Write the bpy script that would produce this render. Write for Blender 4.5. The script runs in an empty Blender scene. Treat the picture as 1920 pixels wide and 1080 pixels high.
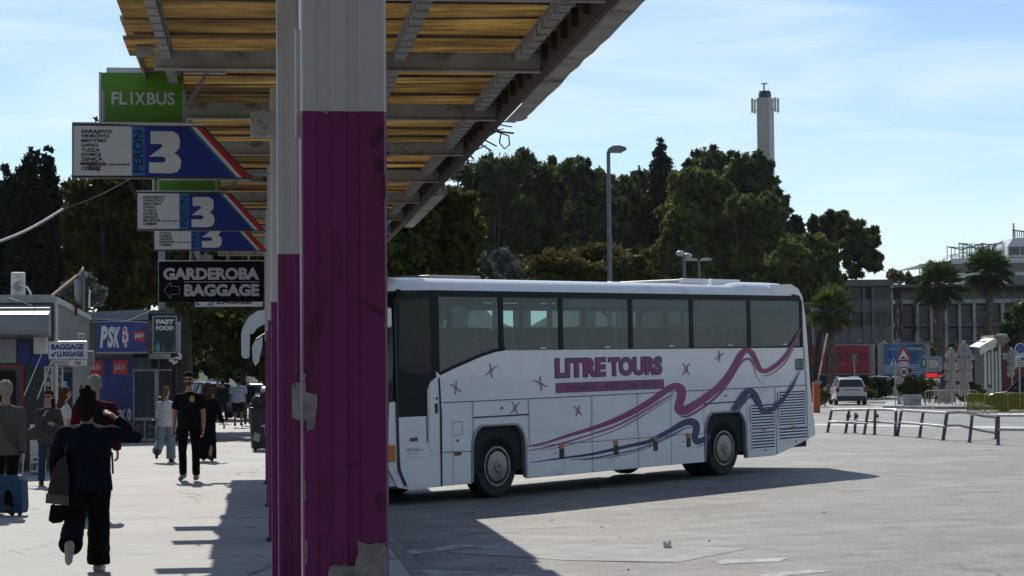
import bpy, bmesh, math, random
import numpy as np
from mathutils import Vector, Matrix
R = math.radians
random.seed(7)
SC = bpy.context.scene
COL = SC.collection

# ------------------------------------------------------------------ camera
EYE = Vector((0, 0, 1.8))
PITCH = math.atan(163/4000)
CM = Matrix.Rotation(math.pi/2 + PITCH, 3, 'X') @ Matrix.Rotation(R(-0.5), 3, 'Z')
cd = bpy.data.cameras.new('camera'); cd.lens = 75; cd.sensor_width = 36
cd.clip_start = 0.1; cd.clip_end = 6000
cam = bpy.data.objects.new('camera', cd); COL.objects.link(cam)
cam.matrix_world = Matrix.Translation(EYE) @ CM.to_4x4()
SC.camera = cam

# ------------------------------------------------------------------ sun, sky, exposure
SUN_EL = R(40.9); SUN_AZ = math.atan2(-.245, 1.13)          # azimuth from +Y towards +X
SUN_DIR = Vector((math.sin(SUN_AZ)*math.cos(SUN_EL), math.cos(SUN_AZ)*math.cos(SUN_EL), math.sin(SUN_EL)))
sl = bpy.data.lights.new('sun', 'SUN'); sl.energy = 4.2; sl.angle = R(0.5); sl.color = (1, .94, .84)
so = bpy.data.objects.new('sun', sl); COL.objects.link(so)
so.rotation_euler = (-SUN_DIR).to_track_quat('-Z', 'Y').to_euler(); so.location = (0, 0, 60)
W = bpy.data.worlds.new('World'); SC.world = W; W.use_nodes = True
nt = W.node_tree; N = nt.nodes; L = nt.links
bg = N['Background']; sky = N.new('ShaderNodeTexSky'); sky.sky_type = 'NISHITA'; sky.sun_disc = False
sky.sun_elevation = SUN_EL; sky.sun_rotation = SUN_AZ; sky.altitude = 10
sky.air_density = 1.0; sky.dust_density = 0.0; sky.ozone_density = 2.5
tc = N.new('ShaderNodeTexCoord'); mp = N.new('ShaderNodeMapping'); mp.inputs['Scale'].default_value = (5, 5, 26)
mp.inputs['Rotation'].default_value = (0, R(7), 0)
nz = N.new('ShaderNodeTexNoise'); nz.inputs['Scale'].default_value = 1.3; nz.inputs['Detail'].default_value = 7; nz.inputs['Roughness'].default_value = .55
nz.inputs['Distortion'].default_value = .6
mr = N.new('ShaderNodeMapRange'); mr.inputs['From Min'].default_value = .41; mr.inputs['From Max'].default_value = .78
mr.inputs['To Max'].default_value = .7
mx = N.new('ShaderNodeMix'); mx.data_type = 'RGBA'; mx.inputs['B'].default_value = (9, 9.6, 10, 1)
L.new(tc.outputs['Generated'], mp.inputs['Vector']); L.new(mp.outputs[0], nz.inputs['Vector']); L.new(nz.outputs['Fac'], mr.inputs['Value'])
L.new(mr.outputs[0], mx.inputs['Factor']); L.new(sky.outputs[0], mx.inputs['A']); 
# the half of the sky round the sun is brighter than the half behind the viewer
dp = N.new('ShaderNodeVectorMath'); dp.operation = 'DOT_PRODUCT'; dp.inputs[1].default_value = SUN_DIR; L.new(tc.outputs['Generated'], dp.inputs[0])
m2 = N.new('ShaderNodeMapRange'); m2.interpolation_type = 'SMOOTHSTEP'; m2.inputs['From Min'].default_value = -.2; m2.inputs['From Max'].default_value = .75; m2.inputs['To Min'].default_value = .5; m2.inputs['To Max'].default_value = 1.35
L.new(dp.outputs['Value'], m2.inputs['Value'])
# extra sky brightness added on the right to light the coach; left stays dull
dr = N.new('ShaderNodeVectorMath'); dr.operation = 'DOT_PRODUCT'; dr.inputs[1].default_value = (.89, -.45, 0); L.new(tc.outputs['Generated'], dr.inputs[0])
m3 = N.new('ShaderNodeMapRange'); m3.interpolation_type = 'SMOOTHSTEP'; m3.inputs['From Min'].default_value = -.05; m3.inputs['From Max'].default_value = .8; m3.inputs['To Min'].default_value = 0; m3.inputs['To Max'].default_value = 1.35
L.new(dr.outputs['Value'], m3.inputs['Value']); mxm = N.new('ShaderNodeMath'); mxm.operation = 'MAXIMUM'; L.new(m2.outputs[0], mxm.inputs[0]); L.new(m3.outputs[0], mxm.inputs[1])
tn = N.new('ShaderNodeMix'); tn.data_type = 'RGBA'; tn.blend_type = 'MULTIPLY'; tn.inputs['Factor'].default_value = 1; tn.inputs['B'].default_value = (1.0, 1.03, 1.09, 1); L.new(mx.outputs['Result'], tn.inputs['A'])
sc = N.new('ShaderNodeVectorMath'); sc.operation = 'SCALE'; L.new(tn.outputs['Result'], sc.inputs[0]); L.new(mxm.outputs[0], sc.inputs['Scale']); L.new(sc.outputs[0], bg.inputs['Color'])
bg.inputs['Strength'].default_value = 0.075
SC.view_settings.view_transform = 'Standard'; SC.view_settings.look = 'None'
SC.view_settings.exposure = 0.0; SC.view_settings.gamma = 1; SC.view_settings.use_curve_mapping = False
SC.render.engine = 'CYCLES'
SC.cycles.max_bounces = 7; SC.cycles.transparent_max_bounces = 12; SC.cycles.caustics_reflective = False

# ------------------------------------------------------------------ helpers
def at(px, py, d):
    """world point that the photo shows at pixel (px,py), d metres in front of the camera (world y)"""
    r = CM @ Vector(((px-960)/4000, -(py-540)/4000, -1)); return EYE + r*(d/r.y)
def gp(px, py, z=0):
    r = CM @ Vector(((px-960)/4000, -(py-540)/4000, -1)); return EYE + r*((z-1.8)/r.z)
TH = R(6.77)                                             # direction of the platform
def st(l, t, z=0): return Vector((l*math.cos(TH)-t*math.sin(TH), l*math.sin(TH)+t*math.cos(TH), z))

MATS = {}
def mat(name, col, rough=.6, metal=0, var=.12, scale=6, bump=0, bscale=None, spec=.5, dirt=None, dscale=2, dth=.55, coat=0, transl=0, stretch=None):
    if name in MATS: return MATS[name]
    m = bpy.data.materials.new(name); m.use_nodes = True; n = m.node_tree.nodes; l = m.node_tree.links
    p = n['Principled BSDF']; MATS[name] = m
    p.inputs['Roughness'].default_value = rough; p.inputs['Metallic'].default_value = metal
    p.inputs['Specular IOR Level'].default_value = spec; p.inputs['Coat Weight'].default_value = coat
    c = n.new('ShaderNodeTexCoord'); vec = c.outputs['Object']
    if stretch:
        g = n.new('ShaderNodeMapping'); g.inputs['Scale'].default_value = stretch; l.new(vec, g.inputs['Vector']); vec = g.outputs[0]
    t = n.new('ShaderNodeTexNoise'); t.inputs['Scale'].default_value = scale; t.inputs['Detail'].default_value = 6
    l.new(vec, t.inputs['Vector'])
    x = n.new('ShaderNodeMix'); x.data_type = 'RGBA'
    x.inputs['A'].default_value = (*[max(0, k*(1-var*1.6)) for k in col], 1); x.inputs['B'].default_value = (*[min(1, k*(1+var*1.6)) for k in col], 1)
    r = n.new('ShaderNodeMapRange'); r.inputs['From Min'].default_value = .3; r.inputs['From Max'].default_value = .7
    l.new(t.outputs['Fac'], r.inputs['Value']); l.new(r.outputs[0], x.inputs['Factor']); out = x.outputs['Result']
    if dirt:
        t2 = n.new('ShaderNodeTexNoise'); t2.inputs['Scale'].default_value = dscale; t2.inputs['Detail'].default_value = 9; t2.inputs['Roughness'].default_value = .65
        l.new(vec, t2.inputs['Vector'])
        r2 = n.new('ShaderNodeMapRange'); r2.inputs['From Min'].default_value = dth; r2.inputs['From Max'].default_value = dth+.1
        y = n.new('ShaderNodeMix'); y.data_type = 'RGBA'; y.inputs['B'].default_value = (*dirt, 1)
        l.new(t2.outputs['Fac'], r2.inputs['Value']); l.new(r2.outputs[0], y.inputs['Factor']); l.new(out, y.inputs['A']); out = y.outputs['Result']
    l.new(out, p.inputs['Base Color'])
    if bump:
        b = n.new('ShaderNodeBump'); b.inputs['Strength'].default_value = bump; b.inputs['Distance'].default_value = .02
        t3 = n.new('ShaderNodeTexNoise'); t3.inputs['Scale'].default_value = bscale or scale*6; t3.inputs['Detail'].default_value = 5
        l.new(vec, t3.inputs['Vector']); l.new(t3.outputs['Fac'], b.inputs['Height']); l.new(b.outputs[0], p.inputs['Normal'])
    if transl:
        q = n.new('ShaderNodeBsdfTranslucent'); l.new(out, q.inputs['Color']); a = n.new('ShaderNodeMixShader'); a.inputs[0].default_value = transl
        l.new(p.outputs[0], a.inputs[1]); l.new(q.outputs[0], a.inputs[2]); l.new(a.outputs[0], n['Material Output'].inputs['Surface'])
    return m
def glass_mat(name, tint=(.22, .3, .31), dust=.14, dcol=(.33, .36, .37), rough=.03):
    m = bpy.data.materials.new(name); m.use_nodes = True; n = m.node_tree.nodes; l = m.node_tree.links; n.remove(n['Principled BSDF'])
    t = n.new('ShaderNodeBsdfTransparent'); t.inputs[0].default_value = (*tint, 1)
    d = n.new('ShaderNodeBsdfDiffuse'); d.inputs[0].default_value = (*dcol, 1)
    g = n.new('ShaderNodeBsdfGlossy'); g.inputs['Roughness'].default_value = rough
    a = n.new('ShaderNodeMixShader'); b = n.new('ShaderNodeMixShader'); f = n.new('ShaderNodeMath'); f.operation = 'MULTIPLY_ADD'; lw = n.new('ShaderNodeLayerWeight'); lw.inputs[0].default_value = .5; pw = n.new('ShaderNodeMath'); pw.operation = 'POWER'; pw.inputs[1].default_value = 5; l.new(lw.outputs['Facing'], pw.inputs[0]); l.new(pw.outputs[0], f.inputs[0]); f.inputs[1].default_value = .9; f.inputs[2].default_value = .045
    nz = n.new('ShaderNodeTexNoise'); nz.inputs['Scale'].default_value = 1.2; nz.inputs['Detail'].default_value = 4
    mrr = n.new('ShaderNodeMapRange'); mrr.inputs['To Min'].default_value = dust*.5; mrr.inputs['To Max'].default_value = dust*1.5
    tcc = n.new('ShaderNodeTexCoord'); l.new(tcc.outputs['Object'], nz.inputs['Vector'])
    l.new(nz.outputs['Fac'], mrr.inputs['Value']); l.new(mrr.outputs[0], a.inputs[0])
    l.new(t.outputs[0], a.inputs[1]); l.new(d.outputs[0], a.inputs[2]); l.new(f.outputs[0], b.inputs[0]); l.new(a.outputs[0], b.inputs[1]); l.new(g.outputs[0], b.inputs[2])
    l.new(b.outputs[0], n['Material Output'].inputs['Surface']); MATS[name] = m; return m

_tx = {}
def text_geo(s, bold=0., space=1., raw=False):
    k = (s, bold, space)
    if raw: _tx.pop(k, None)
    if k not in _tx:
        c = bpy.data.curves.new('lettering', 'FONT'); c.body = s; c.offset = bold; c.space_character = space; c.resolution_u = 3
        o = bpy.data.objects.new('lettering', c); COL.objects.link(o)
        me = bpy.data.meshes.new_from_object(o.evaluated_get(bpy.context.evaluated_depsgraph_get()))
        vs = [tuple(v.co)[:2] for v in me.vertices]; fs = [tuple(p.vertices) for p in me.polygons]
        bpy.data.objects.remove(o); bpy.data.curves.remove(c); bpy.data.meshes.remove(me)
        a = np.array(vs); lo = a.min(0); hi = a.max(0)
        if s.isupper() and 'J' in s: g0 = text_geo('E', bold, space, True); lo[1] = g0[0]; hi[1] = g0[1]
        if raw: return lo[1], hi[1]
        _tx[k] = ((a-lo)/(hi-lo), fs, (hi-lo)[0]/(hi-lo)[1])
    return _tx[k]

class MB:
    def __init__(s): s.v = []; s.f = []; s.mi = []; s.M = Matrix.Identity(4)
    def add(s, vs, fs, m=0):
        k = len(s.v); s.v += [tuple(s.M @ Vector(p)) for p in vs]; s.f += [tuple(i+k for i in f) for f in fs]; s.mi += [m]*len(fs); return s
    def box(s, a, b, m=0):
        x0, y0, z0 = a; x1, y1, z1 = b
        return s.add([(x0,y0,z0),(x1,y0,z0),(x1,y1,z0),(x0,y1,z0),(x0,y0,z1),(x1,y0,z1),(x1,y1,z1),(x0,y1,z1)],
                     [(0,3,2,1),(4,5,6,7),(0,1,5,4),(1,2,6,5),(2,3,7,6),(3,0,4,7)], m)
    def bar(s, p, q, w, h, m=0, up=(0,0,1)):
        p = Vector(p); q = Vector(q); d = (q-p).normalized(); u = Vector(up)
        if abs(d.dot(u)) > .98: u = Vector((0, 1, 0))
        a = d.cross(u).normalized()*w/2; b = a.cross(d).normalized()*h/2
        vs = [e + i*a + j*b for e in (p, q) for i, j in ((-1,-1),(1,-1),(1,1),(-1,1))]
        return s.add(vs, [(0,1,2,3),(7,6,5,4),(0,4,5,1),(1,5,6,2),(2,6,7,3),(3,7,4,0)], m)
    def tube(s, pts, r, n=8, m=0, flat=1):
        pts = [Vector(p) for p in pts]; k = len(pts); rs = r if isinstance(r, (list, tuple)) else [r]*k
        vs = []; prev = None
        for i, p in enumerate(pts):
            d = (pts[min(i+1, k-1)]-pts[max(i-1, 0)]).normalized()
            if prev is None:
                u = Vector((0, 0, 1)) if abs(d.z) < .9 else Vector((0, 1, 0)); a = d.cross(u).normalized()
            else: a = (prev - d*prev.dot(d)).normalized()
            prev = a; b = d.cross(a)
            vs += [p + (a*math.cos(2*math.pi*j/n) + b*flat*math.sin(2*math.pi*j/n))*rs[i] for j in range(n)]
        fs = [(i*n+j, i*n+(j+1) % n, (i+1)*n+(j+1) % n, (i+1)*n+j) for i in range(k-1) for j in range(n)]
        fs += [tuple(range(n-1, -1, -1)), tuple((k-1)*n+j for j in range(n))]
        return s.add(vs, fs, m)
    def lathe(s, prof, n=24, m=0, c=(0,0,0), ax='z'):
        vs = []
        for r, h in prof:
            for j in range(n):
                a = 2*math.pi*j/n; x, y = r*math.cos(a), r*math.sin(a)
                p = (x, y, h) if ax == 'z' else ((x, h, y) if ax == 'y' else (h, x, y)); vs.append(tuple(c[i]+p[i] for i in range(3)))
        k = len(prof); fs = [(i*n+j, i*n+(j+1) % n, (i+1)*n+(j+1) % n, (i+1)*n+j) for i in range(k-1) for j in range(n)]
        fs += [tuple(range(n)), tuple((k-1)*n+j for j in range(n))]
        return s.add(vs, fs, m)
    def ell(s, c, r, m=0, n=14, k=9, rot=None):
        vs = []; fs = []
        for i in range(k+1):
            t = math.pi*i/k
            for j in range(n):
                a = 2*math.pi*j/n; p = Vector((r[0]*math.sin(t)*math.cos(a), r[1]*math.sin(t)*math.sin(a), r[2]*math.cos(t)))
                if rot is not None: p = rot @ p
                vs.append(Vector(c)+p)
        fs = [(i*n+j, (i+1)*n+j, (i+1)*n+(j+1) % n, i*n+(j+1) % n) for i in range(k) for j in range(n)]
        return s.add(vs, fs, m)
    def poly(s, pts, fn, m=0, thick=None):
        """2-D outline -> filled face(s); fn maps (a,b)->3-D; thick: extrusion vector"""
        bm = bmesh.new(); vs = [bm.verts.new((p[0], p[1], 0)) for p in pts]
        es = [bm.edges.new((vs[i], vs[(i+1) % len(vs)])) for i in range(len(vs))]
        bmesh.ops.triangle_fill(bm, use_beauty=True, use_dissolve=False, edges=es); bm.verts.index_update()
        v2 = [tuple(v.co)[:2] for v in bm.verts]; fs = [tuple(v.index for v in f.verts) for f in bm.faces]; bm.free()
        a = [Vector(fn(*p)) for p in v2]; s.add(a, fs, m)
        if thick is not None:
            t = Vector(thick); s.add([p+t for p in a], [tuple(reversed(f)) for f in fs], m)
            q = [Vector(fn(*p)) for p in pts]; k = len(q)
            s.add(q + [p+t for p in q], [(i, (i+1) % k, (i+1) % k + k, i+k) for i in range(k)], m)
        return s
    def text(s, txt, x0, z0, x1, z1, y=0, m=0, bold=.02, space=1., fit=False, fn=None, rot=False):
        g, fs, asp = text_geo(txt, bold, space)
        if fit:
            w = min(x1-x0, asp*(z1-z0)); x1 = x0+w
        f2 = fn or (lambda a, b: (a, y, b))
        if rot: vs = [f2(x0+(x1-x0)*(1-b), z0+(z1-z0)*a) for a, b in g]
        else: vs = [f2(x0+(x1-x0)*a, z0+(z1-z0)*b) for a, b in g]
        return s.add(vs, fs, m)
    def build(s, name, mats, parent=None, smooth=False, bevel=0, loc=None, seg=2, kind=None, label=None):
        me = bpy.data.meshes.new(name); me.from_pydata(s.v, [], s.f)
        for q in (mats if isinstance(mats, (list, tuple)) else [mats]): me.materials.append(q)
        me.polygons.foreach_set('material_index', s.mi)
        if smooth:
            me.polygons.foreach_set('use_smooth', [True]*len(me.polygons))
            if smooth != 'full': me.set_sharp_from_angle(angle=R(38))
        me.validate(); me.update()
        o = bpy.data.objects.new(name, me); COL.objects.link(o)
        if parent: o.parent = parent
        if loc: o.location = loc
        if bevel:
            b = o.modifiers.new('bevel', 'BEVEL'); b.width = bevel; b.segments = seg; b.limit_method = 'ANGLE'; b.angle_limit = R(35)
        if kind: o['kind'] = kind
        if label: o['label'] = label
        return o
def tag(o, label, cat, group=None):
    o['label'] = label; o['category'] = cat
    if group: o['group'] = group
    return o
def thing(name, label, cat, loc=(0, 0, 0), rz=0, group=None):
    o = bpy.data.objects.new(name, None); COL.objects.link(o); o.location = loc; o.rotation_euler = (0, 0, rz); o.empty_display_size = .3
    return tag(o, label, cat, group)
def copy_tree(o, parent=None):
    kids = [c for c in bpy.data.objects if c.parent == o]
    c = o.copy(); COL.objects.link(c)
    if parent: c.parent = parent
    for k in kids: copy_tree(k, c)
    return c
def xz(y): return lambda a, b: (a, y, b)

# common materials
WHITE = mat('white_paint', (.72, .72, .70), .45, var=.06, scale=3)
OFFW = mat('weathered_white_paint', (.62, .61, .58), .6, var=.1, scale=4, dirt=(.16, .09, .05), dscale=2.6, dth=.62)
BLACK = mat('black_plastic', (.012, .012, .014), .45, var=.2)
DARK = mat('dark_grey', (.04, .04, .045), .6, var=.2)
GREY = mat('grey_paint', (.3, .31, .32), .5, var=.1)
STEEL = mat('galvanised_steel', (.42, .43, .44), .4, metal=.7, var=.12)
PURPLE = mat('purple_paint', (.2, .022, .13), .42, var=.12, scale=3, dirt=(.09, .012, .06), dscale=6, dth=.54, stretch=(1, 1, .3))
COLW = mat('column_white_paint', (.62, .62, .62), .42, var=.07, scale=2, stretch=(1, 1, .3), dirt=(.44, .42, .4), dscale=4, dth=.6)
PRIMER = mat('bare_primer', (.3, .3, .31), .7, var=.3, scale=18, dirt=(.2, .14, .18), dscale=9, dth=.55)
RUBBER = mat('tyre_rubber', (.018, .018, .019), .75, var=.25, scale=10)
GLASS = glass_mat('tinted_glass', (.5, .66, .7), .22, (.25, .36, .42))
DGLASS = mat('dark_glass', (.012, .016, .018), .06, var=.1, spec=.6)
SIGNW = mat('sign_white', (.66, .66, .66), .4, var=.05, scale=2, dirt=(.4, .4, .38), dscale=4, dth=.68)
INK = mat('black_ink', (.01, .01, .012), .5)
NAVY = mat('navy', (.012, .03, .2), .4, var=.08)
RED = mat('red_print', (.5, .02, .025), .4, var=.08)
AMBER = mat('amber_lens', (.55, .14, .01), .25, var=.1)
SKYB = mat('light_blue_print', (.03, .22, .52), .4, var=.06)

# ------------------------------------------------------------------ ground
def road_z(l, t):
    z = -.15 + max(0, l-3.85)*.0205; z = min(z, 0.0)
    return z
def make_ground():
    asph = bpy.data.materials.new('asphalt'); asph.use_nodes = True; n = asph.node_tree.nodes; l = asph.node_tree.links; p = n['Principled BSDF']
    c = n.new('ShaderNodeTexCoord')
    def noise(sc, det, ro=.6, vec=c.outputs['Object']):
        t = n.new('ShaderNodeTexNoise'); t.inputs['Scale'].default_value = sc; t.inputs['Detail'].default_value = det; t.inputs['Roughness'].default_value = ro
        l.new(vec, t.inputs['Vector']); return t.outputs['Fac']
    def rng(v, a, b, lo, hi):
        r = n.new('ShaderNodeMapRange'); r.inputs[1].default_value = a; r.inputs[2].default_value = b; r.inputs[3].default_value = lo; r.inputs[4].default_value = hi; l.new(v, r.inputs[0]); return r.outputs[0]
    def mul(a, b):
        q = n.new('ShaderNodeMath'); q.operation = 'MULTIPLY'; l.new(a, q.inputs[0]); l.new(b, q.inputs[1]); return q.outputs[0]
    big = rng(noise(.22, 5), .3, .7, .72, 1.28); mid = rng(noise(1.6, 8, .72), .3, .7, .62, 1.4); fine = rng(noise(48, 5, .85), .34, .68, .35, 1.7)
    mp = n.new('ShaderNodeMapping'); mp.inputs['Scale'].default_value = (.5, 3.5, 1); mp.inputs['Rotation'].default_value = (0, 0, R(-35)); l.new(c.outputs['Object'], mp.inputs['Vector'])
    streak = rng(noise(.5, 6, .6, mp.outputs[0]), .35, .68, .8, 1.16)
    grit = rng(noise(17, 4, .8), .36, .66, .7, 1.32); stain = rng(noise(.75, 4, .65), .6, .68, 1, .62)
    v = n.new('ShaderNodeTexVoronoi'); v.feature = 'DISTANCE_TO_EDGE'; v.inputs['Scale'].default_value = .16
    wob = n.new('ShaderNodeTexNoise'); wob.inputs['Scale'].default_value = .8; wob.inputs['Detail'].default_value = 7; l.new(c.outputs['Object'], wob.inputs['Vector'])
    ad = n.new('ShaderNodeVectorMath'); ad.operation = 'MULTIPLY_ADD'; ad.inputs[1].default_value = (2.2, 2.2, 0); l.new(wob.outputs['Color'], ad.inputs[0]); l.new(c.outputs['Object'], ad.inputs[2])
    l.new(ad.outputs[0], v.inputs['Vector'])
    crack = rng(v.outputs['Distance'], .0, .0035, .3, 1)
    lum = mul(mul(mul(mul(big, mid), mul(fine, streak)), crack), mul(grit, stain))
    mx2 = n.new('ShaderNodeMix'); mx2.data_type = 'RGBA'; mx2.inputs['A'].default_value = (0, 0, 0, 1); mx2.inputs['B'].default_value = (.45, .43, .395, 1)
    sc_ = n.new('ShaderNodeMath'); sc_.operation = 'MULTIPLY'; sc_.inputs[1].default_value = .45; l.new(lum, sc_.inputs[0]); l.new(sc_.outputs[0], mx2.inputs['Factor']); l.new(mx2.outputs['Result'], p.inputs['Base Color'])
    p.inputs['Roughness'].default_value = .62; p.inputs['Specular IOR Level'].default_value = .45
    b = n.new('ShaderNodeBump'); b.inputs['Strength'].default_value = .8; b.inputs['Distance'].default_value = .016; l.new(noise(60, 4, .75), b.inputs['Height']); l.new(b.outputs[0], p.inputs['Normal'])
    MATS['asphalt'] = asph
    # concrete
    con = bpy.data.materials.new('platform_concrete'); con.use_nodes = True; n = con.node_tree.nodes; l = con.node_tree.links; p = n['Principled BSDF']
    c = n.new('ShaderNodeTexCoord')
    big = rng(noise(.35, 6, vec=c.outputs['Object']), .3, .7, .85, 1.12); mid = rng(noise(3, 8, .7, c.outputs['Object']), .3, .72, .88, 1.1); fine = rng(noise(55, 3, .7, c.outputs['Object']), .3, .75, .78, 1.2)
    v = n.new('ShaderNodeTexVoronoi'); v.feature = 'DISTANCE_TO_EDGE'; v.inputs['Scale'].default_value = .3
    wob = n.new('ShaderNodeTexNoise'); wob.inputs['Scale'].default_value = 1.1; wob.inputs['Detail'].default_value = 8; wob.inputs['Roughness'].default_value = .6; l.new(c.outputs['Object'], wob.inputs['Vector'])
    ad = n.new('ShaderNodeVectorMath'); ad.operation = 'MULTIPLY_ADD'; ad.inputs[1].default_value = (1.5, 1.5, 0); l.new(wob.outputs['Color'], ad.inputs[0]); l.new(c.outputs['Object'], ad.inputs[2]); l.new(ad.outputs[0], v.inputs['Vector'])
    ckm = rng(noise(.23, 2, vec=c.outputs['Object']), .42, .5, 0, 1)           # cracks only in some places
    ck = rng(v.outputs['Distance'], .0, .012, .95, 0); ck2 = mul(ck, ckm)
    inv = n.new('ShaderNodeMath'); inv.operation = 'SUBTRACT'; inv.inputs[0].default_value = 1; l.new(ck2, inv.inputs[1])
    wv = n.new('ShaderNodeSeparateXYZ'); l.new(c.outputs['Object'], wv.inputs[0])
    md = n.new('ShaderNodeMath'); md.operation = 'PINGPONG'; md.inputs[1].default_value = 2.1; l.new(wv.outputs[1], md.inputs[0])
    jt = rng(md.outputs[0], 0, .018, .5, 1)
    lum = mul(mul(mul(big, mid), mul(fine, inv.outputs[0])), jt)
    mx3 = n.new('ShaderNodeMix'); mx3.data_type = 'RGBA'; mx3.inputs['A'].default_value = (0, 0, 0, 1); mx3.inputs['B'].default_value = (.58, .575, .55, 1)
    s2 = n.new('ShaderNodeMath'); s2.operation = 'MULTIPLY'; s2.inputs[1].default_value = .56; l.new(lum, s2.inputs[0]); l.new(s2.outputs[0], mx3.inputs['Factor']); l.new(mx3.outputs['Result'], p.inputs['Base Color'])
    p.inputs['Roughness'].default_value = .7; p.inputs['Specular IOR Level'].default_value = .35
    b = n.new('ShaderNodeBump'); b.inputs['Strength'].default_value = .4; b.inputs['Distance'].default_value = .01; l.new(noise(45, 5, .7, c.outputs['Object']), b.inputs['Height']); l.new(b.outputs[0], p.inputs['Normal'])
    MATS['concrete'] = con
    # asphalt sheet in the platform's own frame (x across, y along)
    g = MB(); xs = [-3000, -400, -60, 0, 1.6, 3.85, 6, 8.5, 11.2, 20, 60, 400, 3000]; ys = [-400, -20, 0, 20, 40, 58, 62, 80, 150, 400, 4000]
    vs = []
    for y in ys:
        for x in xs:
            z = road_z(x, y) if y < 60 else max(road_z(x, y), -.03)
            vs.append((x, y, z))
    k = len(xs); g.add(vs, [(j*k+i, j*k+i+1, (j+1)*k+i+1, (j+1)*k+i) for j in range(len(ys)-1) for i in range(k-1)])
    o = g.build('road', asph, kind='structure'); o.rotation_euler = (0, 0, TH)
    g = MB(); g.box((-60, -30, -.4), (1.35, 60, 0)); o = g.build('platform_pavement', con, kind='structure'); o.rotation_euler = (0, 0, TH)
    g = MB(); y = -30.
    while y < 60: g.box((1.352, y, -.4), (1.5, y+.985, .004)); y += 1
    o = g.build('kerb', mat('kerb_stone', (.15, .15, .145), .75, var=.18, scale=5, bump=.3), kind='structure', bevel=.015); o.rotation_euler = (0, 0, TH)
make_ground()
def decal(name, pts, m, lift=.004):
    """a paint, patch or glare sheet on the road, outline from ground points"""
    g = MB(); c = [gp(x, y, -.05) for x, y in pts]
    cs, sn = math.cos(TH), math.sin(TH); ps = []
    for q in c:
        z = -.05
        for _ in range(6):
            lx = q.x*cs+q.y*sn; z = road_z(lx, 0); q2 = q
        ps.append((q.x, q.y))
    # subdivide along the sheet so that it follows the road's fall
    g.poly(ps, lambda a, b: (a, b, road_z(a*cs+b*sn, 0)+lift))
    o = g.build(name, m, kind='structure'); return o
LINE_GLARE = mat('road_paint_and_glare', (.36, .36, .35), .7, var=.25, scale=8, dirt=(.17, .17, .165), dscale=3.5, dth=.47)  # also serves for glare on the asphalt, put in as pale colour
PATCH = mat('asphalt_patch', (.23, .228, .22), .7, var=.2, scale=3, bump=.5, bscale=60)
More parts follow.
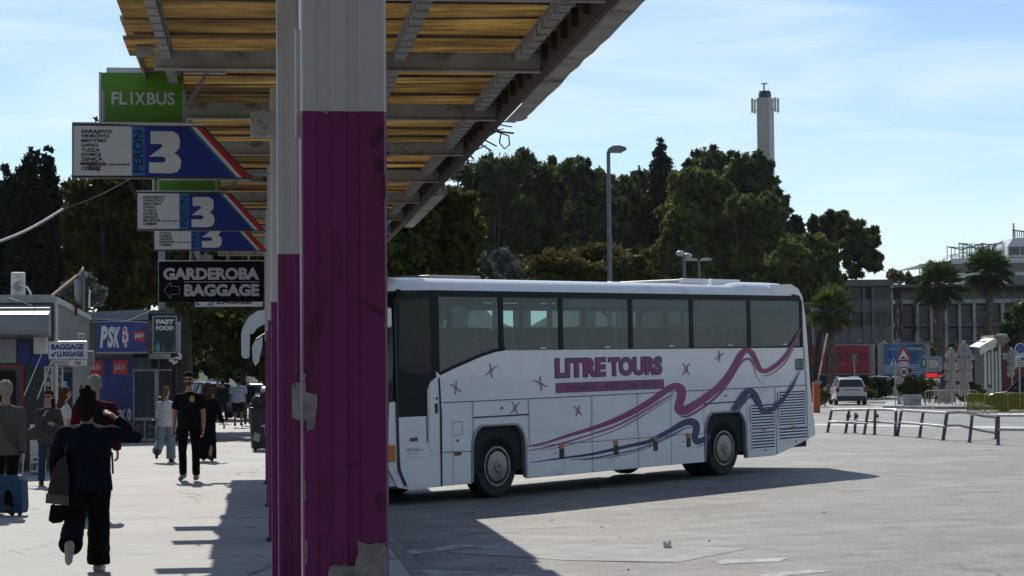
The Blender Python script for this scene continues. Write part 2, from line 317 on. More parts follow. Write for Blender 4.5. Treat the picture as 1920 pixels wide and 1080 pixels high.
# ------------------------------------------------------------------ station canopy (platform frame: x across, y along)
def make_canopy():
    root = thing('station_canopy', 'long station canopy of yellowed corrugated sheets on purple and white columns', 'canopy', (0, 0, 0), TH)
    Zb = 4.15; beams = [16.35+3.14*k for k in range(-12, 9)]
    roofm = bpy.data.materials.new('yellowed_corrugated_sheet'); roofm.use_nodes = True; n = roofm.node_tree.nodes; l = roofm.node_tree.links; p = n['Principled BSDF']
    c = n.new('ShaderNodeTexCoord')
    def noise(sc, det, st_, ro=.6):
        mp = n.new('ShaderNodeMapping'); mp.inputs['Scale'].default_value = st_; l.new(c.outputs['Object'], mp.inputs[0])
        t = n.new('ShaderNodeTexNoise'); t.inputs['Scale'].default_value = sc; t.inputs['Detail'].default_value = det; t.inputs['Roughness'].default_value = ro; l.new(mp.outputs[0], t.inputs['Vector']); return t.outputs['Fac']
    def rng(v, a, b, lo, hi):
        r = n.new('ShaderNodeMapRange'); r.inputs[1].default_value = a; r.inputs[2].default_value = b; r.inputs[3].default_value = lo; r.inputs[4].default_value = hi; l.new(v, r.inputs[0]); return r.outputs[0]
    def mul(a, b):
        q = n.new('ShaderNodeMath'); q.operation = 'MULTIPLY'; l.new(a, q.inputs[0]); l.new(b, q.inputs[1]); return q.outputs[0]
    g1 = rng(noise(1.0, 7, (.5, 1.2, 1)), .38, .62, .04, 1.0); g2 = rng(noise(3.2, 7, (.3, 2.2, 1), .75), .34, .64, .12, 1.15); g3 = rng(noise(9, 3, (.08, 4, 1)), .35, .65, .55, 1.2)
    a = mul(mul(g1, g2), g3)
    m1 = n.new('ShaderNodeMix'); m1.data_type = 'RGBA'; m1.inputs['A'].default_value = (.05, .03, .012, 1); m1.inputs['B'].default_value = (.56, .34, .09, 1); l.new(a, m1.inputs['Factor'])
    m2 = n.new('ShaderNodeMix'); m2.data_type = 'RGBA'; m2.inputs['A'].default_value = (.10, .07, .04, 1); m2.inputs['B'].default_value = (.32, .22, .1, 1); l.new(a, m2.inputs['Factor'])
    q = n.new('ShaderNodeBsdfTranslucent'); l.new(m1.outputs['Result'], q.inputs[0]); l.new(m2.outputs['Result'], p.inputs['Base Color']); p.inputs['Roughness'].default_value = .8
    s = n.new('ShaderNodeMixShader'); s.inputs[0].default_value = .26; l.new(p.outputs[0], s.inputs[1]); l.new(q.outputs[0], s.inputs[2]); l.new(s.outputs[0], n['Material Output'].inputs['Surface'])
    beamm = mat('beam_white_paint', (.42, .41, .385), .6, var=.16, scale=3, dirt=(.13, .065, .03), dscale=3.2, dth=.56)
    railm = mat('rail_paint', (.34, .34, .33), .6, var=.12, scale=3, dirt=(.1, .07, .05), dscale=3, dth=.6)
    darkm = mat('rusty_dark_steel', (.075, .055, .042), .7, var=.3, scale=6)
    battm = mat('grimy_batten', (.16, .115, .07), .8, var=.3, scale=4)
    # roof: sheets laid side by side, each a run of corrugations along x
    rnd = random.Random(3); y = -20.0; k = 0
    while y < 42.4:
        g = MB(); w = .86; nx = [-.98+rnd.uniform(-.03, .07), .7, 2.36+rnd.uniform(-.04, .05)]; z0 = 4.355+(k % 2)*.006+rnd.uniform(0, .004); per = .1; m = int(w/per*6)
        vs = []
        for i in range(m+1):
            yy = y+w*1.03*i/m; zz = z0+.016*math.sin(2*math.pi*(yy-y)/per)
            for x in nx: vs.append((x, yy, zz+.02*max(0, x)))
        g.add(vs, [(i*3+j, i*3+j+1, (i+1)*3+j+1, (i+1)*3+j) for i in range(m) for j in range(2)])
        g.build('roof_sheet', roofm, root, smooth='full'); y += w; k += 1
    for yb in beams:
        g = MB(); x0, x1 = -.787, 2.175
        g.box((x0, yb, Zb+.006), (x1, yb+.01, Zb+.132)); g.box((x0, yb-.035, Zb-.005), (x1, yb+.042, Zb+.005)); g.box((x0, yb-.035, Zb+.133), (x1, yb+.042, Zb+.142))
        o = g.build('cross_beam', beamm, root)
        g = MB(); xr = .65+rnd.uniform(-.05, .05)
        g.tube([(xr+.06*math.cos(t), yb-.07, Zb+.055+.07*math.sin(t)) for t in [i*.5 for i in range(14)]], .006, 5)
        g.tube([(xr-.035, yb-.07, Zb+.08), (xr-.2, yb-.08, Zb+.16), (xr-.29, yb-.075, Zb+.14), (xr-.26, yb-.07, Zb+.035), (xr-.14, yb-.07, Zb-.0)], .0055, 5)
        g.build('cable_coil', DARK, o)
    for x, w in ((-.69, .07), (1.08, .085), (2.015, .09)):
        for a, b in zip(beams[:-1], beams[1:]):
            g = MB(); g.box((x-w/2, a+.045, Zb+.07), (x+w/2, b-.038, Zb+.13)); g.box((x-w/2-.02, a+.045, Zb+.131), (x+w/2+.02, b-.038, Zb+.138))
            yy = a+.2
            while yy < b-.15: g.box((x-w/2-.006, yy, Zb+.06), (x+w/2+.006, yy+.014, Zb+.14)); yy += .31
            g.build('rail', railm, root)
    # purlins, thin dark battens under the sheets
    yy = 2.2
    while yy < 42:
        g = MB(); g.box((-.9, yy, 4.312), (2.21, yy+.03, 4.336)); g.build('batten', battm, root); yy += 1.05*rnd.choice((1, 1, .7, 1.4, 1.1))
    # outer edge: dark gutter girder, white fascia with broken ends
    g = MB(); g.box((2.187, -18, Zb), (2.21, 42, 4.42)); g.box((2.21, -18, Zb-.007), (2.256, 42, Zb+.02))
    yy = 3
    while yy < 42: g.box((2.14, yy, Zb+.04), (2.187, yy+.035, 4.32)); yy += .52
    g.build('gutter_girder', darkm, root)
    def fascia(y0, y1, ragged):
        g = MB(); pts = [(2.27, y0), (2.415, y0)]
        if ragged:
            yy = y0
            while yy < y1-.45: pts.append((2.415+rnd.uniform(-.012, .012), yy)); yy += .35
            pts += [(2.436, y1-.35), (2.415, y1-.14), (2.37, y1-.08), (2.32, y1), (2.27, y1-.035)]
        else: pts += [(2.415, y1), (2.27, y1)]
        g.poly(pts, lambda a, b: (a, b, Zb-.004), 0, (0, 0, -.01))
        g.box((2.405, y0, Zb), (2.418, y1-.2, 4.44)); g.build('fascia', beamm, root)
    fascia(-18, 19.55, True); fascia(27.7, 33.5, False)
    yy = 19.6
    while yy < 27.6:                                                    # twisted remains where the fascia is gone
        h = rnd.uniform(-.035, .08); g = MB(); g.bar((2.256, yy, Zb), (2.256+rnd.uniform(.02, .15), yy+rnd.uniform(.07, .35), Zb+h), .02, .008); g.build('torn_bracket', darkm, root); yy += rnd.uniform(.17, .42)
    g = MB(); g.tube([(2.28, 20.4, 4.15), (2.415, 20.5, 4.12), (2.43, 20.56, 4.04), (2.38, 20.56, 4.0), (2.33, 20.56, 4.06), (2.35, 20.6, 4.15)], .008, 5); g.build('wire_loop', darkm, root); g = MB(); g.tube([(2.2, 20, 4.11), (2.415, 20.1, 4.1)], .01, 5)
    g.build('torn_fascia_bracket', darkm, root)
    g = MB(); g.box((-.93, 16.5, 4.265), (-.917, 42, 4.44)); g.box((-.917, 16.5, 4.265), (-.8, 16.515, 4.44)); g.build('fascia', beamm, root)
    # columns
    for k in range(-3, 6):
        yb = 4.84+6.28*k; g = MB()
        prof = [(.096, 0), (.1, -.006), (.128, -.006), (.131, -.002), (.165, -.002), (.168, -.006), (.196, -.006), (.2, 0), (.226, 0), (.229, -.005), (.284, -.005), (.29, .004), (.29, .2), (.096, .2)]
        def seg(z0, z1, m):
            q = [(x, yb+y, z0) for x, y in prof] + [(x, yb+y, z1) for x, y in prof]; nn = len(prof)
            g.add(q, [(i, (i+1) % nn, (i+1) % nn+nn, i+nn) for i in range(nn)], m)
        zs = 2.425+rnd.uniform(-.02, .02) if k else 2.402
        seg(0, zs, 0); seg(zs, 4.148, 1)
        o = g.build('column', [PURPLE, COLW], root, label='front column, white above purple with peeling paint patches' if k == 0 else None)
        if k in (0, 1):
            def patch(pts, flip=False):
                g = MB(); rp_ = random.Random(len(pts)); pts = [q for a, b in zip(pts, pts[1:]+pts[:1]) for q in (a, (a[0]*.67+b[0]*.33+rp_.uniform(-.002, .002), a[1]*.67+b[1]*.33+rp_.uniform(-.003, .003)), (a[0]*.33+b[0]*.67+rp_.uniform(-.002, .002), a[1]*.33+b[1]*.67+rp_.uniform(-.003, .003)))]; g.poly(pts, lambda a, b: (a, yb-.0085, b)); g.build('peeled_paint', PRIMER, o)
            if k == 0:
                for pts in (((693, 262), (702, 246), (716, 240), (719, 258), (708, 276), (699, 282)), ((700, 305), (712, 298), (719, 312), (716, 330), (705, 326)), ((713, 338), (721, 330), (722, 372), (716, 392)), ((699, 932), (714, 926), (719, 948), (707, 962)), ((648, 870), (655, 866), (657, 880), (650, 884)), ((672, 560), (715, 590), (714, 596), (675, 567))):
                    g = MB(); g.poly([((a-485)*4.84/4000, 1.8+(709-b)*4.84/4000) for a, b in pts], lambda a, b: (a, yb-.0075, b)); g.build('scuff_mark', mat('scuffed_purple', (.1, .012, .06), .6, var=.4, scale=30), o)
                for pts in (((567, 1012), (572, 1010), (573, 1050), (568, 1060)), ((716, 612), (721, 608), (721, 622)), ((600, 212), (618, 211), (612, 217)), ((565, 905), (569, 900), (570, 935), (566, 940))):
                    g = MB(); g.poly([((a-485)*4.84/4000, 1.8+(709-b)*4.84/4000) for a, b in pts], lambda a, b: (a, yb-.008, b)); g.build('paint_chip', PRIMER, o)
                z = lambda py: 1.8+(709-py)*4.84/4000
                x = lambda px: (px-485)*4.84/4000
                patch([(x(a), z(b)) for a, b in ((564.5, 702), (571, 706), (570, 738), (592, 742), (590, 775), (586, 808), (574, 809), (571, 790), (564.5, 782))])
                patch([(x(a), z(b)) for a, b in ((664, 1014), (690, 1022), (718, 1018), (721, 1045), (719, 1095), (608, 1095), (614, 1062), (640, 1058), (660, 1062), (667, 1036))])
            else:
                z = lambda py: 1.8+(709-py)*11.12/4000
                patch([(.165, z(722)), (.23, z(718)), (.25, z(760)), (.24, z(795)), (.2, z(790)), (.166, z(784))])
        g = MB(); g.box((.07, yb-.03, .006), (.33, yb+.23, .03)); g.build('base_plate', darkm, o)
    g = MB(); g.box((-.055, 15.6, 3.56), (.138, 15.8, 3.745)); g.build('junction_box', beamm, root, bevel=.01)
    g = MB(); g.tube([(.091, 4.92, 2.35), (.091, 4.92, 2.6)], .008, 6); g.build('cable_clip', OFFW, root)
make_canopy()

# ------------------------------------------------------------------ hanging signs
FRAME = mat('sign_frame', (.05, .05, .055), .5, var=.2)
ALU = mat('aluminium_edge', (.6, .6, .6), .35, metal=.6, var=.06)
BLUE = mat('sign_blue', (.01, .03, .24), .4, var=.1, scale=3)
TEAL = mat('sign_teal', (.01, .16, .3), .4, var=.06)
STRIPEB = mat('sign_stripe_blue', (.02, .17, .45), .4, var=.06)
GREEN = mat('sign_green', (.1, .3, .012), .4, var=.08, scale=2)
TOWNS = ['SARAJEVO', 'VINKOVCI', 'IMOTSKI', 'LIVNO', 'TUZLA', 'DOBOJ', 'ZENICA', 'MOSTAR', 'OSIJEK']
TW = [57, 52, 46, 32, 35, 36, 40, 47, 37]
def peron_sign(d, px, pyb, label, worn):
    s = 17.25/4000                                             # metres per drawing unit
    p = at(px, pyb, d)
    root = thing('platform_sign', label, 'sign', p, TH, 'platform three signs hung in a row under the canopy')
    u = lambda x, y: ((x-135)*s, (333-y)*s)
    out = [u(135, 333), u(135, 231), u(381, 235), u(474, 335)]
    g = MB(); g.poly(out, xz(0), 0, (0, .09, 0)); g.box((0, -.008, .442), (1.06, .098, .452), 1); g.build('sign_box', [FRAME, ALU], root)  # pale top strip: sunlight on the frame's edge put in as colour
    g = MB(); g.poly([u(138, 329), u(138, 235), u(246, 236), u(246, 329)], xz(-.004)); pw = g.build('destination_panel', SIGNW, root)
    g = MB()
    for i, (t, w) in enumerate(zip(TOWNS, TW)):
        yy = 249+i*8.75; x0, z0 = u(152, yy); x1, z1 = u(152+w, yy-6.6); g.text(t, x0, z0, x1, z1, -.008, 0, .035)
    x0, z0 = u(203, 318-6.5); x1, z1 = u(242, 305.5); g.text('(na Imotski)', x0, z0, x1, z1, -.008, 0, .025)
    g.build('destination_lettering', INK, pw)
    if worn:
        g = MB(); rr = random.Random(5)
        for i in range(34):
            a = rr.gauss(176, 9); b = rr.gauss(312, 4.5); x, z = u(a, b); r = rr.uniform(.004, .011)
            g.add([(x+r*rr.uniform(.7, 1.5)*math.cos(t), -.010-i*.0001, z+r*.6*math.sin(t)) for t in [j*.9 for j in range(7)]], [tuple(range(7))])
        for b in (305, 308):
            x0, z0 = u(150, b); x1, z1 = u(184, b-.5); g.add([(x0, -.0095, z0-.003), (x1, -.0095, z1-.003), (x1, -.0095, z1+.003), (x0, -.0095, z0+.003)], [(0, 1, 2, 3)])
        g.build('black_scribble', mat('smeared_ink', (.05, .05, .05), .6, var=.3), pw)
    g = MB(); g.poly([u(246, 329), u(246, 236), u(270, 236), u(270, 330)], xz(-.004)); pb = g.build('platform_stripe', STRIPEB, root)
    g = MB(); x0, z0 = u(249, 323); x1, z1 = u(267, 244); g.text('PERON', x0, z0, x1, z1, -.008, 0, .01, rot=True); g.build('platform_lettering', INK, pb)
    g = MB(); g.poly([u(270, 330), u(270, 236), u(351, 237), u(437, 332)], xz(-.004)); bp = g.build('number_panel', BLUE, root)
    g = MB()
    # the fat figure three
    o3 = [(281, 245), (323, 245), (333, 251), (336, 262), (335, 276), (329, 284), (325, 286), (333, 291), (338, 300), (337, 313), (331, 322), (319, 325), (278, 324), (278, 304),
          (306, 304), (309, 300), (309, 297), (305, 293), (290, 293), (278, 293.5), (303, 274), (303, 272), (300, 269), (281, 269)]
    g.poly([u(*q) for q in o3], xz(-.009)); g.build('number_three', SIGNW, bp)
    for a0, a1, b0, b1, m, nm in ((351, 358, 437, 443, TEAL, 'teal_stripe'), (358, 367, 443, 452, SIGNW, 'white_stripe'), (367, 378, 452, 468, RED, 'red_stripe')):
        g = MB(); g.poly([u(b0, 332), u(a0, 237), u(a1, 237.3), u(b1, 332.5)], xz(-.004)); g.build(nm, m, root)
    for x in (.25, .9):
        g = MB(); g.tube([(x, .045, .452), (x, .045, 4.15-p.z)], .015, 6); g.build('hanger', GREY, root)
    g = MB(); g.bar((1.46, .045, .035), (1.67, .045, .035), .02, .02); g.build('tip_bracket', GREY, root)
peron_sign(17.25, 135, 333, 'large nearest blue and white platform 3 sign with black scribble over two town names', True)
peron_sign(24.1, 256, 432, 'middle platform 3 sign with clean town list, below a strip of green board', False)
peron_sign(27.5, 288, 470, 'farthest platform 3 sign, its upper half hidden by the sign before it', False)

def flix(d, x0, y0, x1, y1, label, words):
    s = d/4000; p = at(x0, y1, d); w = (x1-x0)*s; h = (y1-y0)*s
    root = thing('coach_line_board', label, 'sign', p, TH, 'green coach line boards above the platform signs')
    g = MB(); g.box((0, 0, 0), (w, .08, h)); b = g.build('panel', GREEN, root)
    g = MB(); g.box((-.02, -.005, -.01), (-.002, .085, h+.005)); g.box((.04, .02, h+.002), (w+.35, .07, h+.045)); g.box((-.03, .0, -.03), (w+.05, .085, -.012)); g.build('frame', ALU, root)
    if words:
        g = MB(); u = lambda x, y: ((x-x0)*s, (y1-y)*s)
        a, b2 = u(209, 196); c, d2 = u(327, 172)
        g.text('FL', a, b2, a+29*s, d2, -.006, 0, .03); g.text('i', a+35*s, b2, a+40*s, d2, -.006, 0, .03); g.text('X', a+43*s, b2, a+63*s, d2, -.006, 0, .03); g.text('BUS', a+66*s, b2, c, d2, -.006, 0, .03)
        g.build('lettering', SIGNW, b)
    g = MB(); g.tube([(.3, .04, h), (.3, .04, 4.15-p.z)], .015, 6); g.build('hanger', GREY, root); g = MB(); g.bar((w+.2, .05, h+.02), (w+.02, .05, h*.35), .03, .03); g.build('brace', GREY, root)
flix(17.45, 190, 135, 343, 231, 'bright green board with white lettering above the nearest platform sign', True)
flix(24.35, 289, 338, 412, 390, 'green board mostly hidden behind the nearest platform sign, above the middle one', False)

def garderoba():
    d = 29; s = d/4000; p = at(298, 566, d)
    root = thing('baggage_sign', 'black hanging sign with grey capitals and an outlined arrow pointing left', 'sign', p, TH)
    u = lambda x, y: ((x-298)*s, (566-y)*s)
    w, h = u(492, 490)
    g = MB(); g.box((0, 0, 0), (w, .12, h)); b = g.build('panel', mat('sign_black', (.009, .009, .014), .7, var=.1, spec=.1), root)
    g = MB(); g.box((-.01, -.008, h), (w+.01, .13, h+.015)); g.build('lit_top_edge', ALU, root)  # pale strip standing in for sunlight along the sign's top
    LG = mat('sign_lettering_grey', (.5, .5, .52), .5, var=.05); g = MB()
    for t, x0, y0, x1, y1 in (('GARDEROBA', 306, 525, 485, 502), ('BAGGAGE', 345, 556, 485, 533)):
        a, b1 = u(x0, y0); c, d1 = u(x1, y1); g.text(t, a, b1, c, d1, -.006, 0, .05)
    a, b1 = u(345, 529.5); c, d1 = u(485, 528.3); g.box((a, -.007, b1), (c, -.004, d1)); g.build('lettering', LG, b)
    g = MB(); ar = [u(*q) for q in ((307, 544), (320, 529), (320, 537), (336, 537), (336, 552), (320, 552), (320, 560))]
    for q, r in zip(ar, ar[1:]+ar[:1]): g.bar((q[0], -.006, q[1]), (r[0], -.006, r[1]), .004, .012, up=(0, 1, 0))
    g.build('arrow', LG, b)
    for x in (.43, .93): g = MB(); g.tube([(x, .06, h), (x, .06, 4.15-p.z)], .02, 6); g.build('hanger', GREY, root)
    g = MB(); g.box((.52, -.07, h+.02), (.72, .07, h+.085)); g.bar((.55, -.07, h+.03), (.48, -.2, h+.2), .07, .04); g.build('floodlight', GREY, root)
garderoba()
def fourth():
    d = 40; s = d/4000; p = at(366, 575, d)
    root = thing('departure_sign', 'far light blue and white sign showing only its lower edge under the black one', 'sign', p, TH)
    g = MB(); g.box((0, 0, 0), (126*s, .08, .43)); b = g.build('sign_box', SIGNW, root)
    g = MB(); g.box((.02, -.006, .02), (.35, -.002, .41)); g.build('number_panel', STRIPEB, root)
    g = MB(); g.ell((.16, -.009, .14), (.12, .003, .13)); g.build('number_mark', SIGNW, root)
    g = MB(); g.text('PERON', .28, .04, .335, .38, -.009, 0, .01, rot=True); g.text('ZAGREB', .38, .05, 1.05, .12, -.006, 1, .04); g.build('lettering', [SIGNW, INK], root)
    for x in (.2, 1.0): g = MB(); g.tube([(x, .05, .43), (x, .05, 4.15-p.z)], .02, 6); g.build('hanger', GREY, root)
fourth()
def hwire():
    g = MB(); a = at(-30, 462, 40); b = at(118, 392, 42); c = at(245, 335, 46)
    pts = [a+(b-a)*i/8 + Vector((0, 0, -.08*math.sin(math.pi*i/8))) for i in range(9)]
    g.tube(pts, .026, 6, 0); pts2 = [b+(c-b)*i/8 + Vector((0, 0, -.05*math.sin(math.pi*i/8))) for i in range(9)]
    g.tube(pts2, .009, 5, 1)
    tag(g.build('overhead_cable', [mat('cable_sleeve', (.4, .4, .4), .5), DARK], smooth=True), 'overhead cable with a thick grey sleeve, slanting before the dark trees', 'cable')
hwire()
# ------------------------------------------------------------------ touring coach (local x: front -> rear, y: near side -> far side)
BV = Vector((.64637, .76289, .0140)).normalized()
BP = Vector((-.2241, 34.0, -.1623))
BS = Vector((.76297, -.64644, 0)); BU = BS.cross(BV).normalized()
def uw(px, py):
    """photo pixel -> metres on the coach's near side (along, up)"""
    r = CM @ Vector(((px-960)/4000, -(py-540)/4000, -1)); t = (BP-EYE).dot(BS)/r.dot(BS); p = EYE+r*t-BP
    return p.dot(BV), p.dot(BU)
BUSW = mat('coach_white_paint', (.8, .8, .8), .3, var=.03, scale=1.5, dirt=(.62, .61, .58), dscale=1.1, dth=.6, coat=.5)
PINK = mat('livery_magenta', (.28, .035, .135), .4, var=.08, scale=3)
LBLUE = mat('livery_blue', (.012, .02, .125), .4, var=.08, scale=3)
SEAM = mat('panel_gap_black', (.015, .016, .02), .6)
BANDM = mat('window_band_black', (.009, .013, .021), .3, var=.1, spec=.12)
LOUV = mat('louvre_dark', (.012, .012, .013), .6)
HUB = mat('wheel_trim_steel', (.24, .24, .24), .38, metal=.75, var=.15, scale=5)
def wheel(parent, x, y, z, r, sgn, hub=True, w=.3):
    """wheel on an axle along local y; sgn -1: outer face towards -y"""
    g = MB(); prof = [(r*.62, 0), (r*.9, 0), (r*.97, .03), (r, .07), (r, w-.07), (r*.97, w-.03), (r*.9, w), (r*.62, w)]
    g.lathe([(a, -sgn*b) for a, b in prof], 36, 0, (0, 0, 0), 'y')
    o = g.build('tyre', RUBBER, parent, smooth=True, loc=(x, y, z))
    if hub:
        g = MB(); e = sgn*.012
        g.lathe([(r*.63, .02*-sgn), (r*.615, e), (r*.56, e), (r*.52, -sgn*.03), (r*.5, -sgn*.03), (r*.46, e*1.5), (r*.2, e*2.6), (r*.17, e*4.2), (r*.02, e*4.6)], 36, 0, (0, 0, 0), 'y')
        for k in range(8):
            a = k*math.pi/4+.2
            for da in (0,):
                c0 = r*.535; q = [(c0*math.cos(a+t)*k2, e*1.6, c0*math.sin(a+t)*k2) for t, k2 in ((-.27, .955), (.27, .955), (.27, 1.05), (-.27, 1.05))]
                g.add(q, [(0, 1, 2, 3)], 1)
        g.lathe([(r*.085, e*5), (r*.07, e*5)], 16, 0, (0, 0, 0), 'y')
        g.build('wheel_trim', [HUB, LOUV], o, smooth=True)
    return o
def ribbon(g, pts, k, fnlift, m=0, thin=1.):
    """tapering stripe on the side; pts (x,y,w) in drawing units of the enlarged photo detail, smoothed"""
    P = np.array(pts, float); P[:, 1] -= P[:, 2]*(1-thin)*.5; P[:, 2] *= thin; t = np.arange(len(P)); tt = np.linspace(0, len(P)-1, (len(P)-1)*7+1)
    def cr(c):
        out = []
        for v in tt:
            i = min(int(v), len(P)-2); f = v-i; p0, p1, p2, p3 = c[max(i-1, 0)], c[i], c[i+1], c[min(i+2, len(P)-1)]
            out.append(.5*(2*p1+(-p0+p2)*f+(2*p0-5*p1+4*p2-p3)*f*f+(-p0+3*p1-3*p2+p3)*f**3))
        return np.array(out)
    x, y, w = cr(P[:, 0]), cr(P[:, 1]), np.maximum(cr(P[:, 2]), .6)
    dx, dy = np.gradient(x), np.gradient(y); n = np.hypot(dx, dy); nx, ny = -dy/n, dx/n
    vs = []
    for i in range(len(x)):
        for sg in (-.5, .5):
            a, b = uw(960+(x[i]+nx[i]*w[i]*sg)/3.3103, 620+(y[i]+ny[i]*w[i]*sg)/3.3103); vs.append((a, fnlift, b))
    g.add(vs, [(2*i, 2*i+1, 2*i+3, 2*i+2) for i in range(len(x)-1)], m)
FGLASS = glass_mat('far_side_glass', (.62, .78, .8), .07, (.33, .43, .46))
def make_bus():
    root = thing('touring_coach', 'white touring coach with magenta and blue ribbon livery and purple lettering on its side', 'coach', BP)
    root.matrix_world = Matrix(((BV.x, -BS.x, BU.x, BP.x), (BV.y, -BS.y, BU.y, BP.y), (BV.z, -BS.z, BU.z, BP.z), (0, 0, 0, 1)))
    WB = 6.32; WD = 2.5
    def arch(cx, w, top, bot):
        r = .3; return [(cx+w, bot), (cx+w-.02, top-r)] + [(cx+w-.03-r+r*math.cos(t), top-r+r*math.sin(t)) for t in (.35, .8, 1.2)] + [(cx-w+.03+r+r*math.cos(t), top-r+r*math.sin(t)) for t in (1.9, 2.35, 2.8)] + [(cx-w+.02, top-r), (cx-w, bot)]
    belt = [uw(*q) for q in ((826, 704), (850, 692), (875, 681), (905, 668), (930, 660), (948, 657))]
    rear = [(9.0, 2.32), (8.98, 3.18), (8.9, 3.3), (8.7, 3.33), (7.9, 3.33), (7.9, 3.5), (8.6, 3.52), (8.85, 3.44), (9.0, 3.28), (9.08, 2.9), (9.14, 2.35), (9.2, 1.6), (9.3, .95), (9.32, .62), (8.5, .42), (7.9, .3)]
    side = [(-2.55, .62), (-2.5, 1.6), (-1.7, 1.62)] + [(-1.62, 1.9), (-1.45, 2.05)] + belt + [(8.9, 2.31)] + rear + [(WB+.66, .3)] + arch(WB, .66, 1.2, .3) + [(.66, .28)] + arch(0, .66, 1.18, .28) + [(-2.1, .27), (-2.35, .32)]
    # remove doubled ends
    for y, nm in ((0, 'near'), (WD, 'far')):
        g = MB(); g.poly(side, xz(y), 0, (0, .012 if y == 0 else -.012, 0)); g.build('side_panel', BUSW, root)
    g = MB()                                                       # lower sills stand a little proud
    for pts in ([(-1.1, .3), (-1.1, .95), (-.72, .96), (-.7, .3)], [(.7, .3), (.7, .93), (5.62, .95), (5.62, .3)], [(7.0, .33), (7.0, .95), (7.95, .95), (7.95, .32)], [(7.97, .32), (7.97, .95), (9.3, .95), (9.32, .63)]):
        g.poly(pts, xz(-.012), 0, (0, .0115, 0))
    g.build('sill', BUSW, root, bevel=.006)
    # rear and front skins, roof loft
    g = MB(); rr = rear[6:]; q = [(a, .0, b) for a, b in rr]+[(a, WD, b) for a, b in rr]; k = len(rr)
    g.add(q, [(i, i+1, i+1+k, i+k) for i in range(k-1)]); g.build('rear_panel', BUSW, root, smooth=True)
    fr = [(-2.2, .28), (-2.62, .34), (-2.72, .6), (-2.72, .95), (-2.66, 1.35)]
    g = MB(); ys = [0, .06, .25, WD/2, WD-.25, WD-.06, WD]; ins = [.3, .12, .02, 0, .02, .12, .3]
    g.add([(a+i, y, b) for a, b in fr for y, i in zip(ys, ins)], [(j*7+i, j*7+i+1, (j+1)*7+i+1, (j+1)*7+i) for j in range(4) for i in range(6)]); g.build('front_panel', BUSW, root, smooth=True)
    ws = [(-2.66, 1.352), (-2.62, 2.0), (-2.5, 2.7), (-2.34, 3.24)]
    g = MB(); g.add([(a+i, y, b) for a, b in ws for y, i in zip(ys, ins)], [(j*7+i, j*7+i+1, (j+1)*7+i+1, (j+1)*7+i) for j in range(3) for i in range(6)]); g.build('windscreen', DGLASS, root, smooth='full')
    g = MB()
    sec = [(.0, 3.3), (.015, 3.36), (.06, 3.43), (.18, 3.48), (.5, 3.51), (1.25, 3.53)]
    sec = sec+[(WD-a, b) for a, b in reversed(sec[:-1])]; n = len(sec)
    stn = [(-2.56, .16, -.17), (-2.58, .12, -.1), (-2.5, .05, -.05), (-2.2, .0, -.02), (-1.5, 0, 0), (0, 0, 0), (6.7, 0, 0), (6.85, 0, .03), (7.1, 0, .055), (8.4, 0, .055), (8.62, 0, .02)]
    vs = [(u_, i+(WD-2*i)*(a/WD), (b+dz) if b > 3.32 else b+min(dz, 0)*.6) for u_, i, dz in stn for a, b in sec]
    g.add(vs, [(j*n+i, j*n+i+1, (j+1)*n+i+1, (j+1)*n+i) for j in range(len(stn)-1) for i in range(n-1)]); g.add(vs[:n], [tuple(range(n))]); g.build('roof', BUSW, root, smooth=True)
    # black window band with openings, near and far
    seps = [uw(x, 600)[0] for x in (816, 940, 1052, 1183, 1297, 1405)]
    seps.append(8.97); wt = 3.2
    for y, sg in ((.004, 1), (WD-.004, -1)):
        g = MB(); g.box((-2.3, y, wt), (8.93, y+.02*sg, 3.305))
        g.poly([(-2.42, 1.62), (-2.3, 3.3), (-2.16, 3.3), (-2.3, 1.62)], xz(y), 0, (0, .02*sg, 0))
        for i, s in enumerate(seps[:-1]):
            w = .09 if i == 0 else .055; b = 1.95 if i == 0 else 2.3
            g.poly([(s-w, b), (s-w, wt), (s+w, wt), (s+w, b)], xz(y), 0, (0, .02*sg, 0))
        g.box((seps[1], y-.002*sg, 2.29), (8.96, y+.02*sg, 2.345)); g.box((8.9, y, 2.345), (8.97, y+.02*sg, wt))
        bl = [(a, b-.012) for a, b in belt] + [(a, b+.05) for a, b in reversed(belt)]
        g.poly(bl, xz(y), 0, (0, .02*sg, 0))
        g.build('window_band', BANDM, root, bevel=.003)
        for i in range(6):
            a, b = seps[i]+(.09 if i == 0 else .055), seps[i+1]-.055; g = MB()
            if i == 0:
                pts = [(a, 2.03)] + [(p, q+.045) for p, q in belt if p > a+.05] + [(b, 2.36), (b, wt), (a, wt)]
                g.poly(pts, xz(y+.012*sg))
            else: g.add([(a, y+.012*sg, 2.345), (b, y+.012*sg, 2.345), (b, y+.012*sg, wt), (a, y+.012*sg, wt)], [(0, 1, 2, 3)])
            o = g.build('window', GLASS if sg == 1 else FGLASS, root)
            if i and sg == 1:
                g = MB(); m = (a+b)/2+.2; g.box((m, y-.008, 2.37), (m+.14, y, 2.39)); g.build('window_latch', ALU, o)
    # front door: glazed upper, white lower
    dx0 = uw(745, 700)[0]; P = lambda *q: [uw(*r) for r in q]
    g = MB(); g.poly(P((742, 783), (800, 780), (801, 730), (806, 716), (818, 707), (806, 552), (748, 557), (737, 560)), xz(-.006)); dr = g.build('door', BANDM, root)
    g = MB(); g.poly(P((748, 565), (803, 558), (807, 640), (806, 700), (770, 702), (747, 690)), xz(-.009)); g.build('door_glass', mat('door_glass_tint', (.008, .012, .015), .12, var=.2, spec=.2), dr)
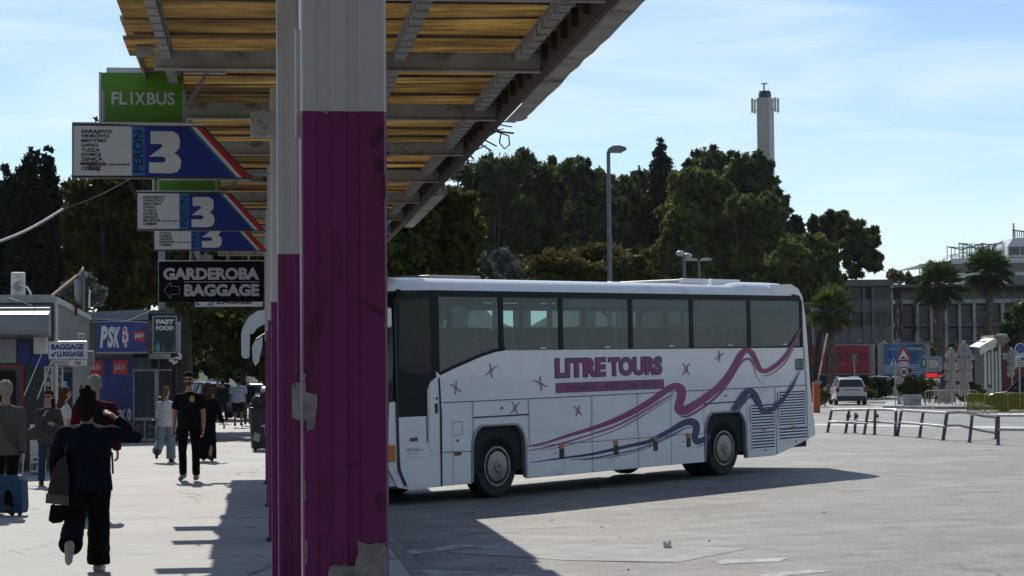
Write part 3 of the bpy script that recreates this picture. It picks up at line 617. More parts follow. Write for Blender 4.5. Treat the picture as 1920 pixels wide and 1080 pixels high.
    g = MB(); g.poly(P((804, 722), (810, 714), (822, 708), (824, 852), (812, 850), (804, 842)), xz(-.008)); g.poly(P((745, 783), (798, 780), (799, 830), (806, 850), (825, 853), (827, 911), (765, 914), (752, 886), (747, 835)), xz(-.009)); g.build('door_skin', BUSW, dr)
    g = MB(); g.poly(P((814, 757), (820, 756), (820.5, 775), (815, 776)), xz(-.012)); g.build('door_handle', BLACK, dr)
    g = MB()
    for t, x0, y0, x1, y1 in (('LITRE TOURS d.o.o.', 761, 847, 793, 839), ('STOBREČ - SOLIN', 765, 852.5, 783, 849), ('Tel. 098 286 870  Fax. 098 286', 757, 859, 793, 855)):
        a, b = uw(x0, y0); c, d = uw(x1, y1); g.text(t, a, b, c, d, -.0125, 0, .0)
    g.build('door_lettering', mat('grey_print', (.2, .2, .24), .5), dr)
    # seams
    g = MB()
    def line(q, w=.012, y=-.0145):
        pts = P(*q)
        for (a, b), (c, d) in zip(pts, pts[1:]):
            L_ = math.hypot(c-a, d-b); nx, ny = -(d-b)/L_*w/2, (c-a)/L_*w/2
            g.add([(a-nx, y, b-ny), (c-nx, y, d-ny), (c+nx, y, d+ny), (a+nx, y, b+ny)], [(0, 1, 2, 3)])
    line(((822, 709), (826, 780), (827, 912)), .04); line(((739, 585), (744, 780), (747, 880), (760, 911)), .05); line(((799, 728), (800, 828)), .025)
    line(((828, 755), (990, 747.5), (1110, 742), (1250, 735), (1510, 722)), .012); line(((885.5, 753), (887, 850)), .012); line(((888, 783), (990, 777)), .022)
    line(((990, 748), (992, 838)), .012); line(((1109, 742), (1109, 828), (1111, 886)), .012); line(((1194, 738), (1196, 826), (1196, 876)), .012); line(((1257, 735), (1258, 872)), .008)
    line(((1318, 733), (1320, 865)), .008); line(((1319, 757), (1398, 752)), .02); line(((1399, 752), (1402, 855)), .01); line(((1452, 727), (1456, 852)), .014); line(((1506, 650), (1511, 722), (1514, 830)), .02)
    line(((888, 845), (889, 905)), .01); line(((887, 862), (895, 861)), .016)
    for q in ((829, 848, 886, 846), (992, 837, 1320, 812), (1402, 808, 1512, 800)): line(((q[0], q[1]), (q[2], q[3])), .01)
    line(((848, 792), (866, 790), (866, 815), (848, 817), (848, 792)), .006)
    g.build('panel_seams', SEAM, root)
    # livery
    g = MB()
    ribbon(g, [(75,722,8),(200,698,16),(340,655,24),(500,608,30),(640,558,38),(780,490,44),(880,428,46),(940,385,46),(985,357,50),(1025,352,56),(1050,375,62),(1048,420,64),(1035,465,60),(1040,500,62),(1075,500,70),(1130,468,60),(1200,420,54),(1270,365,50),(1330,300,50),(1380,225,50),(1415,160,48),(1450,125,40),(1485,140,38),(1515,195,34),(1540,245,34),(1580,252,34),(1640,215,32),(1690,165,28),(1725,112,24),(1765,40,16),(1795,-20,4)], 0, -.015, thin=.8)
    ribbon(g, [(80,748,4),(200,726,8),(320,695,10),(500,640,10),(640,592,10),(780,522,10),(900,450,9),(1000,392,5)], 0, -.0155)
    ribbon(g, [(180,745,3),(340,712,4),(490,668,5),(640,617,5),(780,545,5),(900,470,4),(1010,405,2)], 0, -.016)
    ribbon(g, [(1045,530,5),(1085,532,12),(1150,498,12),(1230,440,10),(1290,382,8),(1340,325,8),(1390,243,10),(1420,197,12),(1455,174,12),(1480,182,9),(1500,220,6),(1515,280,3),(1540,320,2),(1565,332,1)], 0, -.0165)
    ribbon(g, [(1190,478,4),(1290,392,5),(1350,310,4),(1400,235,3)], 0, -.016); ribbon(g, [(1560,282,4),(1620,262,5),(1690,200,6),(1745,110,5)], 0, -.016)
    for i, (x, y) in enumerate(((854,727),(920,695),(1013,719),(965,765),(1083,770),(1286,692),(1348,668))):
        z0 = (-25, 20, -35, 8, -12, 0, 25)[i]; sc = (11, 12, 12, 11, 9.5, 11, 9)[i]*3.31
        for h in (-1, 1):
            pts = []
            for t in (-1, -.5, 0, .5, 1):
                X = h*(.12+.5*t*t); Y = t*1.0; a = R(z0); X, Y = X*math.cos(a)-Y*math.sin(a), X*math.sin(a)+Y*math.cos(a)
                pts.append(((x-960)*3.3103+X*sc, (y-620)*3.3103+Y*sc, (4, 5.5, 4.5, 5.5, 4)[int(t*2+2)]))
            ribbon(g, pts, 0, -.0155, 1 if h > 0 else 0)
        ribbon(g, [((x-960)*3.3103-sc*.2, (y-620)*3.3103, 5), ((x-960)*3.3103+sc*.2, (y-620)*3.3103, 5)], 0, -.016)
    g.build('magenta_livery', [PINK, mat('livery_violet', (.12, .03, .13), .4)], root)
    g = MB()
    ribbon(g, [(105,820,4),(250,800,12),(350,787,16),(480,770,20),(600,745,24),(720,718,26),(840,692,30),(920,655,36),(1000,612,38),(1060,580,46),(1110,570,54),(1138,592,58),(1138,630,52),(1130,665,48),(1145,692,50),(1180,682,42),(1225,658,36)], 0, -.015, thin=.82)
    ribbon(g, [(1365,495,26),(1400,450,34),(1435,395,36),(1470,372,34),(1500,395,32),(1525,440,28),(1545,490,26),(1590,495,22),(1640,455,24),(1700,390,18),(1745,320,12),(1785,240,3)], 0, -.031)
    ribbon(g, [(360,800,4),(500,790,8),(640,765,8),(760,740,8),(860,705,8),(960,660,8),(1060,610,8),(1110,600,4)], 0, -.0155)
    ribbon(g, [(430,805,3),(640,780,4),(800,740,4),(900,700,4),(1050,625,3)], 0, -.016); ribbon(g, [(1140,722,4),(1190,706,6),(1222,690,6)], 0, -.0155)
    ribbon(g, [(1395,500,8),(1430,450,10),(1465,410,12),(1490,415,10),(1520,460,8),(1545,510,6),(1600,505,5),(1660,460,5),(1720,375,4),(1760,320,2)], 0, -.0315)
    g.build('blue_livery', LBLUE, root)
    # name and telephone bar
    g = MB(); a0, b0 = uw(1041, 708); a1, b1 = uw(1240, 668.5)
    for t, x0, x1 in (('LITRE', 0, .455), ('TOURS', .485, 1)):
        f = lambda k: a0+(a1-a0)*k
        g.text(t, f(x0)-.012, b0-.012, f(x1)+.012, b1+.012, -.0148, 1, .065); g.text(t, f(x0)+.008, b0+.008, f(x1)-.008, b1-.008, -.0165, 0, .045)
    g.build('company_lettering', [mat('livery_letter', (.25, .03, .145), .4, var=.05), LBLUE], root)
    g = MB(); a0, b0 = uw(1043, 735); a1, b1 = uw(1243, 712)
    b0 = min(b0, uw(1243, 727.5)[1]); g.box((a0-.01, -.0148, b0-.01), (a1+.01, -.0142, b1+.01), 1); g.box((a0, -.0158, b0), (a1, -.0152, b1))
    h = b1-b0; g.text('mobitel:  098  286  870', a0+.12*(a1-a0)*.65, b0+h*.2, a0+.93*(a1-a0), b1-h*.18, -.0165, 1, .02); g.build('telephone_bar', [MATS['livery_letter'], LBLUE], root)
    # louvres
    for (x0, y0, x1, y1, n) in ((1406, 760, 1451, 806, 9), (1407, 811, 1451, 841, 6), (1458, 735, 1509, 799, 13), (1460, 804, 1511, 823, 4), (1492, 673, 1504, 694, 5)):
        a0, b1 = uw(x0, y0); a1, b0 = uw(x1, y1); b0 = min(b0, b1-.1)
        if n == 13: b0 = uw(x0, 801)[1]
        g = MB(); g.box((a0, -.0175, b0), (a1, -.0148, b1), 1); hh = (b1-b0)/n
        for k in range(n):
            z = b0+k*hh; g.add([(a0, -.018, z+hh*.55), (a1, -.018, z+hh*.55), (a1, -.029, z+hh*.08), (a0, -.029, z+hh*.08), (a0, -.018, z+hh*.0), (a1, -.018, z+hh*.0)], [(0, 1, 2, 3), (3, 2, 5, 4)])
        g.box((a0-.015, -.026, b0), (a0, -.0148, b1)); g.box((a1, -.026, b0), (a1+.015, -.0148, b1)); g.build('louvre_grille', [BUSW if n != 5 else GREY, LOUV], root)
    for x, y in ((1051, 837), (1153, 831), (1227, 824), (1289, 817)):
        a, b = uw(x, y); g = MB(); g.box((a-.06, -.03, b-.02), (a+.06, -.013, b+.045)); o = g.build('marker_lamp', AMBER, root, bevel=.006)
        g = MB(); g.box((a-.05, -.024, b-.2), (a+.07, -.0145, b-.03)); g.build('hatch_pull', BLACK, root, bevel=.008)
        g = MB(); g.lathe([(.018, -.016), (.014, -.016)], 10, 0, (a-.16, 0, b-.1), 'y'); g.build('lock', BLACK, root)
    for x, y in ((776, 824), (858, 851)):
        a, b = uw(x, y); g = MB(); g.box((a-.09, -.03, b-.025), (a+.06, -.011, b+.03)); g.build('marker_lamp', mat('brown_lens', (.12, .04, .01), .3), root, bevel=.006)
    for x, y in ((1430, 805), (1486, 801)):
        a, b = uw(x, y); g = MB(); g.box((a-.05, -.036, b-.02), (a+.05, -.013, b+.02)); g.build('marker_lamp', AMBER, root, bevel=.006)
    for x, y in ((818, 747), (857, 826), (940, 765), (1360, 742), (1434, 844), (1491, 828)):
        a, b = uw(x, y); g = MB(); g.lathe([(.022, -.0175), (.016, -.0175)], 10, 0, (a, 0, b), 'y'); g.build('lock', BLACK, root)
    a, b = uw(735, 850); g = MB(); g.box((a-.1, -.012, b-.13), (a+.08, .2, b+.13)); g.build('front_indicator', AMBER, root, bevel=.02)
    # inside
    g = MB(); g.box((-2.4, .05, .42), (9.1, WD-.05, 1.3)); g.box((-2.3, .06, .32), (-.75, WD-.06, .42)); g.box((.75, .06, .33), (5.5, WD-.06, .42)); g.build('underbody', mat('underbody_black', (.012, .012, .012), .8), root)
    g = MB(); g.box((-2.2, .2, 3.27), (8.6, WD-.2, 3.31)); g.box((2.0, .08, 3.06), (8.6, .42, 3.18)); g.box((2.0, WD-.42, 3.06), (8.6, WD-.08, 3.18)); g.build('luggage_rack', mat('interior_grey', (.16, .18, .19), .7), root)
    sm = mat('seat_fabric', (.1, .12, .13), .9, var=.3)
    g = MB(); g.box((-.05, 0, 0), (.07, .95, .75)); g.box((-.03, .03, .75), (.05, .43, .98)); g.box((-.03, .52, .75), (.05, .92, .98)); g.box((-.5, 0, -.35), (.0, .95, 0))
    s0 = g.build('double_seat', sm, root, bevel=.03, loc=(-.3, .15, 1.75))
    for k in range(10):
        for y in (.15, 1.4):
            if k == 0 and y < 1: continue
            o = s0.copy(); COL.objects.link(o); o.parent = root; o.location = (-.3+k*.9, y, 1.75)
    cm = mat('window_curtain', (.14, .17, .17), .9, var=.2, transl=.3)
    for a in (1.6, 3.3, 5.2, 6.3, 7.3, 8.0, 8.4):
        g = MB(); pts = [(a+i*.03, WD-.07+.02*(-1)**i) for i in range(16)]
        g.add([(x, y, 2.3) for x, y in pts]+[(x, y, 3.18) for x, y in pts], [(i, i+1, i+17, i+16) for i in range(15)]); g.build('curtain', cm, root)
    # roof fittings
    g = MB(); a, b = uw(900, 523); g.box((a-.65, .5, 3.49), (a+.6, 1.6, 3.56)); g.build('roof_hatch', GREY, root, bevel=.02)
    for x0, x1 in ((5.6, 6.35), (6.5, 7.4)):
        g = MB(); g.box((x0, .35, 3.5), (x1, .45, 3.6)); g.box((x0, 2.0, 3.5), (x1, 2.1, 3.6)); g.box((x1-.1, .452, 3.5), (x1-.02, 1.998, 3.6)); g.box((x0+.25, .46, 3.57), (x1-.12, 1.99, 3.598)); g.build('roof_unit', [BUSW], root, bevel=.012)
    g = MB(); a, _ = uw(752, 522); g.lathe([(.07, 3.44), (.05, 3.5), (.02, 3.53), (.008, 3.58), (.006, 3.7)], 10, 0, (a+.05, .4, 0)); g.build('aerial', BLACK, root)
    g = MB(); g.box((-2.75, -.2, 2.72), (-2.62, -.0, 3.02)); g.build('mirror', BUSW, root, bevel=.03); g = MB(); g.tube([(-2.45, .1, 3.3), (-2.7, 0, 3.25), (-2.68, -.1, 3.02)], .025, 6); g.build('mirror_arm', BLACK, root)
    # wheels and wells
    for x in (0, WB):
        wheel(root, x, .05, .515, .515, -1); wheel(root, x, WD-.05, .515, .515, 1, False)
        if x: wheel(root, x, .42, .515, .515, -1, False)
        for y0, y1 in ((.03, .5), (WD-.5, WD-.03)):
            g = MB(); pts = arch(x, .63, 1.16, .4); g.poly(pts, xz(y0 if y0 > 1 else y1)); g.build('wheel_well', LOUV, root)
        g = MB(); pts = arch(x, .675, 1.205, .3); pi = arch(x, .645, 1.175, .3); k = len(pts)
        g.add([(a, -.02, b) for a, b in pts]+[(a, -.02, b) for a, b in pi]+[(a, .05, b) for a, b in pi], [(i, i+1, i+1+k, i+k) for i in range(k-1)]+[(i+k, i+1+k, i+1+2*k, i+2*k) for i in range(k-1)]); g.build('arch_lip', mat('arch_grey', (.34, .34, .34), .5), root)
    g = MB(); g.box((-2.2, .3, .36), (-1.2, WD-.3, .42)); g.build('mudflap', BLACK, root)
    return root
make_bus()

def second_coach():
    t0 = 57; root = thing('parked_coach', 'second white coach facing the camera behind the columns, only its drooping mirrors showing', 'coach', st(.2, t0), TH)
    g = MB(); W_ = 2.5; sec = [(0, .35), (0, 3.1), (.1, 3.4), (.4, 3.5), (2.1, 3.5), (2.4, 3.4), (2.5, 3.1), (2.5, .35)]
    k = len(sec); stn = [(.0, .05, -.12), (.25, 0, 0), (11.6, 0, 0), (12, .05, -.1)]
    vs = [(i+(W_-2*i)*a/W_, y, b+(dz if b > 3 else 0)) for y, i, dz in stn for a, b in sec]
    g.add(vs, [(j*k+i, j*k+(i+1) % k, (j+1)*k+(i+1) % k, (j+1)*k+i) for j in range(3) for i in range(k)]); g.add(vs[:k], [tuple(range(k))]); g.add(vs[-k:], [tuple(range(k))]); g.build('body', BUSW, root, smooth=True)
    g = MB(); g.poly([(.12, 1.2), (.12, 3.05), (.3, 3.2), (2.2, 3.2), (2.38, 3.05), (2.38, 1.2)], xz(-.012), 0, (0, .01, 0)); g.build('windscreen', DGLASS, root)
    for x in (-.006, 2.506):
        g = MB(); g.box((x-.004, .5, 1.95), (x+.004, 11.5, 3.05)); g.build('side_windows', DGLASS, root)
    for x in (.25, 2.0):
        g = MB(); g.box((x, -.02, .75), (x+.28, .02, .95)); g.build('headlight', mat('headlight_glass', (.5, .5, .5), .1), root, bevel=.02)
    g = MB(); g.box((.99, -.025, .5), (1.5, -.0, .62)); g.build('number_plate', SIGNW, root)
    # mirrors: a tall drooping arm each side with the glass housing at its end
    u = lambda x, y: ((x-499)*57/4000, 1.8+(709.5-y)*57/4000)
    sh_m = mat('mirror_shell', (.55, .56, .57), .4, var=.05)
    arm = [(502, 584), (482, 587), (466, 598), (456, 615), (452, 629), (474, 629), (480, 620), (488, 614), (495, 611), (502, 610)]
    hs = [(452, 629.5), (468, 629.5), (467, 672), (462, 675), (455, 674), (452, 668)]; kb = [(491, 634), (478, 641), (472, 652), (473, 679), (477.5, 689), (484, 682), (491, 650)]
    for sx in (-1, 1):
        f = (lambda a, b: (a, -.35, b)) if sx < 0 else (lambda a, b: (2.5-a, -.35, b))
        for pts, nm in ((arm, 'mirror_arm'), (hs, 'wing_mirror'), (kb, 'kerb_mirror')):
            g = MB(); g.poly([u(*q) for q in pts], f, 0, (0, .2, 0)); g.build(nm, sh_m, root, bevel=.045, seg=3)
        g = MB(); x0 = u(500, 590); x1 = u(480, 640); e = 0 if sx < 0 else 2.5
        for q, z in ((x0, 3.35), (x1, 3.1)): g.tube([f(q[0], q[1]), (e+(-sx)*.2, .1, z)], .035, 6)
        g.build('mirror_bracket', BLACK, root)
    for y in (2.6, 8.9):
        for x, s in ((.05, -1), (2.45, 1)):
            o = wheel(root, 0, 0, .5, .5, s, False); o.rotation_euler = (0, 0, R(-90)); o.location = (x+(-.0), y, .5)
second_coach()
# ------------------------------------------------------------------ people
def V(*a): return Vector(a)
_fold = bpy.data.textures.new('cloth_folds', 'CLOUDS'); _fold.noise_scale = .11; _fold.noise_depth = 2
_fold2 = bpy.data.textures.new('hair_waves', 'CLOUDS'); _fold2.noise_scale = .035; _fold2.noise_depth = 1
def fuse(name, prims, voxel, m, parent, fold=0, tex=None, smooth=4):
    """one continuous surface grown round a set of overlapping limbs"""
    g = MB()
    for p in prims:
        if p[0] == 'cap':
            _, a, b, r0, r1 = p; a = Vector(a); b = Vector(b)
            g.tube([a, b], [r0, r1], 14); g.ell(a, (r0,)*3); g.ell(b, (r1,)*3)
        elif p[0] == 'cyl': g.tube(p[1], p[2], 16, 0, p[3] if len(p) > 3 else 1)
        else: g.ell(p[1], p[2], 0, 18, 12, p[3] if len(p) > 3 else None)
    o = g.build('tmp', m)
    r = o.modifiers.new('r', 'REMESH'); r.mode = 'VOXEL'; r.voxel_size = voxel; r.use_smooth_shade = True
    s = o.modifiers.new('s', 'SMOOTH'); s.factor = .5; s.iterations = smooth
    if fold:
        d = o.modifiers.new('d', 'DISPLACE'); d.texture = tex or _fold; d.strength = fold; d.mid_level = .5; d.texture_coords = 'LOCAL'
    me = bpy.data.meshes.new_from_object(o.evaluated_get(bpy.context.evaluated_depsgraph_get()))
    bpy.data.objects.remove(o); me.name = name
    me.materials.clear(); me.materials.append(m)
    me.polygons.foreach_set('use_smooth', [True]*len(me.polygons))
    q = bpy.data.objects.new(name, me); COL.objects.link(q); q.parent = parent
    return q
SKIN = mat('skin', (.42, .23, .16), .55, var=.08, scale=12)
def cloth(n, c, var=.12): return mat('cloth_'+n, c, .9, var=var, scale=14, bump=.25, bscale=120, spec=.06)
def person(label, loc, rz, H=1.7, w=1., legs=((8, 5), (-8, 12)), arms=None, lean=2, head=(0, 0), top=('black', (.012, .012, .013)), sleeve='long', tl=.02, hem=.86,
           bottom=('trousers', 'black', (.012, .012, .013)), shoe=(.02, .02, .02), hair=('short', (.02, .015, .012)), vox=.011, glasses=False, skin=None, spread=2, fl=.012, group=None, sit=False):
    k = H/1.75; root = thing('person', label, 'person', loc, rz, group)
    S = lambda v: Vector(v)*k
    LM = Matrix.Rotation(-R(lean), 3, 'X')
    hz = .93
    def U(v): v = Vector(v); return (LM @ (v-V(0, 0, hz)) + V(0, 0, hz))
    # legs
    J = []
    for i, sx in enumerate((-1, 1)):
        a, kn = legs[i]; hip = V(sx*.088*w, 0, .9); sp = R(spread)*sx
        kd = V(math.sin(sp), math.sin(R(a)), -math.cos(R(a))).normalized(); knee = hip+kd*.42
        b = a-kn; sd = V(math.sin(sp)*.4, math.sin(R(b)), -math.cos(R(b))).normalized(); ank = knee+sd*.41
        ft = R(max(-60, min(20, b*.9 if b < -8 else 0))); fd = V(sx*.12, math.cos(ft), math.sin(ft)).normalized(); fu = V(0, -math.sin(ft), math.cos(ft))
        J.append((hip, knee, ank, fd, fu))
    low = min(min((j[2]-j[4]*.045+j[3]*f).z for f in (-.06, .17)) for j in J)-.022
    dz = V(0, 0, -low)
    J = [(a+dz, b+dz, c+dz, d, e) for a, b, c, d, e in J]
    T = lambda v: U(v)+dz
    arms = arms or ((V(-.12, .06, -1), V(-.05, .2, -1)), (V(.12, -.04, -1), V(.05, .12, -1)))
    A = []
    for (u, f), sx in zip(arms, (-1, 1)):
        sh = T((sx*.172*w, -.005, 1.352)); u = Vector(u).normalized(); f = Vector(f).normalized(); el = sh+u*.275; wr = el+f*.245; A.append((sh, el, wr, f))
    sc = lambda q: [tuple([e[0]]+[(x*k if isinstance(x, (int, float)) else (Vector(x)*k if isinstance(x, Vector) or (isinstance(x, tuple) and len(x) == 3) else ([Vector(y)*k if not isinstance(y, (int, float)) else y*k for y in x] if isinstance(x, list) else x))) for x in e[1:]]) for e in q]
    HM = Matrix.Rotation(R(head[0]), 3, 'Z') @ Matrix.Rotation(R(head[1]), 3, 'X'); HC = V(0, .012, 1.56)
    def Hd(v): return T(HM @ (Vector(v)-HC) + HC)
    HR = LM @ HM
    hd = [('ell', Hd((0, .012, 1.648)), V(.077, .097, .113), HR), ('ell', Hd((0, .045, 1.59)), V(.054, .062, .062), HR), ('ell', Hd((0, .113, 1.63)), V(.014, .022, .027), HR), ('ell', Hd((0, .1, 1.577)), V(.03, .014, .013), HR),
          ('ell', Hd((-.079, .0, 1.635)), V(.012, .022, .034), HR), ('ell', Hd((.079, .0, 1.635)), V(.012, .022, .034), HR), ('cap', T((0, -.008, 1.42)), Hd((0, .008, 1.58)), .057, .052)]
    tor = [('ell', T((0, 0, .95)), V(.16*w, .118*w, .13)), ('ell', T((0, .005, 1.1)), V(.142*w, .108*w, .17)), ('ell', T((0, 0, 1.27)), V(.168*w, .115*w, .18)), ('cap', T((0, -.005, 1.372)), T((-.14*w, -.005, 1.352)), .068, .056), ('cap', T((0, -.005, 1.372)), T((.14*w, -.005, 1.352)), .068, .056), ('cyl', [T((0, -.005, 1.34)), T((0, -.008, 1.47))], [.13, .056])]
    lg = []
    for hip, knee, ank, fd, fu in J:
        lg += [('cap', hip, knee, .083*w, .055), ('cap', knee, ank, .053, .036), ('cap', knee+(ank-knee)*.15+V(0, -.012, 0), knee+(ank-knee)*.5, .05, .042), ('cap', ank-fu*.02-fd*.03, ank-fu*.04+fd*.14, .038, .028)]
    ar = []
    for (sh, el, wr, f), sx in zip(A, (-1, 1)):
        ar += [('cap', sh, el, .05*w**.5, .04), ('cap', el, wr, .039, .027)]
        n = V(-sx, .25, 0); n = (n-f*n.dot(f))
        if n.length < .2: n = V(0, 1, .2)-f*f.dot(V(0, 1, .2))
        n.normalize(); ax = f.cross(n).normalized()
        if ax.y < 0: ax = -ax                                     # index finger side
        ar += [('ell', wr+f*.05, V(.0135, .0395, .05), Matrix((n, ax, f)).transposed())]
        for off, ln, cu in ((.03, .066, 18), (.01, .076, 24), (-.011, .07, 30), (-.03, .055, 36)):
            b0 = wr+f*.092+ax*off; d1 = (f*math.cos(R(cu))+n*math.sin(R(cu))).normalized(); d2 = (f*math.cos(R(cu*2.2))+n*math.sin(R(cu*2.2))).normalized()
            ar += [('cap', b0-f*.02, b0+d1*ln*.52, .0098, .009), ('cap', b0+d1*ln*.52, b0+d1*ln*.52+d2*ln*.5, .0088, .0075)]
        b0 = wr+f*.03+ax*.034; d1 = (f*.75+ax*.6+n*.35).normalized(); ar += [('cap', b0, b0+d1*.036, .012, .0105), ('cap', b0+d1*.036, b0+d1*.036+(f*.9+ax*.15+n*.45).normalized()*.032, .0102, .008)]
    body = fuse('body', sc(hd+tor+lg+ar), vox*.8, mat('skin_'+str(skin), skin, .55, var=.08, scale=12) if skin else SKIN, root, smooth=2)
    # face details
    g = MB()
    for sx in (-1, 1): g.ell(Hd((sx*.031, .093, 1.652))*k, (.012*k, .008*k, .006*k))
    g.build('eyes', mat('eye_dark', (.02, .015, .012), .2), body, smooth='full')
    if glasses:
        g = MB()
        for sx in (-1, 1):
            g.ell(Hd((sx*.034, .108, 1.648))*k, (.031*k, .008*k, .021*k), rot=HR); g.tube([Hd((sx*.066, .1, 1.655))*k, Hd((sx*.082, .0, 1.655))*k], .004*k, 5)
        g.tube([Hd((-.02, .112, 1.655))*k, Hd((.02, .112, 1.655))*k], .004*k, 5); g.build('sunglasses', mat('sunglass_black', (.006, .006, .007), .08), root, smooth='full')
    # clothes
    t = tl
    q = [(e[0], e[1], V(e[2].x+t, e[2].y+t, e[2].z+t*.6), *e[3:]) if e[0] == 'ell' else (e[0], e[1], e[2], e[3]+t*.8, e[4]+t*.8) for e in tor[:5]]
    q += [('cyl', [T((0, -.005, 1.35)), T((0, -.006, 1.445))], [.14, .07])]
    q += [('cyl', [T((0, .0, 1.12)), T((0, 0, hem))], [.15*w+t, .165*w+t*1.3], .72)]
    for sh, el, wr, f in A:
        if sleeve == 'long': q += [('cap', sh, el, .056*w**.5+t*.8, .05+t*.6), ('cyl', [el, wr+f*.005], [.05+t*.6, .036+t*.5]), ('ell', el, V(.05+t*.6,)*1 if False else V(.05+t*.6, .05+t*.6, .05+t*.6))]
        elif sleeve == 'short': q += [('cyl', [sh, sh+(el-sh)*.72], [.058*w**.5+t*.8, .058+t]), ('ell', sh, V(.058+t*.8, .058+t*.8, .058+t*.8))]
    fuse('top', sc(q), vox, cloth(*top), root, fl)
    kind, cn, cc = bottom; q = []
    if kind in ('trousers', 'wide', 'shorts'):
        q += [('ell', T((0, 0, .94)), V(.165*w+.012, .12*w+.012, .12))]
        for hip, knee, ank, fd, fu in J:
            wd = .042 if kind == 'wide' else .008
            if kind == 'shorts': q += [('cyl', [hip+V(0, 0, .03), knee+(hip-knee)*.06], [.092*w+.01, .085])]
            else: q += [('cap', hip, knee, .09*w+.006, .062+wd), ('ell', knee, V(.062+wd,)*1 if False else V(.062+wd, .062+wd, .062+wd)), ('cyl', [knee, ank+fu*.01], [.06+wd, .052+wd*1.5])]
    elif kind in ('dress', 'skirt'):
        fz = .06 if kind == 'dress' else .45; c = (J[0][2]+J[1][2])/2
        q += [('cyl', [T((0, 0, 1.05)), V(0, c.y*.5, .55+0*low), V(0, c.y, fz)], [.17*w, .2*w, .215*w], .8), ('ell', T((0, 0, .95)), V(.175*w, .13*w, .14))]
    fuse('dress' if kind == 'dress' else ('skirt' if kind == 'skirt' else ('shorts' if kind == 'shorts' else 'trousers')), sc(q), vox, cloth(cn, cc), root, fl*1.2)
    for hip, knee, ank, fd, fu in J:
        q = [('cap', ank-fu*.03-fd*.035, ank-fu*.035+fd*.145, .048, .037), ('cap', ank-fu*.01, ank-fu*.03+fd*.05, .046, .045), ('cap', ank-fu*.055-fd*.05, ank-fu*.052+fd*.16, .028, .024)]
        fuse('shoe', sc(q), vox*.8, mat('shoe_%d' % int(shoe[0]*1000), shoe, .6, var=.15), root, smooth=2)
    # hair
    hk, hc = hair; hm = mat('hair_%d_%d' % (int(hc[0]*1000), int(hc[2]*1000)), hc, .9, var=.25, spec=.12, scale=25, stretch=(4, 4, .6)); q = []
    q += [('ell', Hd((0, -.012, 1.675)), V(.083, .096, .103), HR)]
    if hk != 'curly': q += [('ell', Hd((0, .026, 1.722)), V(.08, .082, .056), HR), ('ell', Hd((0, -.04, 1.62)), V(.076, .07, .085), HR)]
    if hk == 'curly': q = [('ell', Hd((0, -.018, 1.672)), V(.096, .105, .115), HR), ('ell', Hd((-.05, -.05, 1.7)), V(.05,)*1 if False else V(.05, .05, .05)), ('ell', Hd((.05, -.06, 1.69)), V(.05, .05, .05)), ('ell', Hd((0, -.07, 1.62)), V(.06, .05, .05))]
    if hk == 'bun': q += [('ell', Hd((-.01, -.06, 1.76)), V(.06, .05, .04)), ('ell', Hd((-.045, -.05, 1.79)), V(.022, .022, .03)), ('ell', Hd((0, -.03, 1.62)), V(.108, .1, .125)), ('ell', Hd((0, -.055, 1.52)), V(.055, .04, .06)), ('ell', Hd((.02, -.06, 1.79)), V(.03, .02, .03)), ('ell', Hd((.05, -.05, 1.74)), V(.04, .04, .03))]
    if hk == 'ponytail': q += [('ell', Hd((0, -.105, 1.67)), V(.028, .03, .03)), ('cap', Hd((0, -.115, 1.66)), Hd((0, -.14, 1.55)), .03, .034), ('cap', Hd((0, -.14, 1.55)), Hd((0, -.12, 1.4)), .034, .012)]
    if hk == 'long': q += [('ell', Hd((0, -.03, 1.63)), V(.094, .095, .13)), ('cap', Hd((-.05, -.06, 1.6)), Hd((-.06, -.085, 1.38)), .05, .045), ('cap', Hd((.05, -.06, 1.6)), Hd((.06, -.085, 1.38)), .05, .045), ('cap', Hd((0, -.08, 1.6)), Hd((0, -.1, 1.34)), .05, .04)]
    # keep the face clear: nothing of the hair reaches the brow
    q = [e for e in q]
    if hk != 'none': fuse('hair', sc(q), vox*.9, hm, root, .035 if hk in ('curly', 'bun') else (.02 if hk == 'long' else .014), _fold2, 2)
    root['_k'] = k; del root['_k']
    return root, T, k, A, J
def gxy(px, py): q = gp(px, py, 0); return (q.x, q.y, 0)
def on(root, v):
    return Matrix.Translation(root.location) @ Matrix.Rotation(root.rotation_euler.z, 4, 'Z') @ Vector(v)

# woman in the foreground, back to us, right hand lifted to her face
p1, T1, k1, A1, J1 = person('woman walking away in navy top and wide black trousers, hair up, hand at her face', gxy(163, 1074), R(4), 1.68, 1.3, spread=-1.5, legs=((-16, 46), (10, 6)),
    arms=((V(-.3, -.12, -1), V(.05, .25, -1)), (V(.72, .5, -.12), V(-.72, .0, .68))), top=('navy_top', (.007, .01, .018)), tl=.028, hem=.8, bottom=('wide', 'black', (.008, .008, .009)), shoe=(.3, .28, .26), hair=('bun', (.012, .008, .007)), vox=.0095, fl=.02, skin=(.3, .16, .11), head=(-8, -6))
def handbag(label, loc, rz, pts, th, m, strap, cat='bag', name='shoulder_bag', sm=None):
    r = thing(name, label, cat, loc, rz); g = MB(); g.poly(pts, lambda a, b: (a, -th/2, b), 0, (0, th, 0)); g.build('bag_body', m, r, bevel=.02, seg=3)
    g = MB(); g.tube(strap, .011, 6, 0, .5); g.build('strap', sm or BLACK, r, smooth=True); return r
LEATH = mat('grey_bag_fabric', (.012, .012, .014), .7, var=.2, bump=.2)
h = on(p1, (0, 0, 0))
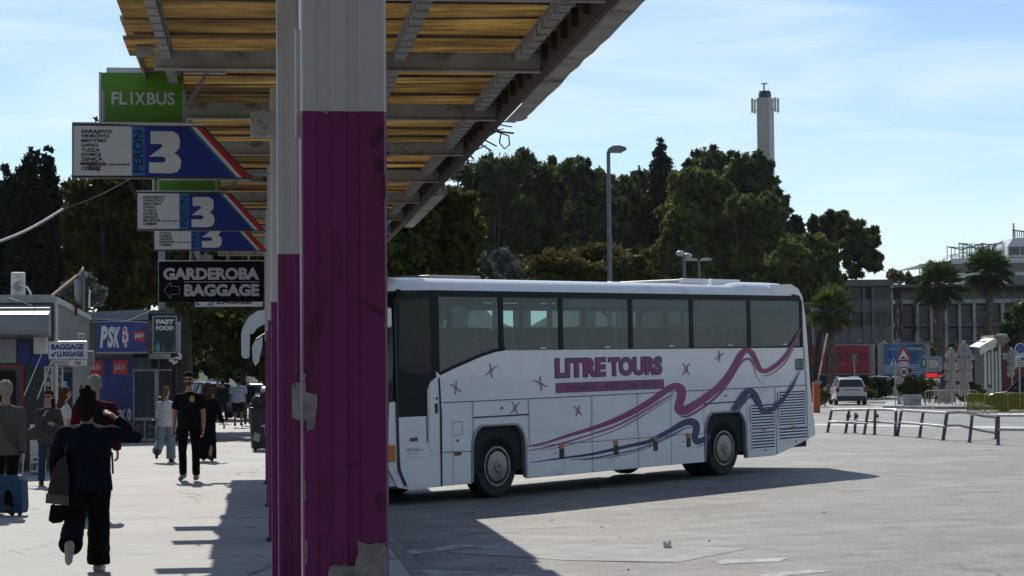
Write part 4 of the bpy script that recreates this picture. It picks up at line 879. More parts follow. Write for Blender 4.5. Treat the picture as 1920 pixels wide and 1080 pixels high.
b = handbag('slouchy dark grey tote with pale lower edge on the foreground woman\'s left hip', on(p1, (-.255, -.13, .64)), R(12), [(-.1, .03), (.1, .0), (.11, .25), (.08, .46), (0, .4), (-.07, .2)], .12, LEATH, [(.07, 0, .47), (.1, .02, .6), (.09, .12, .72), (.1, .2, .62)])
g = MB(); g.poly([(-.105, .022), (.105, -.008), (.108, .08), (-.098, .11)], lambda a, c: (a, -.068, c), 0, (0, .136, 0)); g.build('pale_base', mat('pale_bag_base', (.07, .07, .07), .6), b, bevel=.015)
handbag('small black pouch dangling below the grey tote', on(p1, (-.26, -.12, .47)), R(5), [(-.07, .03), (-.03, .0), (.05, .01), (.08, .06), (.08, .16), (-.05, .17)], .09, cloth('black', (.01, .01, .011)), [(-.03, 0, .16), (-.02, 0, .25), (.04, 0, .25), (.05, 0, .16)], name='pouch')

# grey-haired man in the dark red jacket
p2_, T2, k2, A2, J2 = person('grey-haired man in dark red jacket walking away, half hidden by the foreground woman', gxy(178, 974), R(10), 1.82, 1.12, legs=((10, 6), (-12, 14)), top=('dark_red', (.07, .008, .012)), tl=.03, bottom=('trousers', 'black', (.01, .01, .011)), hair=('short', (.26, .24, .21)), vox=.011, head=(-10, 0), arms=((V(-.2, .15, -1), V(.1, .6, -.5)), (V(.2, -.05, -1), V(.1, .2, -1))))
r = thing('backpack', 'black backpack with hanging strap on the red-jacketed man', 'bag', on(p2_, (.02, -.22, .95)), R(10))
g = MB(); g.ell((0, 0, .22), (.17, .1, .27)); g.ell((.0, -.07, .13), (.12, .06, .13)); g.build('pack', cloth('black', (.01, .01, .011)), r, smooth='full')
g = MB(); g.tube([(.12, .02, .0), (.2, -.02, -.1), (.21, -.03, -.36)], .014, 5); g.build('strap', BLACK, r)
for sx in (-1, 1):
    g = MB(); g.tube([(sx*.1, .06, .42), (sx*.11, .14, .5), (sx*.12, .25, .45)], .02, 6, 0, .5); g.build('shoulder_strap', BLACK, r)

# person in checked jacket with the blue case
p3_, T3, k3, A3, J3 = person('grey curly-haired traveller in checked jacket and black trousers pulling a blue case', gxy(10, 966), R(-4), 1.75, 1.1, legs=((14, 8), (-12, 12)), top=('grey_check', (.1, .1, .1)), tl=.028, hem=.78, bottom=('trousers', 'black', (.01, .01, .011)), hair=('curly', (.27, .25, .21)), vox=.011, arms=((V(-.15, .1, -1), V(.05, .3, -1)), (V(.14, -.12, -1), V(.1, -.1, -1))))
ck = MATS['cloth_grey_check']; n = ck.node_tree.nodes; l = ck.node_tree.links
c1 = n.new('ShaderNodeTexChecker'); c1.inputs['Scale'].default_value = 55; c1.inputs['Color1'].default_value = (.16, .155, .145, 1); c1.inputs['Color2'].default_value = (.045, .045, .045, 1)
tcn = [q for q in n if q.type == 'TEX_COORD'][0]; l.new(tcn.outputs['Object'], c1.inputs['Vector']); l.new(c1.outputs['Color'], n['Principled BSDF'].inputs['Base Color'])
r = thing('crossbody_strap', 'dark brown strap slung across the checked jacket', 'strap', on(p3_, (0, 0, 0)), R(-4))
g = MB(); g.tube([(.0, .03, 1.53), (-.1, -.1, 1.45), (-.02, -.185, 1.25), (.12, -.18, 1.0), (.2, -.06, .86)], .018, 6, 0, .4); g.build('strap_band', mat('brown_leather', (.05, .03, .02), .6), r)
def suitcase():
    loc = gxy(19, 967); r = thing('wheeled_suitcase', 'blue wheeled soft suitcase with pale curved stripes and raised handle', 'suitcase', loc, R(-8))
    bm_ = mat('suitcase_blue', (.008, .06, .13), .7, var=.15, bump=.2)
    g = MB(); g.poly([(-.2, .05), (.2, .05), (.215, .12), (.2, .46), (.15, .54), (-.15, .54), (-.2, .46), (-.215, .12)], lambda a, b: (a, -.11, b), 0, (0, .22, 0)); o = g.build('shell', bm_, r, bevel=.035, seg=3)
    g = MB()
    for x0 in (-.14, .02):
        pts = [(x0+.05*math.sin(i*.55)+i*.008, -.1155, .1+i*.045) for i in range(9)]; g.tube(pts, .009, 5, 0, .3)
    g.build('curved_stripe', mat('stripe_grey', (.18, .22, .26), .6), o)
    for x in (-.15, .15):
        g = MB(); g.lathe([(.03, -.02), (.035, -.012), (.035, .012), (.03, .02)], 16, 0, (x, -.04, .035), 'x'); g.build('caster', BLACK, r)
    g = MB(); g.box((-.2, -.1, .04), (.2, .1, .06)); g.build('base', BLACK, r, bevel=.01)
    g = MB(); H_ = .83
    for x in (-.02, .14): g.tube([(x, .06, .5), (x+.03, .05, H_)], .009, 8)
    g.build('telescopic_handle', ALU, r); g = MB(); g.tube([(-.0, .05, H_), (.18, .05, H_)], .014, 8); g.build('handle_grip', BLACK, r)
suitcase()

# woman by the kiosk
p4_, T4, k4, A4, J4 = person('woman in grey jacket and jeans standing by the kiosk, hand at her chin', gxy(90, 910), R(205), 1.6, 1.0, legs=((6, 3), (-4, 2)), top=('grey_jacket', (.06, .062, .06)), tl=.026, hem=.78, bottom=('trousers', 'dark_jeans', (.03, .055, .09)), hair=('long', (.03, .018, .012)), glasses=True, head=(-35, 0),
    arms=((V(-.2, .35, -1), V(.75, .75, .2)), (V(.1, .3, -.9), V(-.35, .55, .95))))
handbag('brown crossbody handbag on the woman in the grey jacket', on(p4_, (.2, .04, .78)), R(205), [(-.13, 0), (.13, 0), (.15, .17), (.05, .22), (-.12, .2)], .09, mat('brown_handbag', (.05, .028, .02), .5, var=.2), [(-.1, 0, .18), (-.2, .02, .4), (-.35, .0, .6), (-.33, -.1, .62)], name='handbag', sm=mat('brown_leather', (.05, .03, .02)))
# auburn-haired woman in white
p5_, T5, k5, A5, J5 = person('auburn-haired woman in white short-sleeved top standing behind the woman in grey', gxy(119, 902), R(-60), 1.62, .98, top=('white_tee', (.55, .55, .55)), sleeve='short', bottom=('trousers', 'dark', (.02, .02, .024)), hair=('long', (.11, .03, .014)), arms=((V(-.1, .3, -1), V(.2, .8, .1)), (V(.1, .2, -1), V(-.1, .9, -.1))))
r = thing('red_bag', 'red and black bag held by the auburn-haired woman', 'bag', on(p5_, (.0, .34, .78)), R(-60)); g = MB(); g.ell((0, 0, .15), (.14, .09, .15)); g.build('bag_body', mat('red_nylon', (.22, .02, .03), .6, var=.2), r, smooth='full'); g = MB(); g.tube([(-.08, 0, .25), (-.05, 0, .36), (.05, 0, .36), (.08, 0, .25)], .01, 6); g.build('handle', BLACK, r)
# girl in white sweatshirt
p6_, T6, k6, A6, J6 = person('girl with ponytail in white sweatshirt and pale wide jeans walking away', gxy(311, 866.5), R(-4), 1.6, .98, legs=((-16, 40), (8, 6)), top=('white_sweater', (.62, .61, .62)), tl=.03, hem=.83, bottom=('wide', 'pale_jeans', (.22, .27, .31)), shoe=(.02, .02, .022), hair=('ponytail', (.12, .08, .05)), head=(-25, 0), vox=.012, fl=.016)
handbag('small black bag on a strap at the ponytailed girl\'s left hip', on(p6_, (-.25, -.02, .78)), R(80), [(-.09, 0), (.09, 0), (.09, .13), (-.09, .13)], .05, BLACK, [(0, 0, .12), (.0, -.02, .4), (.02, -.1, .62), (.0, -.22, .6)], name='handbag')
# man in black
p7_, T7, k7, A7, J7 = person('man in black T-shirt, black trousers and sunglasses walking towards the camera', gxy(355, 902), R(176), 1.86, 1.06, legs=((9, 6), (-5, 10)), lean=0, sleeve='short', top=('black_tee', (.012, .012, .013)), tl=.02, hem=.84, bottom=('trousers', 'black', (.01, .01, .011)), shoe=(.22, .2, .18), hair=('short', (.015, .011, .009)), glasses=True, spread=4, arms=((V(-.22, .04, -1), V(-.02, .16, -1)), (V(.22, .02, -1), V(.02, .2, -1))), vox=.0105, head=(0, 0), skin=(.45, .25, .18))
g = MB(); e = T7((-.085, .146, 1.33))*k7
g.poly([(-.05, -.01), (-.02, -.06), (.025, -.055), (.05, 0), (.025, .05), (-.02, .055)], lambda a, b: (e.x+a, e.y+.006, e.z+b), 0, (0, .006, 0)); g.build('chest_emblem', mat('emblem_gold', (.5, .3, .05), .6, var=.3, scale=30), p7_)
g = MB(); q = T7((-.2, .02, 1.12))*k7; g.box((q.x-.03, q.y-.01, q.z-.2), (q.x-.018, q.y+.03, q.z+.12)); g.build('yellow_lanyard', mat('lanyard_yellow', (.55, .36, .01), .6), p7_)
# beard
fuse('beard', [('ell', T7((0, .062, 1.583))*k7, V(.056, .052, .046)*k7), ('ell', T7((0, .03, 1.6))*k7, V(.066, .06, .05)*k7)], .008, mat('beard_dark', (.05, .033, .025), .8, var=.3), p7_, .006, _fold2, 1)
# woman in long black dress
person('long-haired woman in full-length black dress walking away behind the man in black', gxy(389, 865), R(-6), 1.66, 1.05, legs=((10, 6), (-10, 10)), top=('black', (.012, .012, .013)), tl=.03, bottom=('dress', 'black', (.01, .01, .011)), hair=('long', (.05, .03, .02)), arms=((V(-.2, .1, -1), V(-.1, .2, -1)), (V(.35, -.15, -1), V(.35, .1, -.9))), vox=.012)
person('man in pale blue T-shirt and dark shorts walking away in the shade', gxy(447, 800), R(0), 1.78, 1.25, top=('pale_blue', (.36, .42, .5)), sleeve='short', tl=.04, bottom=('shorts', 'dark', (.015, .015, .018)), hair=('short', (.015, .012, .01)), vox=.015, skin=(.2, .12, .09))
person('white-haired person in dark coat far off by the parked coach', gxy(465, 797), R(-5), 1.78, 1.05, top=('dark_coat', (.02, .02, .022)), tl=.03, bottom=('trousers', 'grey_trs', (.08, .08, .08)), hair=('short', (.5, .48, .45)), vox=.016)
person('dark-clothed person standing in deep shade left of the pale blue T-shirt', gxy(418, 793), R(20), 1.7, 1.0, top=('dark_coat', (.02, .02, .022)), bottom=('trousers', 'dark', (.015, .015, .018)), vox=.016)
person('dark-clothed person with bare forearms in deep shade behind the long black dress', gxy(409, 790), R(170), 1.72, 1.0, top=('brown_top', (.05, .04, .035)), sleeve='short', bottom=('trousers', 'grey_trs', (.08, .08, .08)), vox=.016)
# ------------------------------------------------------------------ foliage
def leaf_mat(name, dark, light, tr=.35):
    m = bpy.data.materials.new(name); m.use_nodes = True; n = m.node_tree.nodes; l = m.node_tree.links; p = n['Principled BSDF']
    a = n.new('ShaderNodeAttribute'); a.attribute_name = 'rnd'; x = n.new('ShaderNodeMix'); x.data_type = 'RGBA'; x.inputs['A'].default_value = (*dark, 1); x.inputs['B'].default_value = (*light, 1)
    l.new(a.outputs['Fac'], x.inputs['Factor']); l.new(x.outputs['Result'], p.inputs['Base Color']); p.inputs['Roughness'].default_value = .6; p.inputs['Specular IOR Level'].default_value = .25
    q = n.new('ShaderNodeBsdfTranslucent'); l.new(x.outputs['Result'], q.inputs[0]); s = n.new('ShaderNodeMixShader'); s.inputs[0].default_value = tr
    l.new(p.outputs[0], s.inputs[1]); l.new(q.outputs[0], s.inputs[2]); l.new(s.outputs[0], n['Material Output'].inputs['Surface']); return m
def foliage(name, blobs, n, size, m, parent, seed=1, surf=.5, elong=1.8, up=.0, clump=.2, per=26, sprig=0.):
    """leaf-sized faces gathered in clumps through the volume of the crown; blobs: (x,y,z,rx,ry,rz)"""
    rg = np.random.default_rng(seed); B = np.array(blobs, float); wt = B[:, 3]*B[:, 5]; wt /= wt.sum()
    nc = max(6, n//per); bi = rg.choice(len(B), nc, p=wt); d = rg.normal(size=(nc, 3)); d /= np.linalg.norm(d, axis=1)[:, None]
    r = (surf+(1.0-surf)*rg.random(nc)**.8)*(1+rg.normal(size=nc)*.1); r *= 1+.22*np.abs(rg.normal(size=nc))*(rg.random(nc) < .3); c = B[bi, :3]+d*r[:, None]*B[bi, 3:]
    cs = B[bi, 3:].mean(1)*clump*(.6+rg.random(nc)*.9); tone = rg.random(nc)**1.6*.85
    k = rg.integers(0, nc, n); sh = np.tile(np.array([1, 1, .8]), (nc, 1)); sp = (rg.random(nc) < sprig) & (d[:, 2] > -.1); sh[sp] = (.42, .42, 1.9)
    pos = c[k]+np.clip(rg.normal(size=(n, 3)), -1.9, 1.9)*cs[k][:, None]*sh[k]
    a = rg.normal(size=(n, 3)); a[:, 2] += up; a /= np.linalg.norm(a, axis=1)[:, None]
    b = np.cross(a, rg.normal(size=(n, 3))); b /= np.linalg.norm(b, axis=1)[:, None]
    s = size*(.55+.9*rg.random(n))[:, None]; L_ = a*s*elong/2; W_ = b*s/2
    v = np.stack([pos-L_, pos+W_, pos+L_, pos-W_], 1).reshape(-1, 3)
    me = bpy.data.meshes.new(name); me.vertices.add(4*n); me.vertices.foreach_set('co', v.ravel()); me.loops.add(4*n); me.loops.foreach_set('vertex_index', np.arange(4*n, dtype=np.int32))
    me.polygons.add(n); me.polygons.foreach_set('loop_start', np.arange(0, 4*n, 4, dtype=np.int32)); me.polygons.foreach_set('loop_total', np.full(n, 4, np.int32))
    at_ = me.attributes.new('rnd', 'FLOAT', 'FACE'); at_.data.foreach_set('value', np.clip(tone[k]+rg.random(n)*.35-.05, 0, 1).astype(np.float32))
    me.materials.append(m); me.update(calc_edges=True); o = bpy.data.objects.new(name, me); COL.objects.link(o); o.parent = parent; return o
BARK = mat('bark', (.06, .045, .035), .9, var=.3, scale=4, bump=.6, bscale=12, stretch=(1, 1, .3))
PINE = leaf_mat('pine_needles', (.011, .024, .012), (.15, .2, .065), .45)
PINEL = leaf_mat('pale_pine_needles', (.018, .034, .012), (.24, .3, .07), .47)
CYP = leaf_mat('cypress_leaves', (.009, .016, .011), (.024, .038, .018), .25)
DECI = leaf_mat('broad_leaves', (.022, .03, .01), (.14, .14, .028), .45)
OLIVE = leaf_mat('yellow_green_leaves', (.045, .048, .012), (.16, .14, .03), .4)
SILV = leaf_mat('silver_leaves', (.05, .07, .055), (.22, .26, .22), .3)
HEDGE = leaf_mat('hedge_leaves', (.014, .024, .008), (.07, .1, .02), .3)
HEDL = leaf_mat('sunny_hedge_leaves', (.05, .07, .01), (.2, .24, .03), .4)  # lighter copy of the hedge leaves, sunshine put into the colour
def tree(name, label, blobs, base, n, size, m, seed, group=None, trunk=.22, cat='tree', **kw):
    """blobs and base in world metres; trunk and a limb to each part of the crown"""
    b = Vector(base); r = thing(name, label, cat, b, 0, group)
    lb = [(x-b.x, y-b.y, z-b.z, rx, ry, rz) for x, y, z, rx, ry, rz in blobs]
    C = Vector(np.average(np.array(lb)[:, :3], axis=0)); low = min(q[2]-q[5]*.6 for q in lb)
    fork = Vector((C.x*.35, C.y*.35, max(low, C.z*.45))); rs = random.Random(seed)
    g = MB(); g.tube([(0, 0, -.3), (fork.x*.4+.1, fork.y*.4, fork.z*.5), fork], [trunk, trunk*.8, trunk*.65], 8)
    g.build('trunk', BARK, r, smooth=True)
    for q in lb[:9]:
        g = MB(); e = Vector(q[:3]); mid = fork+(e-fork)*.5+Vector((rs.uniform(-.3, .3), rs.uniform(-.3, .3), rs.uniform(-.2, .5))); g.tube([fork-Vector((0, 0, .2)), mid, e+Vector((0, 0, q[5]*.3))], [trunk*.45, trunk*.3, trunk*.08], 6); g.build('limb', BARK, r, smooth=True)
    foliage('crown', lb, n, size, m, r, seed, **kw); return r
def blobs_px(lst, d, dep=.8, jit=2.0, seed=0, sub=5, par=.84, out_=(.9, 1.02), rad=(.26, .5)):
    rs = random.Random(seed); out = []
    for x, y, rx, ry in lst:
        p = at(x, y, d+rs.uniform(-jit, jit)); s = d/4000; out.append((p.x, p.y, p.z, rx*s*par, max(rx, ry)*s*dep*par, ry*s*par))
        for _ in range(sub):
            a = rs.uniform(0, 2*math.pi); e = rs.uniform(-.35, 1.0); k = rs.uniform(*rad); c = math.cos(e); o_ = rs.uniform(*out_)
            out.append((p.x+rx*s*o_*math.cos(a)*c, p.y+max(rx, ry)*s*dep*o_*math.sin(a)*c, p.z+ry*s*o_*math.sin(e), rx*s*k, max(rx, ry)*s*k*.8, min(rx, ry*1.3)*s*k*.8))
    return out

# ------------------------------------------------------------------ hills far behind
def hill(name, x0, x1, y0, y1, h, m):
    g = MB(); nx, ny = 26, 9; rs = random.Random(int(h*10)); vs = []
    for j in range(ny):
        for i in range(nx):
            u, v = i/(nx-1), j/(ny-1); e = math.sin(math.pi*min(1, u*1.0))**.5*math.sin(math.pi*v)
            vs.append((x0+(x1-x0)*u, y0+(y1-y0)*v, -.3+h*e*(.8+.25*math.sin(i*1.1)+.1*rs.random())))
    g.add(vs, [(j*nx+i, j*nx+i+1, (j+1)*nx+i+1, (j+1)*nx+i) for j in range(ny-1) for i in range(nx-1)]); g.build(name, m, kind='structure', smooth='full')
EARTH = mat('hillside_scrub', (.035, .04, .022), .95, var=.4, scale=.3, bump=.5, bscale=1.5)
hill('hillside', -150, -18, 120, 300, 11, EARTH); hill('hillside', -30, 48, 190, 330, 13, EARTH); hill('hillside', -4000, 4000, 1500, 3500, 14, EARTH)

# ------------------------------------------------------------------ left: trees behind the kiosks
def cypress(label, x, ytop, ybot, wpx, d, seed, group, n=16000, size=.13):
    s = d/4000; b = at(x, 700, d); h = (709-ytop)*s+1.8; w = wpx*s/2; base = (b.x, b.y, 0); z0 = .6; N_ = 14; out = []
    for i in range(N_):
        u = i/(N_-1); ww = w*(.88+.2*math.sin(math.pi*min(1, u*1.1)))*(1-u**16*.5-u**5*.12); z = z0+(h-z0)*(.05+.86*u); out.append((b.x+random.uniform(-.1, .1)*w, b.y, z, ww, ww, (h-z0)/N_*.95))
    return tree('cypress_tree', label, out, base, n, size, CYP, seed, group, .16, surf=.6, clump=.13, up=.6, elong=2.2, per=22)
GC = 'dark cypresses at the left edge'
cypress('dark cypress cut by the left frame edge, shortest of the left group', 12, 292, 700, 66, 76, 11, GC)
cypress('dark cypress with a tufted top, middle of the left group', 56, 262, 700, 70, 77, 12, GC); cypress('slim pointed dark cypress, rightmost of the left group', 90, 252, 700, 44, 78, 13, GC, 14000)
cypress('low dark cypress behind the satellite dish', 128, 352, 700, 80, 82, 14, GC, 14000)
tree('leafy_tree', 'dense olive-leaved tree rising behind the satellite dish and betting kiosk', blobs_px([(170,372,45,34),(215,365,50,34),(255,372,42,36),(150,430,40,50),(200,450,55,60),(250,450,50,60),(175,520,45,50),(225,540,60,60),(268,420,35,50)], 80, seed=1), at(205, 700, 80)-V(0, 0, at(205, 700, 80).z), 57000, .15, DECI, 21, clump=.24)
tree('leafy_tree', 'tall dark leafy tree largely hidden behind the hanging signs', blobs_px([(300,330,60,50),(250,260,50,55),(300,210,60,60),(355,260,60,70),(400,330,70,70),(330,420,60,70),(420,430,70,80),(370,520,70,70),(460,520,60,70),(300,520,45,60),(430,250,50,60)], 76, seed=2), at(345, 720, 76)-V(0, 0, at(345, 720, 76).z), 57000, .15, DECI, 22, clump=.24)
tree('leafy_tree', 'dark leafy tree with yellow sunlit sprigs above the shaded car', blobs_px([(380,600,50,50),(430,620,50,50),(480,600,50,60),(400,560,60,50),(470,545,60,50),(360,640,30,40),(440,670,40,30),(520,640,60,60),(600,600,80,90),(680,560,80,80)], 96, seed=3), at(450, 720, 96)-V(0, 0, at(450, 720, 96).z), 57000, .15, DECI, 23, clump=.25)
tree('leafy_tree', 'yellow-edged leafy tree under the canopy end, above the coach front', blobs_px([(760,420,55,50),(815,400,50,45),(855,415,40,50),(800,470,60,50),(860,470,36,45),(745,500,60,60),(690,460,60,70),(840,520,50,50),(780,560,90,60),(868,380,24,20)], 74, seed=4), at(790, 700, 74)-V(0, 0, at(790, 700, 74).z), 57000, .15, DECI, 24, clump=.22)
tree('garden_bush', 'dark rounded bush in shade behind the pale blue T-shirt man', blobs_px([(440,690,45,25),(400,700,40,22),(480,680,40,30),(350,690,40,40),(520,690,50,40),(610,690,70,50)], 104, seed=5), at(440, 720, 104)-V(0, 0, at(440, 720, 104).z), 12000, .22, HEDGE, 25, None, .1, 'bush')
tree('flowering_bush', 'glittering small-leaved bush below the satellite dish', blobs_px([(140,545,22,18),(175,555,22,18),(160,530,18,14)], 58, seed=6), at(155, 620, 58)-V(0, 0, at(155, 620, 58).z), 6000, .05, SILV, 26, None, .08, 'bush', clump=.35)

# ------------------------------------------------------------------ right: pines on the hill
def pine(label, lst, d, n, seed, m=PINE, size=.17, basex=None, group='pine trees on the hill', **kw):
    bx = basex if basex else sum(q[0] for q in lst)/len(lst); b = at(bx, 690, d); n = int(n*2.4); return tree('pine_tree', label, blobs_px(lst, d, seed=seed, sub=kw.pop('sub', 11), par=kw.pop('par', .74), out_=(.85, 1.28), rad=(.14, .36)), (b.x, b.y, 0), n, size, m, seed, group, .3, clump=kw.pop('clump', .15), up=.9, sprig=kw.pop('sprig', .5), elong=kw.pop('elong', 2.8), **kw)
pine('feathery pine nearest the canopy edge, its spiky top against the sky', [(905,330,50,32),(950,325,46,30),(900,385,40,40),(945,380,50,45),(920,440,55,45),(970,440,45,45),(900,500,50,40)], 160, 24000, 31)
pine('broad pine with fringed top, left of the tall street lamp', [(1000,335,48,30),(1050,335,50,30),(1030,385,55,45),(1000,440,55,50),(1060,430,45,45),(1030,490,60,40)], 166, 24000, 32)
pine('pine with an open spiky crown just left of the tall street lamp', [(1085,330,34,28),(1110,350,34,34),(1120,395,40,40),(1090,420,40,45),(1130,440,40,40),(1100,480,50,40)], 158, 20000, 33)
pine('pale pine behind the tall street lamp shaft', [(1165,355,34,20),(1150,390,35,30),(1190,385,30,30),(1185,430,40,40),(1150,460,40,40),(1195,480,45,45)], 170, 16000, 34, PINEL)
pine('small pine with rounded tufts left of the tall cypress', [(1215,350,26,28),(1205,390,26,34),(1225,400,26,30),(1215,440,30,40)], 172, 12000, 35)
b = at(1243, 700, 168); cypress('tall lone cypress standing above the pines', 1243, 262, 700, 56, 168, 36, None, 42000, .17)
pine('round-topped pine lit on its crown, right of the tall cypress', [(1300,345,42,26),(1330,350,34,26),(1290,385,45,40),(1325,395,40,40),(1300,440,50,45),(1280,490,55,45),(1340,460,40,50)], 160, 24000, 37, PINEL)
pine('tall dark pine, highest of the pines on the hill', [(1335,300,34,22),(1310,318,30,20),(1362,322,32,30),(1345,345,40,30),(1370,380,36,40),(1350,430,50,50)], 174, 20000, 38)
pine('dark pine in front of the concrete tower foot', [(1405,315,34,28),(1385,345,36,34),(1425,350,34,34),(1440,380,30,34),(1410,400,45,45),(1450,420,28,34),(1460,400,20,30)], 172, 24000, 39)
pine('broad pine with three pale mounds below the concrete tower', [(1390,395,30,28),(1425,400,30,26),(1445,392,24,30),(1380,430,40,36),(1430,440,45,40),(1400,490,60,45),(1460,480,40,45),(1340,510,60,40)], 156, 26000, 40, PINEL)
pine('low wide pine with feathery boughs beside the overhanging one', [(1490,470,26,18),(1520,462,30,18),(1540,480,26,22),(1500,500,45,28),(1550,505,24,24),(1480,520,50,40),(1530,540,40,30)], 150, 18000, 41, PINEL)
pine('pine with overhanging crown, sky showing through its boughs', [(1530,425,18,20),(1552,420,18,18),(1572,415,18,16),(1590,425,18,18),(1605,425,14,12),(1580,445,22,18),(1600,455,24,20),(1622,440,16,14),(1640,455,12,10),(1626,462,18,16),(1612,480,20,14),(1628,495,14,12),(1640,500,12,10),(1590,478,10,8),(1588,495,7,7),(1605,505,10,10),(1602,515,12,6),(1560,450,20,20),(1545,455,20,22),(1640,485,10,8)], 158, 12000, 42, PINE, .2, 1525, surf=.3, sub=3, par=.66, sprig=.15, clump=.22)
cypress('twin-topped small dark cypress beside the overhanging pine', 1494, 404, 700, 24, 178, 43, 'small cypresses by the overhanging pine', 5000, .3); cypress('slightly lower small dark cypress next to its twin', 1505, 408, 700, 22, 179, 44, 'small cypresses by the overhanging pine', 4000, .3)
tree('woodland', 'dark undergrowth of the pine hill below the crowns', blobs_px([(x, 520-(i % 3)*20, 60, 55) for i, x in enumerate(range(880, 1520, 40))], 182, seed=9), at(1200, 690, 182)-V(0, 0, at(1200, 690, 182).z), 26000, .55, PINE, 45, cat='undergrowth')
tree('flowering_bush', 'yellow-green domed bush behind the coach roof', blobs_px([(1000,515,50,26),(1045,497,45,26),(1090,490,45,24),(1140,490,50,24),(1180,505,40,24),(1070,530,90,30),(1200,522,30,18),(975,525,35,16)], 88, seed=7), at(1090, 690, 88)-V(0, 0, at(1090, 690, 88).z), 60000, .09, OLIVE, 46, None, .12, 'bush', clump=.2)
tree('silver_shrub', 'silvery glinting shrub with two plumes behind the coach roof', blobs_px([(905,500,14,30),(945,490,16,28),(940,515,28,25),(965,515,18,20),(915,525,25,20)], 86, seed=8), at(935, 690, 86)-V(0, 0, at(935, 690, 86).z), 22000, .06, SILV, 47, None, .08, 'shrub')
tree('bare_bush', 'thin leafy bush beside the dark flat-roofed building', blobs_px([(1555,515,16,12),(1570,520,12,10),(1535,530,20,16)], 152, seed=10), at(1550, 690, 152)-V(0, 0, at(1550, 690, 152).z), 1500, .3, PINE, 48, None, .1, 'bush', clump=.35)
tree('far_tree', 'small ochre-leaved tree behind the building roof edge', blobs_px([(1676,514,10,7),(1684,522,9,8)], 235, seed=11), at(1678, 690, 235)-V(0, 0, at(1678, 690, 235).z), 900, .42, OLIVE, 49, None, .15, 'tree', clump=.4)
tree('far_tree', 'tiny dark conifer behind the building roof edge', blobs_px([(1703,522,4,10),(1718,528,7,6)], 235, seed=12), at(1703, 690, 235)-V(0, 0, at(1703, 690, 235).z), 500, .4, PINE, 50, None, .12, 'tree', clump=.4)
